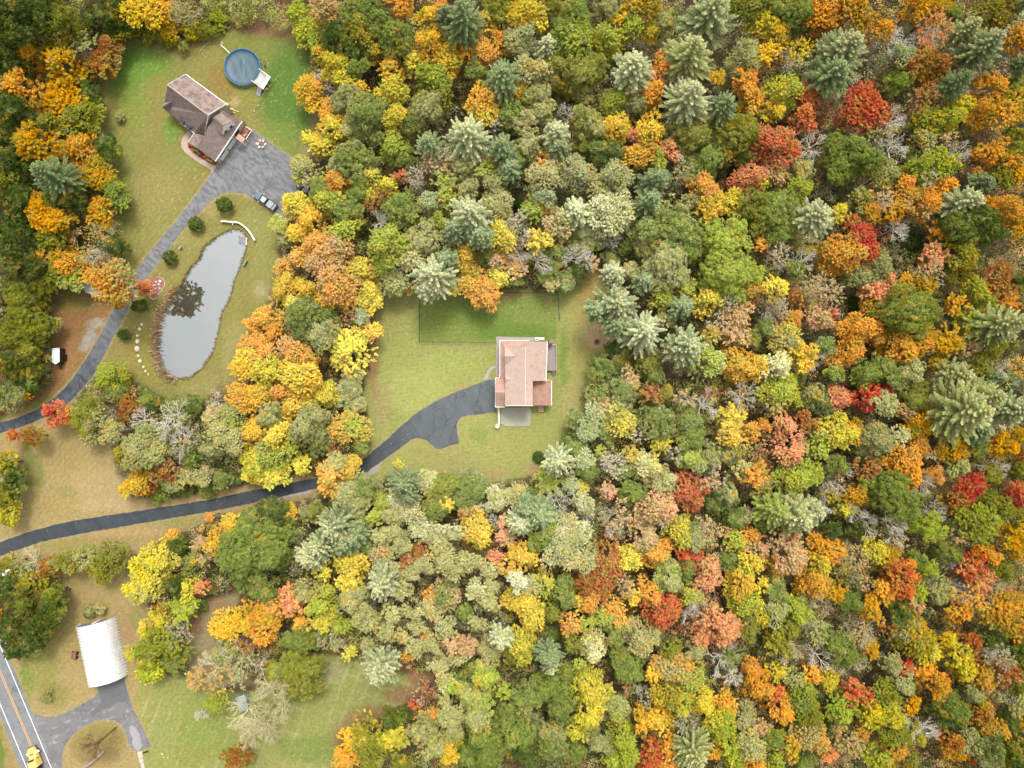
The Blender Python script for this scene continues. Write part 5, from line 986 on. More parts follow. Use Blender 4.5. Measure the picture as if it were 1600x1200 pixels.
(800,600): """560 60 105 M grn tan;480 60 50 U grn;700 60 100 O grn khk;680 220 120 M yel khk;540 210 85 L khk sil;600 130 75 M tan org;400 220 75 O grn sil;470 300 85 L sil grn;590 320 65 O grn sil;340 340 50 U grn;170 460 42 D dkg;290 480 105 P pal sil;440 480 75 L sil;230 610 90 M lim khk;370 620 65 L sil khk;440 640 42 M yel;400 400 90 O grn dkg;480 560 65 O grn;130 700 65 O grn dkg;30 690 85 L khk;290 760 78 B gry;450 750 75 L khk pal;180 820 120 P sil;90 780 85 P sil;50 870 95 P pal sil;190 960 105 O grn lim;350 1010 145 L khk pal;340 920 105 L khk pal;450 1100 105 L khk;80 1100 105 M gld;40 1050 65 M gld org;230 1110 55 S tan;480 840 55 B gry;630 500 85 S gry;550 420 35 M lim;700 540 55 O grn;590 660 55 M tan pnk;770 690 95 O grn;850 520 95 M pal yel;760 450 65 M gld khk;940 360 75 M yel lim;790 320 55 S gry;910 230 120 O grn khk;1100 230 110 O grn khk;1120 320 105 O grn;920 450 50 D grn;1020 440 55 S gry;1130 470 95 O lim khk;1260 450 85 O khk grn;950 600 105 O khk tan;1110 690 125 M red pnk;1200 640 45 M crm pnk;1240 590 85 S tan gry;920 780 125 M tan pnk;940 850 65 S gry sil;670 830 105 S tan;660 940 55 B gry;790 860 45 M tan org;1060 930 105 M yel lim;820 950 105 M tan khk;900 1070 105 M org gld;740 1090 85 M yel gld;1010 1030 50 D dkg;1110 1080 75 M red;600 1080 105 M rus org;640 1160 85 M rus;960 990 45 M org;1080 90 65 S tan gld;870 60 75 M rus grn;950 60 55 O olv;1240 140 105 B gry;1240 50 55 S rus;1490 80 85 B gry;1360 220 85 M yel gld;1400 330 105 M gld khk;1500 300 55 M org;1580 260 38 M org;1440 520 55 M khk;1520 580 85 M org olv;1560 660 75 M olv tan;1380 420 75 O grn khk;1260 750 85 O dkg grn;1350 700 85 O khk dkg;1480 820 55 M khk tan;1400 850 75 O grn dkg;1240 900 105 S tan;1160 970 85 L khk grn;1480 950 75 M org gld;1400 980 65 M lim org;1520 1030 85 M tan pnk;1500 1110 85 M yel gld;1350 1100 75 O grn khk;1240 1160 85 M pnk tan;1560 880 45 O grn;1450 1160 75 M lim yel;1100 1170 65 O grn;980 1140 75 O khk lim""",
(1200,600): """100 60 125 M lim yel;30 130 65 S tan;200 100 65 M lim;330 100 95 O dkg khk;440 90 85 M pnk rus;110 250 78 M pnk;240 230 65 M rus pnk;140 400 115 M pnk tan;640 80 88 M crm;740 40 58 M crm;730 130 95 L khk sil;860 160 65 M tan org;920 120 45 M org;450 310 130 M yel lim;540 300 85 M gld;330 390 90 M lim khk;700 370 120 O khk grn;820 330 65 L khk pal;930 70 110 O olv khk;980 240 85 M gld yel;900 290 55 M yel;1020 150 55 M gld;1280 170 210 P pal lim;1380 80 150 P lim pal;1540 160 125 P sil pal;1180 80 95 P lim pal;1320 290 85 P sil;1150 320 75 M yel olv;1080 410 55 M gld org;1200 420 85 M gld yel;1190 520 75 M khk lim;1300 400 80 O grn dkg;1480 380 85 M gld yel;1580 450 38 M rus;950 400 75 M org tan;1000 440 55 S gry;880 530 130 M org;1050 570 65 M org tan;640 530 85 M rus khk;430 510 85 O grn;200 600 130 M lim;280 560 65 M lim;60 800 120 P lim sil;190 830 180 P pal lim;290 800 95 P pal;410 620 85 S gry rus;560 560 45 B gry;390 690 45 M yel;420 780 60 B gry;560 700 75 M gld org;800 680 160 O grn olv;850 780 100 O grn;700 640 75 O grn;1060 640 75 B gry;1280 650 100 M crm red;1570 690 85 M crm red;1110 830 75 B gry;640 820 75 B gry;850 890 85 B gry;700 900 75 B gry;900 990 65 B gry;1020 900 100 O lim grn;1170 950 55 S tan;1180 740 85 M rus olv;1320 880 120 M olv lim;1450 760 110 M olv;1530 950 85 M gld olv;1575 830 55 M olv gld;1500 540 75 B gry;400 920 75 O dkg;480 780 55 M yel olv;550 900 65 O dkg;120 1060 140 M tan pnk;30 1000 55 S tan;360 1040 105 M gld org;320 1150 105 M yel gld;60 1140 65 M gld;540 1090 75 S tan khk;680 1040 75 M yel lim;760 1080 75 M gld;820 1000 55 S tan;930 1100 65 O grn;860 1160 85 M red org;1120 1050 75 O grn;1390 1070 62 M org;1310 1030 28 M org;1280 1150 85 M red crm;1200 1140 55 S pnk;1550 1050 60 M gld olv;1000 1150 65 M lim;1480 1160 75 O olv;1590 540 70 O olv;1590 330 70 M gld olv;1400 560 60 O olv;40 900 75 O dkg""",
(0,900): """290 190 105 O dkg olv;240 290 110 O dkg olv;40 330 100 O dkg;350 120 60 O dkg olv;150 330 120 O dkg grn;80 440 95 O dkg;200 420 95 O dkg;330 110 60 O olv;120 180 110 O dkg rus;30 260 55 M rus;170 60 90 M olv gld;30 60 90 O dkg grn;30 350 55 S gry;290 750 45 U khk;560 220 50 U khk dkg;630 200 42 U khk;900 60 130 M yel khk;830 90 75 M yel;1010 180 50 S rus;1080 60 75 O dkg;1160 80 75 M yel lim;1150 210 90 M lim olv;1260 70 45 M pnk red;1300 90 42 D grn;1000 270 85 M yel tan;900 330 65 M yel tan;1090 350 90 S gry tan;990 480 155 M olv lim;1090 520 90 O grn olv;930 590 90 M lim yel;830 480 50 M yel khk;1400 330 105 M gld;1540 270 105 M gld org;1270 180 38 U grn;1320 620 120 S tan gld;1230 660 65 M tan gld;1400 480 85 O khk dkg;1480 560 120 S khk gry;1550 430 75 S rus gry;1340 800 70 M lim khk;1480 920 125 B pal;1560 1000 110 B pal;1500 1070 85 B pal;1480 1150 85 M rus dkg;1190 940 38 B gry;500 1140 85 B rus;1560 40 95 O grn""",
(400,900): """60 90 95 O grn;110 180 85 M org tan;60 260 95 M gld org;40 360 85 M org gld;230 150 85 M pnk org;330 90 105 M khk gld;380 180 115 M lim yel;430 270 85 M yel lim;290 280 55 M org;590 20 85 M yel gld;600 150 105 O khk grn;650 220 75 O khk;780 60 110 P pal sil;540 320 65 M lim;700 290 85 L khk;850 230 65 L khk;960 210 55 L khk;900 80 75 L khk;1010 320 55 L khk sil;820 350 65 L khk;930 370 65 L khk;1080 210 65 L khk tan;1180 130 95 M grn tan;1100 120 45 M org;1210 60 65 O grn;1180 330 70 L khk sil;1370 80 65 L khk pal;1460 160 65 L khk;1380 280 65 L khk;1300 220 55 O grn;1470 60 55 L khk;1100 430 75 L khk tan;1230 420 65 L tan;1000 450 55 L khk;1330 440 65 L tan rus;1450 480 75 L khk tan;1270 510 55 L khk;1150 560 65 L khk tan;1180 640 55 L khk;950 490 38 M org gld;1060 370 30 M org;1530 390 80 P pal sil;1580 150 45 M gld;1580 480 45 M olv;775 590 130 P pal sil;700 430 50 O khk;310 380 110 O grn olv;200 400 50 O grn;250 600 150 O olv grn;340 700 85 O olv khk;120 600 85 O grn olv;150 700 75 O khk;230 720 75 O grn;480 400 85 S khk gry;580 480 45 M yel khk;20 560 55 S gry rus;30 800 105 B pal;100 930 65 B pal;30 1060 75 B pal;1080 730 80 S rus gry;1000 800 35 M red;1110 860 48 M org;1040 890 45 M gld;1250 690 85 M lim pal;1330 600 65 O grn;1440 620 105 O lim khk;1400 780 105 O lim khk;1380 890 105 O khk lim;1210 870 95 L khk;1060 980 105 O khk olv;1120 1050 85 O khk;1230 970 75 L khk;1210 1080 85 M gld lim;1420 1010 105 O grn;1450 1120 115 O grn;1330 1130 75 O grn;1300 1030 50 O dkg;860 900 90 O dkg olv;930 860 50 O dkg;860 1000 85 M yel lim;700 1000 120 M olv gld;620 1030 85 M gld org;560 1140 85 M org;700 1130 105 M olv lim;920 1150 55 O olv;1560 720 55 M lim;1570 870 85 O grn;1560 1060 65 O grn""",
(800,900): """40 30 75 L pal sil;110 60 65 L khk;200 50 85 M lim yel;60 150 105 M yel lim;120 240 105 M yel gld;230 220 75 M olv lim;330 120 85 O grn lim;330 30 55 O grn;470 40 95 M rus;570 40 100 M rus red;500 150 95 M org gld;430 170 55 M gld rus;700 60 75 S tan rus;640 200 75 M org;580 260 75 M lim khk;670 290 55 M org;650 370 75 O grn khk;470 290 50 M lim;370 300 75 M org tan;380 230 40 D dkg sil;260 370 50 D grn;60 450 115 M yel olv;230 500 95 P sil;240 570 50 P pal;390 420 55 M olv;520 460 95 M pal yel;410 540 45 M lim;880 110 75 M org;960 220 130 M red;900 300 65 M red pnk;990 30 100 O khk lim;760 110 55 M gld;820 40 38 M org;1230 30 75 M pnk tan;1130 130 75 M lim gld;1180 200 75 B gry;1130 290 70 B gry;1290 330 130 M pnk tan;1370 330 85 M pnk;1200 380 75 M pnk;1440 70 115 M gld yel;1480 180 105 M lim yel;1570 60 55 M yel;1560 250 75 M yel olv;1480 330 80 M olv grn;820 420 105 L khk tan;880 380 55 L khk;740 600 105 O grn;680 520 75 O grn;1000 580 105 M khk org;930 560 65 M org gld;1110 640 105 M lim tan;1150 470 65 O khk;1000 480 75 M olv;870 600 55 M gld;1370 600 105 B gry;1360 520 65 O grn;1430 700 60 B gry;1560 700 95 M org gld;1510 600 65 M org;200 710 95 O grn;280 700 95 O grn;80 760 105 O grn khk;340 620 65 O grn;310 830 105 O grn;480 700 115 M yel lim;560 770 85 M yel khk;470 850 105 M yel lim;640 810 85 O khk lim;720 700 55 S rus gry;830 750 55 S gry;960 760 110 M olv gld;1080 800 85 M lim gld;1190 800 105 M yel gld;1340 810 75 M org yel;900 910 85 M gld org;830 900 75 M gld rus;980 900 65 M gld olv;1080 910 85 S gry dkg;1310 940 105 M lim yel;1460 900 95 M khk tan;1570 950 55 M tan;230 1030 120 O grn khk;60 970 105 O grn;60 1100 115 O dkg grn;400 980 75 M yel lim;400 1100 75 O grn;540 1040 85 O khk grn;700 1040 110 M lim yel;720 1140 80 M lim;620 1160 65 M lim;880 1080 65 M red org;980 1060 55 M org;860 1170 80 M red;1150 1120 145 P lim pal;1270 1100 65 M org gld;1370 1080 85 M lim yel;1500 1060 95 L khk;1400 1170 65 M lim;1560 1040 45 M yel;1520 1160 85 M org;960 1160 55 M org red""",
(1200,900): """60 100 95 O grn khk;50 220 85 L khk sil;190 210 85 M lim;300 60 120 M org gld;420 100 65 M gld;350 170 80 B tan;430 250 45 B tan;520 170 80 O grn dkg;650 220 80 M gld org;740 90 75 M org lim;860 50 105 M red org;930 100 75 M lim;900 170 55 M tan org;840 230 85 O dkg grn;590 40 45 S tan;1060 60 75 S khk;1100 130 65 O khk;1250 130 105 S org tan;1200 220 85 M org gld;1330 30 75 M pnk crm;1340 160 75 S tan;1500 90 80 B pal;1480 230 130 M org gld;1560 330 75 M org;940 400 120 M olv yel;1000 470 95 M yel;1120 400 55 M yel;880 350 85 M khk olv;1270 430 85 M rus red;1200 530 85 M yel olv;1240 600 75 M yel;1350 640 85 M org gld;1400 400 80 O dkg grn;1440 500 85 S gry;1490 600 75 M rus pnk;1560 450 70 O dkg grn;300 330 85 S khk;430 420 105 O grn;500 500 85 O grn;550 350 75 S tan khk;680 400 85 B tan;730 330 55 S rus;640 450 55 M gld;120 330 85 M olv;60 430 75 M olv gld;150 540 75 B pal;230 500 75 B pal;380 560 85 B gry;280 620 55 M org;500 630 55 B pal;620 580 65 B pal;170 650 65 M khk lim;390 660 65 M yel;860 580 55 M pnk crm;960 570 55 M org;1040 670 105 M org;1080 760 55 M org;780 550 75 O khk;850 680 75 L khk sil;30 730 55 M red org;80 820 105 M org gld;60 600 65 M yel;220 780 95 M grn lim;260 880 95 M olv lim;560 740 85 M red pnk;480 830 115 M lim grn;640 850 85 M yel;740 760 105 M olv lim;750 880 115 M yel lim;880 800 55 M gld yel;400 900 50 D grn;590 980 45 M org pnk;40 1020 75 O grn lim;150 1060 85 M gld tan;280 1020 115 M khk org;380 1110 65 M pnk org;520 1050 85 M tan lim;230 1160 75 O grn;60 1170 65 M lim;800 1000 95 M olv lim;930 990 65 M lim yel;800 1090 75 M org tan;1040 1040 100 B gry;1150 1040 75 M rus org;1170 840 110 O grn;1100 860 80 O dkg grn;1270 1040 85 L khk grn;1200 1100 75 M gld org;1340 880 85 M rus org;1430 960 95 M org olv;1400 1080 120 O dkg khk;1520 1080 95 M olv gld;1500 900 75 O dkg grn;1290 740 55 O khk grn;1540 800 65 L khk;1330 800 45 M gld;700 1150 85 M lim rus;900 1160 65 M olv rus;1280 1120 35 M red;1560 1010 55 O dkg;1550 1180 90 O dkg olv;1590 1110 75 M gld olv;1585 700 70 O olv dkg;1590 900 75 M gld rus;1500 1160 60 M lim;1590 560 60 M olv gld;1450 1180 70 M olv rus;1590 180 70 M org olv""",
}
# the little firs set along the driveway, in whole pixels: x y r
FIRS = [(347, 318, 14.5, "largest round dark fir beside the asphalt lot, topmost of the driveway row"), (302, 348, 13.5, "round dark fir second from the top of the driveway row"), (262, 400.5, 12, "dark fir in the middle of the driveway row"),
        (213, 477.5, 13, "spreading dark fir at the rope across the driveway"), (189.5, 522, 10.5, "smallest and lowest dark fir of the driveway row")]
# ------------------------------------------------------------------ trees
PAL = {'red': (192, 88, 64), 'crm': (196, 50, 62), 'pnk': (226, 150, 112), 'org': (228, 160, 68), 'gld': (222, 180, 62), 'yel': (216, 198, 70), 'lim': (170, 180, 68), 'olv': (136, 136, 52),
       'grn': (128, 142, 70), 'dkg': (76, 92, 44), 'khk': (174, 172, 118), 'pal': (220, 216, 170), 'sil': (164, 174, 130), 'tan': (196, 164, 124), 'rus': (166, 104, 58), 'amb': (208, 152, 44), 'pgn': (128, 146, 98), 'ppl': (156, 164, 98), 'gry': (184, 176, 156)}
LEAF_K = 0.93
def leaf_mat(nm="tree_leaves", blend=.62):
    """leaves: two colours of the tree (object colour and its second colour) mixed clump by clump"""
    m = bpy.data.materials.new(nm); m.use_nodes = True; n, l = m.node_tree.nodes, m.node_tree.links; n.clear()
    oi = n.new("ShaderNodeObjectInfo"); a2 = n.new("ShaderNodeAttribute"); a2.attribute_type = 'OBJECT'; a2.attribute_name = "second_tone"
    tn = n.new("ShaderNodeAttribute"); tn.attribute_name = "tone"; sep = n.new("ShaderNodeSeparateColor"); l.new(tn.outputs["Color"], sep.inputs[0])
    mx = n.new("ShaderNodeMix"); mx.data_type = 'RGBA'; l.new(sep.outputs[0], mx.inputs[0]); l.new(oi.outputs["Color"], mx.inputs[6]); l.new(a2.outputs["Color"], mx.inputs[7])
    # neighbouring hues drift through every crown
    gp = n.new("ShaderNodeNewGeometry"); z1 = n.new("ShaderNodeTexNoise"); z2 = n.new("ShaderNodeTexNoise")
    for z, sc, dt in ((z1, .42, 5), (z2, .13, 3)): z.inputs["Scale"].default_value = sc; z.inputs["Detail"].default_value = dt; z.inputs["Roughness"].default_value = .68; l.new(gp.outputs["Position"], z.inputs["Vector"])
    r1 = n.new("ShaderNodeMapRange"); r1.inputs[1].default_value = .47; r1.inputs[2].default_value = .66; r1.inputs[4].default_value = blend; l.new(z1.outputs[0], r1.inputs[0])
    r2 = n.new("ShaderNodeValToRGB"); e2 = r2.color_ramp.elements; l.new(z2.outputs[0], r2.inputs[0])
    while len(e2) < 6: e2.new(.5)
    for e, (p, c) in zip(e2, ((.30, 'grn'), (.40, 'olv'), (.47, 'lim'), (.54, 'khk'), (.60, 'gld'), (.68, 'amb'))): e.position = p; e.color = (*[float(v) * LEAF_K for v in lin(PAL[c])], 1)
    bm = n.new("ShaderNodeMix"); bm.data_type = 'RGBA'; l.new(r1.outputs[0], bm.inputs[0]); l.new(mx.outputs[2], bm.inputs[6]); l.new(r2.outputs[0], bm.inputs[7])
    hv = n.new("ShaderNodeHueSaturation"); hv.inputs["Saturation"].default_value = 1.0; l.new(bm.outputs[2], hv.inputs["Color"]); l.new(sep.outputs[1], hv.inputs["Value"])
    mr = n.new("ShaderNodeMapRange"); mr.inputs[3].default_value = .478; mr.inputs[4].default_value = .538; l.new(sep.outputs[2], mr.inputs[0]); l.new(mr.outputs[0], hv.inputs["Hue"])
    d = n.new("ShaderNodeBsdfDiffuse"); t = n.new("ShaderNodeBsdfTranslucent"); ms = n.new("ShaderNodeMixShader"); ms.inputs[0].default_value = .32
    l.new(hv.outputs[0], d.inputs[0]); l.new(hv.outputs[0], t.inputs[0]); l.new(d.outputs[0], ms.inputs[1]); l.new(t.outputs[0], ms.inputs[2])
    o = n.new("ShaderNodeOutputMaterial"); l.new(ms.outputs[0], o.inputs[0]); return m
LEAF = leaf_mat()
NEEDLE = leaf_mat('pine_needles', .22)
def bark_mat(name, c, k=.62):
    t = NT(name, .9); t.base(t.ramp(t.noise(3, 4, .6), [(0.3, tuple(v * .75 for v in alb(c, k))), (0.7, alb(c, k))])); return t.m
BARK = bark_mat("brown_bark", (128, 112, 98)); PALEBARK = bark_mat("pale_bark", (214, 208, 200))
BAREBARK = bark_mat("bleached_bark", (240, 234, 218), .8); KHAKIBARK = bark_mat("khaki_twigs", (226, 216, 172), .8); RUSTBARK = bark_mat("brown_twigs", (150, 116, 88))

def unit(v): return v / np.maximum(np.linalg.norm(v, axis=1, keepdims=True), 1e-9)
def quads(c, nrm, su, sv, r, along=None):
    """leaf sprays: centres, normals, sizes -> vertices (n*4,3)"""
    n = len(c); nrm = unit(nrm); h = r.normal(size=(n, 3)) if along is None else along
    u = unit(h - (h * nrm).sum(1, keepdims=True) * nrm); v = np.cross(nrm, u)
    su = np.broadcast_to(su, n)[:, None]; sv = np.broadcast_to(sv, n)[:, None]
    k = r.uniform(.5, .95, (n, 1))
    return np.stack([c - u * su, c - v * sv * k + u * su * .1, c + u * su, c + v * sv + u * su * .05], 1).reshape(-1, 3)
def tubes(segs, sides=4):
    """segs: list of (p, q, r0, r1) -> vertices, faces"""
    P = np.array([s[0] for s in segs], float); Q = np.array([s[1] for s in segs], float); R0 = np.array([s[2] for s in segs]); R1 = np.array([s[3] for s in segs])
    d = unit(Q - P); up = np.where(np.abs(d[:, 2:3]) < .9, [[0, 0, 1.]], [[1., 0, 0]]); a = unit(np.cross(d, up)); b = np.cross(a, d)
    V = []
    for C, R in ((P, R0), (Q, R1)):
        for j in range(sides): t = 2 * math.pi * j / sides; V.append(C + (a * math.cos(t) + b * math.sin(t)) * R[:, None])
    V = np.stack(V, 1); n = len(segs); base = np.arange(n)[:, None] * 2 * sides; F = []
    for j in range(sides): k = (j + 1) % sides; F.append(np.stack([base[:, 0] + j, base[:, 0] + k, base[:, 0] + sides + k, base[:, 0] + sides + j], 1))
    return V.reshape(-1, 3), np.concatenate(F)
def lobes(R, H, r, k):
    """uneven dome made of k big limbs: centres and radii"""
    out = [(0, 0, H * .55, R * .46)]
    a0 = r.uniform(0, 6.28)
    for i in range(k):
        a = a0 + 2 * math.pi * i / k + r.normal(0, .25); d = R * r.uniform(.40, .72); q = R * r.uniform(.24, .42)
        out.append((d * math.cos(a), d * math.sin(a), H * r.uniform(.12, .72), q))
    for i in range(max(2, k // 2)): a = r.uniform(0, 6.28); dd = R * r.uniform(.15, .4); out.append((dd * math.cos(a), dd * math.sin(a), H * r.uniform(.6, .82), R * r.uniform(.2, .34)))
    return np.array(out)
def crown_mesh(form, R, seed):
    """a crown of radius R standing on z=0 (its lowest leaves); returns mesh"""
    r = np.random.default_rng(seed)
    H = {'M': 2.3, 'O': 2.2, 'L': 2.5, 'P': 2.2, 'D': 1.9, 'U': .8, 'S': 1.3}[form] * R
    if form in 'MOUDS' or form == 'L':
        k = {'M': 9, 'O': 10, 'U': 5, 'D': 5, 'L': 8, 'S': 6}[form] + (2 if R > 4.5 else 0) - (1 if R < 2.6 else 0)
        L = lobes(R, H, r, k)
        if form == 'D': L = np.array([(0, 0, H * .4, R * .72)] + [(R * .45 * math.cos(a), R * .45 * math.sin(a), H * .35, R * .42) for a in np.arange(5) * 1.257])
        cs = {'M': .42, 'O': .50, 'U': .36, 'D': .34, 'L': .36, 'S': .55}[form]       # clump size
        vary = (.82, 1.0, 1.22, .92, 1.1)[seed // 7 % 5] if form in 'MOL' else 1.0; cs *= vary
        area = (4 * math.pi * L[:, 3] ** 2).sum() * .75
        nc = int(area / (cs * cs * {'M': 1.75, 'O': 1.7, 'U': 1.5, 'D': 1.1, 'L': 1.3, 'S': 4.0}[form]))
        w = L[:, 3] ** 2; li = r.choice(len(L), nc, p=w / w.sum()); d = unit(r.normal(size=(nc, 3))); d[:, 2] = np.where(d[:, 2] < -.35, -d[:, 2], d[:, 2])
        rad = L[li, 3] * r.choice([1.0, .96, .8, .6], nc, p=[.5, .2, .2, .1]) * np.where(r.random(nc) < .22, r.uniform(1.05, 1.32, nc), r.uniform(.86, 1.08, nc))
        c = L[li, :3] + d * rad[:, None] * np.array([1, 1, .9])
        deep = np.zeros(nc)
        for q in L: deep = np.maximum(deep, (q[3] - np.linalg.norm((c - q[:3]) / [1, 1, .9], axis=1)) / q[3])
        thin = (np.cos(np.arctan2(c[:, 1], c[:, 0]) - r.uniform(0, 6.28)) > .45) & (r.random(nc) < (.5 if seed % 3 == 1 else .15)); keep = (deep < .5) & (c[:, 2] > -.1 * R) & ~thin; c = c[keep]; d = d[keep]; nc = len(c)
        cen = c - np.array([0, 0, H * .3]); outd = unit(cen * [1, 1, .8])
        dirn = unit(outd + d * .7 + np.array([0, 0, .15]) + r.normal(0, .25, (nc, 3)))
        m = {'M': 24, 'O': 27, 'U': 14, 'D': 14, 'L': 18, 'S': 12}[form]
        ls = {'M': .125, 'O': .115, 'U': .12, 'D': .12, 'L': .115, 'S': .12}[form]       # leaf-spray half size
        ctone = r.random(nc); cval = r.normal(0, 1, nc)
        C = np.repeat(c, m, 0); D = np.repeat(dirn, m, 0); n = len(C)
        if form in 'MLS':       # pointed sprays, longer than wide
            t = r.random(n) ** .8; side = r.normal(size=(n, 3)); side -= (side * D).sum(1, keepdims=True) * D
            ln = {'M': 1.25, 'L': 1.1, 'S': 1.3}[form] * cs; P = C + D * (t * ln)[:, None] + unit(side) * (r.random(n) ** .6 * cs * {'M': .62, 'L': .42, 'S': .6}[form] * (1.15 - t))[:, None] * np.array([1, 1, .6])
            nr = D * .45 + np.array([0, 0, .75]) + r.normal(0, .38, (n, 3))
        else:                   # rounded puffs
            s = unit(r.normal(size=(n, 3))); s = unit(s + D * .75); P = C + s * (cs * r.uniform(.65, 1.0, n))[:, None]; nr = s * .8 + np.array([0, 0, .35]) + r.normal(0, .32, (n, 3))
        sz = ls * (vary ** .8) * r.uniform(.65, 1.35, n); V = quads(P, nr, sz * (1.5 if form == 'L' else 1.05), sz * (.6 if form == 'L' else .95), r, along=(D + r.normal(0, .5, (n, 3))) if form == 'L' else None)
        rho = np.linalg.norm(P[:, :2], axis=1) / R; azi = np.arctan2(P[:, 1], P[:, 0])
        side_w = .5 + .5 * np.cos(azi - r.uniform(0, 6.28))
        tone = np.clip(.95 * (np.repeat(ctone, m) - .42) + .9 * (rho - .55) * (1 if seed % 2 else .3) + .45 * side_w * (seed % 3 == 0) + r.normal(0, .16, n), 0, 1)
        val = np.clip(1.0 + .10 * np.repeat(cval, m) + r.normal(0, .10, n), .55, 1.5)
        hue = np.clip(.5 + .18 * np.repeat(r.normal(0, 1, nc), m) + r.normal(0, .15, n), 0, 1)
    elif form == 'P':           # white pine: tiers of plumes, each a limb with feathered sprays
        V_, T_, B_ = [], [], []
        tiers = int(9 + R * 1.0)
        for ti in range(tiers):
            f = ti / (tiers - 1); z = H * (.08 + .90 * f); Lb = R * (1.0 - f ** 1.25) * .98 + .45
            nb = max(5, int(4.5 + Lb * 1.2)); a0 = r.uniform(0, 6.28)
            for b in range(nb):
                a = a0 + 2 * math.pi * b / nb + r.normal(0, .16); lb = Lb * r.uniform(.72, 1.06); rise = .10 + .45 * f
                dr = np.array([math.cos(a), math.sin(a), 0]); sidev = np.array([-math.sin(a), math.cos(a), 0])
                ns = int(12 + lb * 12)
                t = np.sort(r.uniform(.18, 1.0, ns)); wid = (.12 + .28 * np.sin(np.pi * np.clip(t, 0, 1) ** .8) ) * min(1.3, .55 + lb * .22)
                q = 5; tt = np.repeat(t, q); ww = np.repeat(wid, q); o = r.uniform(-1, 1, ns * q)
                P = dr * (tt * lb)[:, None] + sidev * (o * ww)[:, None] + np.array([0, 0, 1.]) * (z + lb * rise * tt ** 1.6 - .12 * np.abs(o) * ww + r.normal(0, .05, ns * q))[:, None]
                al = dr + sidev * (o * .9)[:, None] + np.array([0, 0, .15]) + r.normal(0, .15, (ns * q, 3))
                nr = np.array([0, 0, 1.]) + r.normal(0, .35, (ns * q, 3)) + sidev * (o * .5)[:, None]
                s = r.uniform(.09, .18, ns * q); V_.append(quads(P, nr, s * 1.35, s * .5, r, along=al))
                tip = np.clip((tt - .5) * 1.3, 0, 1) * (.35 + .65 * f); T_.append(np.clip(tip * .85 + .25 * f + r.normal(0, .13, ns * q), 0, 1)); B_.append(np.clip(.86 + .22 * tt + .1 * r.normal(0, 1, ns * q) + .12 * r.normal(), .5, 1.5))
        V = np.concatenate(V_); tone = np.concatenate(T_); val = np.concatenate(B_); n = len(tone); hue = np.clip(.5 + r.normal(0, .15, n), 0, 1)
    n = len(tone); col = np.repeat(np.stack([tone, val, hue, np.ones(n)], 1), 4, 0)
    V = V.copy(); V[:, 2] = np.maximum(V[:, 2], -.3)
    return np_mesh(form_name[form] + "_crown", V, np.arange(n * 4).reshape(n, 4), NEEDLE if form in 'PD' else LEAF, {"tone": (col, 'FLOAT_COLOR', 'POINT')}), H
form_name = {'M': 'maple', 'O': 'oak', 'L': 'larch', 'P': 'pine', 'D': 'fir', 'U': 'bush', 'S': 'thin', 'B': 'bare'}
def trunk_mesh(form, R, H, zb, seed, mat):
    """trunk from the ground (z=0) to the crown, with limbs; crown bottom at zb"""
    r = np.random.default_rng(seed + 999); segs = []; r0 = .05 * R + .10
    top = zb + H * (.92 if form == 'P' else .55); nseg = 5; pts = [np.array([0, 0, -1.2])]
    for i in range(1, nseg + 1): f = i / nseg; pts.append(np.array([r.normal(0, .05) * R * f * .5, r.normal(0, .05) * R * f * .5, top * f]))
    for i in range(nseg): segs.append((pts[i], pts[i + 1], r0 * (1 - .8 * i / nseg), r0 * (1 - .8 * (i + 1) / nseg)))
    if form != 'P':
        for k in range(6): a = k * 1.05 + r.uniform(-.3, .3); s = np.array([0, 0, zb + H * (.14 + .05 * k)]); e = s + np.array([math.cos(a) * R * .5, math.sin(a) * R * .5, H * .25]); segs.append((s, e, r0 * .35, r0 * .12))
    V, F = tubes(segs, 6); return np_mesh("trunk", V, F, mat)
def bare_mesh(R, H, seed, mat, dense=1.0):
    """leafless limbs forking five times"""
    r = np.random.default_rng(seed + 5000); segs = []
    def grow(p, d, ln, rad, lev):
        steps = 2; q = p
        for s in range(steps):
            nd = d + r.normal(0, .13, 3); nd /= np.linalg.norm(nd); q2 = q + nd * ln / steps; segs.append((q, q2, rad * (1 - .3 * s / steps), rad * (1 - .3 * (s + 1) / steps))); q = q2; d = nd
        if lev <= 0: return
        k = int(r.integers(2, 4)) + (1 if lev >= 3 else 0)
        for i in range(k):
            nd = d * .85 + unit(r.normal(size=(1, 3)))[0] * .50 + np.array([0, 0, .08]); nd /= np.linalg.norm(nd); grow(q, nd, ln * r.uniform(.58, .8), max(rad * .60, .018), lev - 1)
    top = np.array([0, 0, H * .45]); segs.append((np.array([0, 0, -1.2]), top, .045 * R + .11, .035 * R + .07)); nl = 8
    for i in range(nl):
        a = i * 2.4 + r.uniform(-.3, .3); el = r.uniform(.35, 1.25); p = top * r.uniform(.75, 1.0); d = np.array([math.cos(a) * math.cos(el), math.sin(a) * math.cos(el), math.sin(el)])
        grow(p, d, R * .42, .018 * R + .055, 4)
    P = np.array([s[1] for s in segs]); sc = R / np.percentile(np.linalg.norm(P[:, :2], axis=1), 96)
    segs = [(np.array([s[0][0] * sc, s[0][1] * sc, s[0][2]]), np.array([s[1][0] * sc, s[1][1] * sc, s[1][2]]), s[2], s[3]) for s in segs]
    V, F = tubes(segs, 3); return np_mesh("branches", V, F, mat), [s[1] for s in segs]
SIZES = {'M': (1.6, 2.8, 4.4), 'O': (1.8, 3.2, 5.2), 'L': (2.0, 3.2, 4.6), 'P': (2.6, 4.2, 6.2), 'D': (1.5, 2.2), 'U': (1.4, 2.2), 'S': (2.2, 3.6), 'B': (2.0, 3.6)}
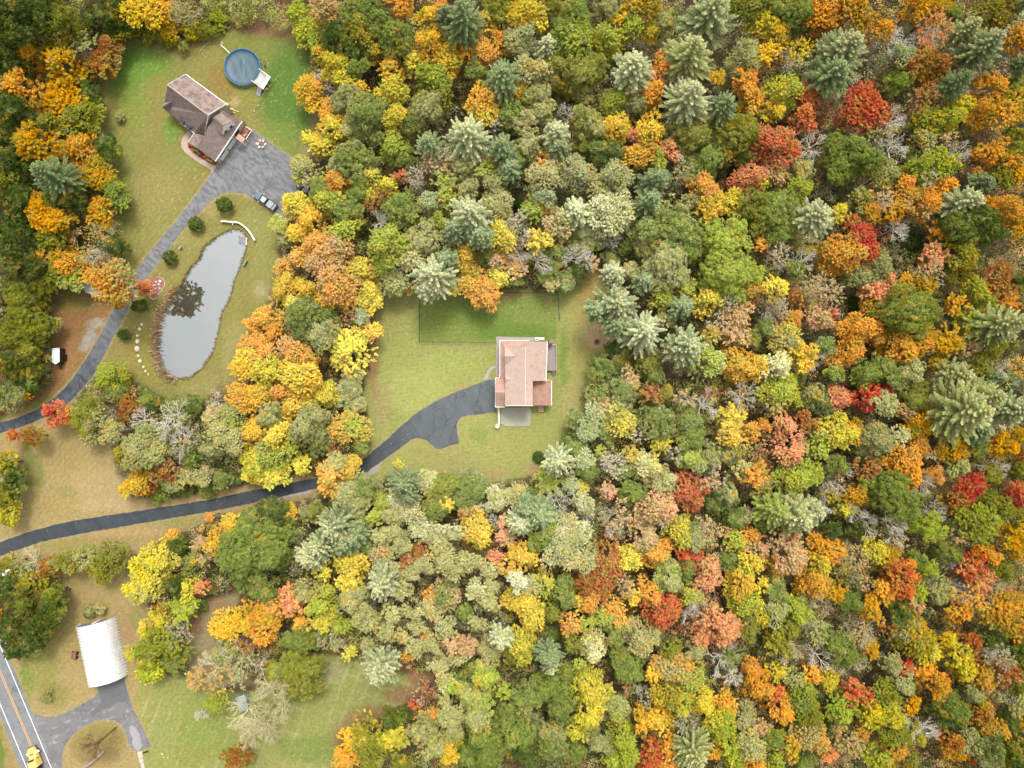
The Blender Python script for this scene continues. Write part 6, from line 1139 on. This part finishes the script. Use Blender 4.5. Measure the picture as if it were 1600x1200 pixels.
NVAR = {'M': 5, 'O': 5, 'L': 4, 'P': 3, 'D': 3, 'U': 3, 'S': 3, 'B': 4}
LIB = {}
def height_of(form, R):
    return {'M': 7.2 + 1.75 * R, 'O': 7.4 + 1.75 * R, 'L': 10 + 1.3 * R, 'P': 11 + 2.0 * R, 'D': 2.0 * R, 'U': .9 * R + .5, 'S': 9 + 1.5 * R, 'B': 13.5 + 1.6 * R}[form]
def lib(form, R, seed, barkkey):
    s = min(range(len(SIZES[form])), key=lambda i: abs(math.log(SIZES[form][i] / R))); v = seed % NVAR[form]; key = (form, s, v, barkkey)
    if key not in LIB:
        Rb = SIZES[form][s]; Ht = height_of(form, Rb); bark = {'g': BAREBARK, 'p': KHAKIBARK, 'r': RUSTBARK, 'b': BARK, 'w': PALEBARK}[barkkey]
        sd = hash((ord(form), s, v)) % 9973
        if form == 'B':
            me, _ = bare_mesh(Rb, Ht, 31 * s + v, bark); LIB[key] = (me, None, Rb, Ht, 0)
        else:
            ck = (form, s, v)
            if ck not in LIB: LIB[ck] = crown_mesh(form, Rb, 100 * (s + 1) + v * 7 + ord(form) * 13)
            cm, H = LIB[ck]; zb = max(0.0 if form in 'UD' else 1.0, Ht - H)
            if form == 'S': tm, _ = bare_mesh(Rb * .95, Ht, 400 + 31 * s + v, bark)
            else: tm = trunk_mesh(form, Rb, H, zb, v, bark)
            LIB[key] = (tm, cm, Rb, Ht, zb)
    return LIB[key]

COLW = {'red': 'red', 'crm': 'crimson', 'pnk': 'salmon-pink', 'org': 'orange', 'gld': 'golden', 'yel': 'yellow', 'lim': 'lime-green', 'olv': 'olive', 'grn': 'green', 'dkg': 'dark green', 'khk': 'khaki', 'pal': 'pale green', 'sil': 'silvery green', 'tan': 'tan', 'rus': 'rust-brown', 'amb': 'amber', 'gry': 'grey'}
def kind_of_tree(T, c1):
    if T == 'M':  # one broadleaf form, named apart by leaf colour; species unknown
        if c1 in ('red', 'crm', 'pnk', 'org', 'rus', 'tan'): return 'maple_tree', 'maple'
        if c1 in ('yel', 'lim', 'gld', 'pal', 'amb'): return 'yellow_leafy_tree', 'leafy tree'
        return 'olive_leafy_tree', 'leafy tree'
    return {'O': ('oak_tree', 'oak-like tree'), 'L': ('larch_tree', 'feathery tree'), 'P': ('pine_tree', 'pine'), 'D': ('fir_tree', 'fir'), 'U': ('bush', 'bush'), 'S': ('thin_tree', 'half-bare tree'), 'B': ('bare_tree', 'leafless tree')}[T]
def place(px, py, rpx, T, c1, c2, seed, label, group=None, zscale=1.0, hand_h=None):
    rr = random.Random(seed); name, _ = kind_of_tree(T, c1)
    R = rpx * S
    for _ in range(3):
        Ht = hand_h or height_of(T, R) * zscale; Ht *= 1 + (0 if hand_h else rr.uniform(-.09, .11)); zc = Ht * (.78 if T != 'U' else .5); R = rpx * S * (HC - zc) / HC
    edge = {'M': 1.06, 'O': 1.07, 'L': 1.07, 'P': 1.05, 'D': .95, 'U': 1.05, 'S': 1.15, 'B': 1.2}[T]; R *= edge
    bk = 'b'
    if T in 'BS': bk = {'pal': 'p', 'rus': 'r', 'tan': 'p', 'khk': 'p'}.get(c1, 'g')
    elif T == 'L' or c1 in ('yel', 'lim', 'pal'): bk = 'w'
    if T == 'P': c1, c2 = {('pal', 'sil'): ('sil', 'pal'), ('sil', 'pal'): ('pgn', 'pal'), ('sil', 'sil'): ('pgn', 'sil'), ('lim', 'pal'): ('ppl', 'pal'), ('pal', 'lim'): ('ppl', 'pal'), ('pal', 'pal'): ('sil', 'pal')}.get((c1, c2), (c1, c2))
    tm, cm, Rb, Hb, zb = lib(T, R, seed, bk)
    p = G(px, py, zc); e = bpy.data.objects.new(name, None); e.empty_display_size = .5; COL.objects.link(e)
    e.location = (p.x, p.y, 0); e.rotation_euler = (0, 0, rr.uniform(0, 6.283)); sx = R / Rb; an = rr.uniform(.88, 1.14); e.scale = (sx * an, sx / an, Ht / Hb)
    tag(e, label, {'bush': 'bush'}.get(name, 'tree'), group)
    t = bpy.data.objects.new("trunk", tm); COL.objects.link(t); t.parent = e
    if cm is not None:
        c = bpy.data.objects.new("crown", cm); COL.objects.link(c); c.parent = e; c.location = (0, 0, zb)
        far = math.hypot(px - 800, py - 600); j = (1 + rr.uniform(-.09, .09)) * (1.26 - .42 * min(1, max(0, (far - 200) / 700))); k = LEAF_K * {'P': 1.0, 'S': .95, 'O': .98, 'M': 1.04, 'L': 1.12}.get(T, 1.0)  # leaf colour brighter at the centre, darker outward: vignetting put into the albedo
        so = .88 + .18 * min(1, max(0, (far - 250) / 500)); va, vb = lin(PAL[c1]), lin(PAL[c2]); va = va.mean() + (va - va.mean()) * so; vb = vb.mean() + (vb - vb.mean()) * so; a = np.clip(va * k * j, .004, .8); b = np.clip(vb * k * j, .004, .8)  # centre crowns less saturated: haze put into the leaf colour
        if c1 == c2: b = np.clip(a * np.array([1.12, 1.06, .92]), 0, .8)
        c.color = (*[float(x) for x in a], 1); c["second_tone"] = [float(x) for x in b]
    return e
# ------------------------------------------------------------------ who is who: every tree gets words of its own
LAND = [(380, 104, "the round pool"), (300, 180, "the brown-roofed house"), (310, 470, "the pond"), (815, 590, "the pink-roofed house"), (160, 1015, "the white arched building"), (87, 556, "the cargo trailer"),
        (420, 255, "the asphalt parking lot"), (765, 500, "the fenced back lawn"), (378, 1096, "the faded blue shed"), (560, 745, "the driveway bend"), (932, 534, "the fire ring"), (150, 455, "the pale-roofed shed"), (15, 890, "the utility pole")]
# striking trees: where they stand, their own label, and how others refer to them
STAR = [(1355, 168, "large round deep-red maple in the upper right forest, fullest red crown there", "the round deep-red maple"), (1325, 395, "wide maple flaming orange with green beneath, red along its upper rim", "the flame-orange maple"),
        (1350, 377, "bright crimson crown capping the flame-orange maple", None), (1040, 955, "big pinkish-red maple in the lower middle forest beside white bare limbs", "the big pinkish-red maple"), (1077, 772, "bright coral-red maple standing alone among grey-green trees", "the coral-red maple"),
        (1360, 620, "vivid crimson maple left of the very large pale pine", "the vivid crimson maple"), (1520, 642, "largest pine of all, pale green with drooping plumes, near the right edge", "the largest pale pine"), (755, 160, "bright orange and yellow round maple above the star-shaped silvery pine", "the round orange-yellow maple"),
        (1015, 197, "round golden tree touching small salmon crowns, upper middle forest", "the round golden tree"), (730, 208, "star-shaped pale silvery pine with widely spread plumes, upper middle", "the star-shaped pale pine"), (522, 747, "orange maple overhanging the lower driveway's bend", "the orange driveway maple"),
        (757, 455, "bright orange maple crown overhanging the fenced lawn's top edge", "the orange maple over the fence"), (572, 460, "pure bright-yellow tree at the left edge of the house lawn", "the pure yellow tree"), (547, 550, "pale yellow ragged-edged tree left of the house lawn", "the pale yellow ragged tree"),
        (1050, 355, "widest grey-green oak-like crown, upper middle right", "the widest grey-green crown"), (1247, 807, "very large pale lime pine in the right-centre forest", "the pale lime pine"), (1125, 982, "salmon-pink round maple with twiggy crown right of the pinkish-red maple", "the salmon-pink maple"),
        (930, 1015, "small pale yellow upright crown among green trees, lower middle", "the pale yellow upright crown"), (592, 1047, "silvery star-shaped pine alone on the mown field's upper edge", "the lone field pine"), (595, 915, "silvery pine below the yellow tree, above the mown field", "the silvery spiky pine"),
        (1142, 1050, "bone-white leafless tree with forked limbs, lower middle right", "the bone-white bare tree"), (1110, 635, "whitish leafless tree with radiating limbs below the pines, right of the house", "the radiating bare tree"), (1520, 762, "crimson maple at the right side, beside pale dead branches", "the right-side crimson maple"),
        (1355, 512, "orange double-domed maple in the right-hand forest", "the double-domed orange maple"), (1007, 517, "pale star-shaped pine beside the sandy patch, rightmost of the close pair", "the sandy-patch pine"), (1088, 1180, "pale khaki pine at the bottom edge, cut off by the photo", "the bottom-edge pine"),
        (1425, 480, "large dark olive oak-like tree above the golden-orange maple", "the large dark olive tree"), (877, 850, "largest pale khaki feathery tree, lower middle", "the largest khaki feathery tree"), (780, 1195, "", None), (1325, 72, "large grey-green pine in the upper right, above the deep-red maple", "the upper right pine"),
        (372, 872, "huge full green oak-like tree below the lower driveway", "the huge green tree"), (172, 440, "", None), (172, 440, "", None), (350, 300, "", None), (247, 1020, "large lime-olive tree right of the white arched building", "the lime-olive tree"),
        (82, 647, "crimson and pink maple at the edge of the left driveway", "the crimson driveway maple"), (217, 700, "wide feathery green tree left of grey bare limbs, between the driveways", "the feathery green tree"), (370, 1130, "large khaki leafless tree on the mown field's left side", "the khaki bare tree"),
        (575, 1150, "olive and gold tree at the mown field's lower right corner", "the olive-gold tree"), (170, 440, "", None), (172, 440, "", None), (1547, 867, "small bright orange crown in the right-hand forest", "the small bright orange crown"), (1400, 733, "orange maple between yellow trees, right forest", "the orange maple"),
        (100, 530, "", None), (117, 232, "bright orange maple left of the brown-roofed house's lawn", "the left-edge orange maple"), (172, 440, "wide orange and khaki tree overhanging the left driveway by the mulch bed", "the khaki-orange tree"), (1520, 1120, "", None), (1460, 1067, "bright orange maple in the lower right forest", "the lower right orange maple"),
        (1265, 225, "whitish leafless tree fanned toward the upper right, below the salmon maple", None), (1412, 170, "pale leafless tree with splayed limbs right of the deep-red maple", None)]
def direction(dx, dy):
    a = math.degrees(math.atan2(-dy, dx)) % 360
    return ["right of", "upper right of", "above", "upper left of", "left of", "lower left of", "below", "lower right of"][int(((a + 22.5) % 360) // 45)]
ONES = "zero one two three four five six seven eight nine ten eleven twelve thirteen fourteen fifteen sixteen seventeen eighteen nineteen".split()
TENS = " twenty thirty forty fifty sixty seventy eighty ninety".split(" ")
def spell(n): return ONES[n] if n < 20 else ("" + "x twenty thirty forty fifty sixty seventy eighty ninety".split()[n // 10 - 1 if n // 10 > 0 else 0] + ("-" + ONES[n % 10] if n % 10 else ""))
def all_trees():
    L = []; i = 0
    for (ox, oy), s in TREES.items():
        for e in s.split(';'):
            t = e.split(); i += 1
            c1 = t[4]; c2 = t[5] if len(t) > 5 else t[4]; x_ = ox + int(t[0]) / 4; y_ = oy + int(t[1]) / 4
            if t[3] == 'M' and (x_ > 1280 or (x_ < 190 and y_ < 620)): c1 = {'gld': 'amb', 'yel': 'amb' if x_ < 190 else 'yel'}.get(c1, c1); c2 = {'gld': 'olv', 'yel': 'amb', 'org': 'olv' if x_ < 190 else 'org'}.get(c2, c2)  # outer golds become amber and olive: own tone plus vignetting put into colour
            if t[3] == 'O' and x_ < 190 and y_ < 620: c2 = 'dkg'  # dark green second tone here is partly vignetting put into colour
            L.append([ox + int(t[0]) / 4, oy + int(t[1]) / 4, int(t[2]) / 4, t[3], c1, c2, 1000 + i])
    lab = {}; refs = [(x, y, p) for x, y, p in LAND]
    for (x, y, l, ref) in STAR:
        if not l: continue
        j = min(range(len(L)), key=lambda k: (L[k][0] - x) ** 2 + (L[k][1] - y) ** 2 - (60 if k not in lab else -1e6))
        lab[j] = l
        if ref: refs.append((L[j][0], L[j][1], ref))
    cand = {}
    def sizew(t): return "tiny" if t[2] < 13 else ("small" if t[2] < 19 else ("mid-sized" if t[2] < 26 else ("large" if t[2] < 34 else "very large")))
    def colw(t): return COLW[t[4]] if t[4] == t[5] else COLW[t[4]] + " and " + COLW[t[5]]
    opts = {}
    for j, t in enumerate(L):
        if j in lab: continue
        kw = kind_of_tree(t[3], t[4])[1]; ds = sorted(((math.hypot(t[0] - x, t[1] - y), x, y, p) for x, y, p in refs))[:5]; o = []
        for d, x, y, p in ds:
            if d < 6 or d > 190: continue
            o.append(f"{sizew(t)} {colw(t)} {kw} {'just ' if d < 50 else ('' if d < 110 else 'some way ')}{direction(t[0] - x, t[1] - y)} {p}")
        opts[j] = o
    used = set(lab.values()); key = lambda s: s.lower()
    cnt = {}
    for o in opts.values():
        for s in o: cnt[s] = cnt.get(s, 0) + 1
    for j in opts:
        for s in opts[j]:
            if cnt[s] == 1 and s not in used and len(s.replace('-', '').split()) <= 16: lab[j] = s; used.add(s); break
    for j, t in enumerate(L):
        if j in lab: continue
        kw = kind_of_tree(t[3], t[4])[1]; x = min(99, max(0, round(t[0] / 16))); y = min(99, max(0, round(t[1] / 12)))
        s = f"{sizew(t)} {colw(t)} {kw}, {spell(x)} hundredths across the photo, {spell(y)} hundredths down"
        if s in used: s = s.replace("hundredths down", "hundredths down, lower one")
        lab[j] = s; used.add(s)
    for j, t in enumerate(L):
        nm = kind_of_tree(t[3], t[4])[0]
        g = {'maple_tree': 'orange, red and rusty maples of the forest', 'yellow_leafy_tree': 'yellow and lime leafy trees', 'olive_leafy_tree': 'olive leafy trees', 'oak_tree': 'green oak-like trees', 'larch_tree': 'feathery khaki trees', 'pine_tree': 'silvery pines', 'fir_tree': 'dark firs', 'bush': 'bushes at the lawn edges', 'thin_tree': 'half-bare trees', 'bare_tree': 'leafless grey trees'}[nm]
        xe, ye = t[0] + (800 - t[0]) * .03, t[1] + (600 - t[1]) * .03; dl = float(min(sdf(p, np.array([xe]), np.array([ye]))[0] for p in LAWNS.values()))
        zs = 1.0 if t[3] in 'PBU' else (.62 + .38 * min(1, max(0, (dl - 22) / 40)))
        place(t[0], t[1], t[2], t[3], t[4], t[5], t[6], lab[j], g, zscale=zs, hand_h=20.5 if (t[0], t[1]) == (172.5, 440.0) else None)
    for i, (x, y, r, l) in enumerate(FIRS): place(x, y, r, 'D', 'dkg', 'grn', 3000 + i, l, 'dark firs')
    return L
ALLT = all_trees()

def undergrowth():
    """saplings, brush and low crowns that fill the wood between the trees: one mass"""
    r = np.random.default_rng(11); n = 70000; X = r.uniform(-128, 128, n); Y = r.uniform(-98, 98, n); PX = X / S + 800; PY = 600 - Y / S
    d = np.minimum.reduce([sdf(p, PX, PY) for p in list(LAWNS.values()) + [DRIVE_LOW, DRIVE_UP, DRIVE_BARN, ROAD, POND]])
    keep = (d > 4) & (vnoise(PX, PY, 45, 77) + r.normal(0, .12, n) > .34); X, Y, PX, PY, d = X[keep], Y[keep], PX[keep], PY[keep], d[keep]
    T = np.array([(t[0], t[1], t[2]) for t in ALLT if t[3] not in 'BS']); A = np.array([lin(PAL[t[4]]) for t in ALLT if t[3] not in 'BS'])
    gap = np.empty(len(X)); near = np.empty(len(X), int)
    for i in range(0, len(X), 4000):
        q = np.hypot(PX[i:i + 4000, None] - T[:, 0], PY[i:i + 4000, None] - T[:, 1]) - T[:, 2] * 1.05; near[i:i + 4000] = q.argmin(1); gap[i:i + 4000] = q.min(1)
    keep = (gap > -5) | (r.random(len(X)) < .15); X, Y, PX, PY, d, gap, near = [v[keep] for v in (X, Y, PX, PY, d, gap, near)]; n = len(X)
    print("undergrowth clumps", n)
    tall = np.clip((gap + 3) / 8, 0, 1) * np.clip((d - 4) / 14, 0, 1); h = r.uniform(.3, 2.2, n) + tall * r.uniform(0, 6.5, n) * (r.random(n) < .75); rad = r.uniform(.5, 1.2, n) + .35 * tall
    pal = np.array([lin(PAL[k]) * .95 for k in ('olv', 'grn', 'dkg', 'rus', 'khk', 'olv', 'tan', 'olv', 'lim', 'dkg')])
    f = vnoise(PX, PY, 30, 5) + r.normal(0, .12, n); ci = np.clip(((f - .22) / .56 * 10).astype(int), 0, 9); mixw = r.uniform(0, .8, n)[:, None]
    base = pal[ci] * (1 - mixw) + A[near] * .92 * mixw
    m = 28; s = unit(r.normal(size=(n * m, 3))); s[:, 2] = np.abs(s[:, 2]); C = np.repeat(np.stack([X * (HC - h) / HC, Y * (HC - h) / HC, h * .75], 1), m, 0)
    P = C + s * (np.repeat(rad, m) * r.uniform(.35, 1.1, n * m))[:, None] * np.array([1, 1, .9]); sz = .15 * r.uniform(.6, 1.4, n * m)
    V = quads(P, s * .6 + np.array([0, 0, .6]) + r.normal(0, .35, (n * m, 3)), sz, sz * .8, r)
    col = np.repeat(base * r.uniform(.8, 1.2, (n, 1)), m, 0) * r.uniform(.82, 1.18, (n * m, 1)); g = col.mean(1, keepdims=True); col = g + (col - g) * .86; col = np.repeat(np.concatenate([np.clip(col, 0, .8), np.ones((n * m, 1))], 1), 4, 0)
    t = NT("brush_leaves", .9); at = t.node("ShaderNodeAttribute", attribute_name="tone"); t.base(at.outputs["Color"]); t.b.inputs["Specular IOR Level"].default_value = .2
    o = bpy.data.objects.new("undergrowth", np_mesh("undergrowth", V, np.arange(n * m * 4).reshape(-1, 4), t.m, {"tone": (col, 'FLOAT_COLOR', 'POINT')})); COL.objects.link(o)
    o["kind"] = "stuff"; o["label"] = "low brush and saplings between the forest trees"
undergrowth()

def fallen_leaves():
    """single dead leaves lying on turf and asphalt, thickest near the trees"""
    r = np.random.default_rng(21); n = 60000; X = r.uniform(-120, 60, n); Y = r.uniform(-92, 90, n); PX = X / S + 800; PY = 600 - Y / S
    lawn = np.minimum.reduce([sdf(p, PX, PY) for p in LAWNS.values()] + [sdf(p, PX, PY) for p in (DRIVE_LOW, DRIVE_UP, DRIVE_BARN)])
    pave = np.minimum.reduce([sdf(p, PX, PY) for p in (DRIVE_LOW, DRIVE_UP, DRIVE_BARN, ROAD)]) < 0; pond = sdf(POND, PX, PY) < 2
    k = (lawn < 0) & ~pond & (r.random(n) < np.where(pave, .10, .22) + .5 * np.exp(lawn / 14.0)) & (vnoise(PX, PY, 35, 91) + r.normal(0, .1, n) > .42) & ~((PX > 770) & (PX < 875) & (PY > 520) & (PY < 670)); X, Y, pave = X[k], Y[k], pave[k]; n = len(X)
    C = np.stack([X, Y, np.where(pave, .065, .05)], 1); sz = r.uniform(.06, .13, n); V = quads(C, np.array([0, 0, 1.]) + r.normal(0, .12, (n, 3)), sz, sz * .8, r)
    pal = np.array([lin(c) * .75 for c in ((222, 180, 116), (206, 150, 84), (190, 120, 66), (232, 204, 120), (170, 120, 84))]); col = pal[r.integers(0, 5, n)] * r.uniform(.7, 1.15, (n, 1)); col = np.repeat(np.concatenate([col, np.ones((n, 1))], 1), 4, 0)
    t = NT("dead_leaf", .9); at = t.node("ShaderNodeAttribute", attribute_name="tone"); t.base(at.outputs["Color"])
    o = bpy.data.objects.new("fallen_leaves", np_mesh("fallen_leaves", V, np.arange(n * 4).reshape(-1, 4), t.m, {"tone": (col, 'FLOAT_COLOR', 'POINT')})); COL.objects.link(o)
    o["kind"] = "stuff"; o["label"] = "dead leaves scattered over the lawns and driveways"
fallen_leaves()

def outer_woods():
    """the wood goes on past the photographed ground: one mass of crowns"""
    r = np.random.default_rng(33); V_, C_ = [], []
    names = ['olv', 'grn', 'gld', 'org', 'khk', 'lim', 'dkg', 'rus', 'sil']
    gx = np.arange(-190, 1800, 52.0); gy = np.arange(-190, 1400, 52.0)
    for x0 in gx:
        for y0 in gy:
            x, y = x0 + r.uniform(-16, 16), y0 + r.uniform(-16, 16); R = r.uniform(2.8, 4.6); h = 7 + 1.7 * R
            if -R / S - 6 < x < 1600 + R / S + 6 and -R / S - 6 < y < 1200 + R / S + 6: continue
            if min(float(sdf(p, np.array([x]), np.array([y]))[0]) for p in list(LAWNS.values()) + [DRIVE_LOW, DRIVE_UP, DRIVE_BARN, ROAD]) < 30: continue
            p = G(x, y, h * .75); m = int(90 * R); L = lobes(R, 2 * R, r, 8); w = L[:, 3] ** 2; li = r.choice(len(L), m, p=w / w.sum())
            d = unit(r.normal(size=(m, 3))); d[:, 2] = np.abs(d[:, 2]) - .2; c = L[li, :3] + d * (L[li, 3] * r.uniform(.8, 1.05, m))[:, None] + np.array([p.x, p.y, h - 2 * R])
            V_.append(quads(c, d + np.array([0, 0, .5]) + r.normal(0, .3, (m, 3)), r.uniform(.22, .38, m), r.uniform(.18, .34, m), r))
            b = lin(PAL[names[int(r.integers(0, 9))]]) * .8; C_.append(np.repeat(b * r.uniform(.8, 1.2, (m, 1)), 4, 0))
    V = np.concatenate(V_); C = np.concatenate(C_); t = NT("outer_leaves", .9); at = t.node("ShaderNodeAttribute", attribute_name="tone"); t.base(at.outputs["Color"])
    o = bpy.data.objects.new("woods", np_mesh("woods", V, np.arange(len(V)).reshape(-1, 4), t.m, {"tone": (np.concatenate([C, np.ones((len(C), 1))], 1), 'FLOAT_COLOR', 'POINT')})); COL.objects.link(o)
    o["kind"] = "stuff"; o["label"] = "mixed autumn woods continuing beyond the photographed ground"
outer_woods()
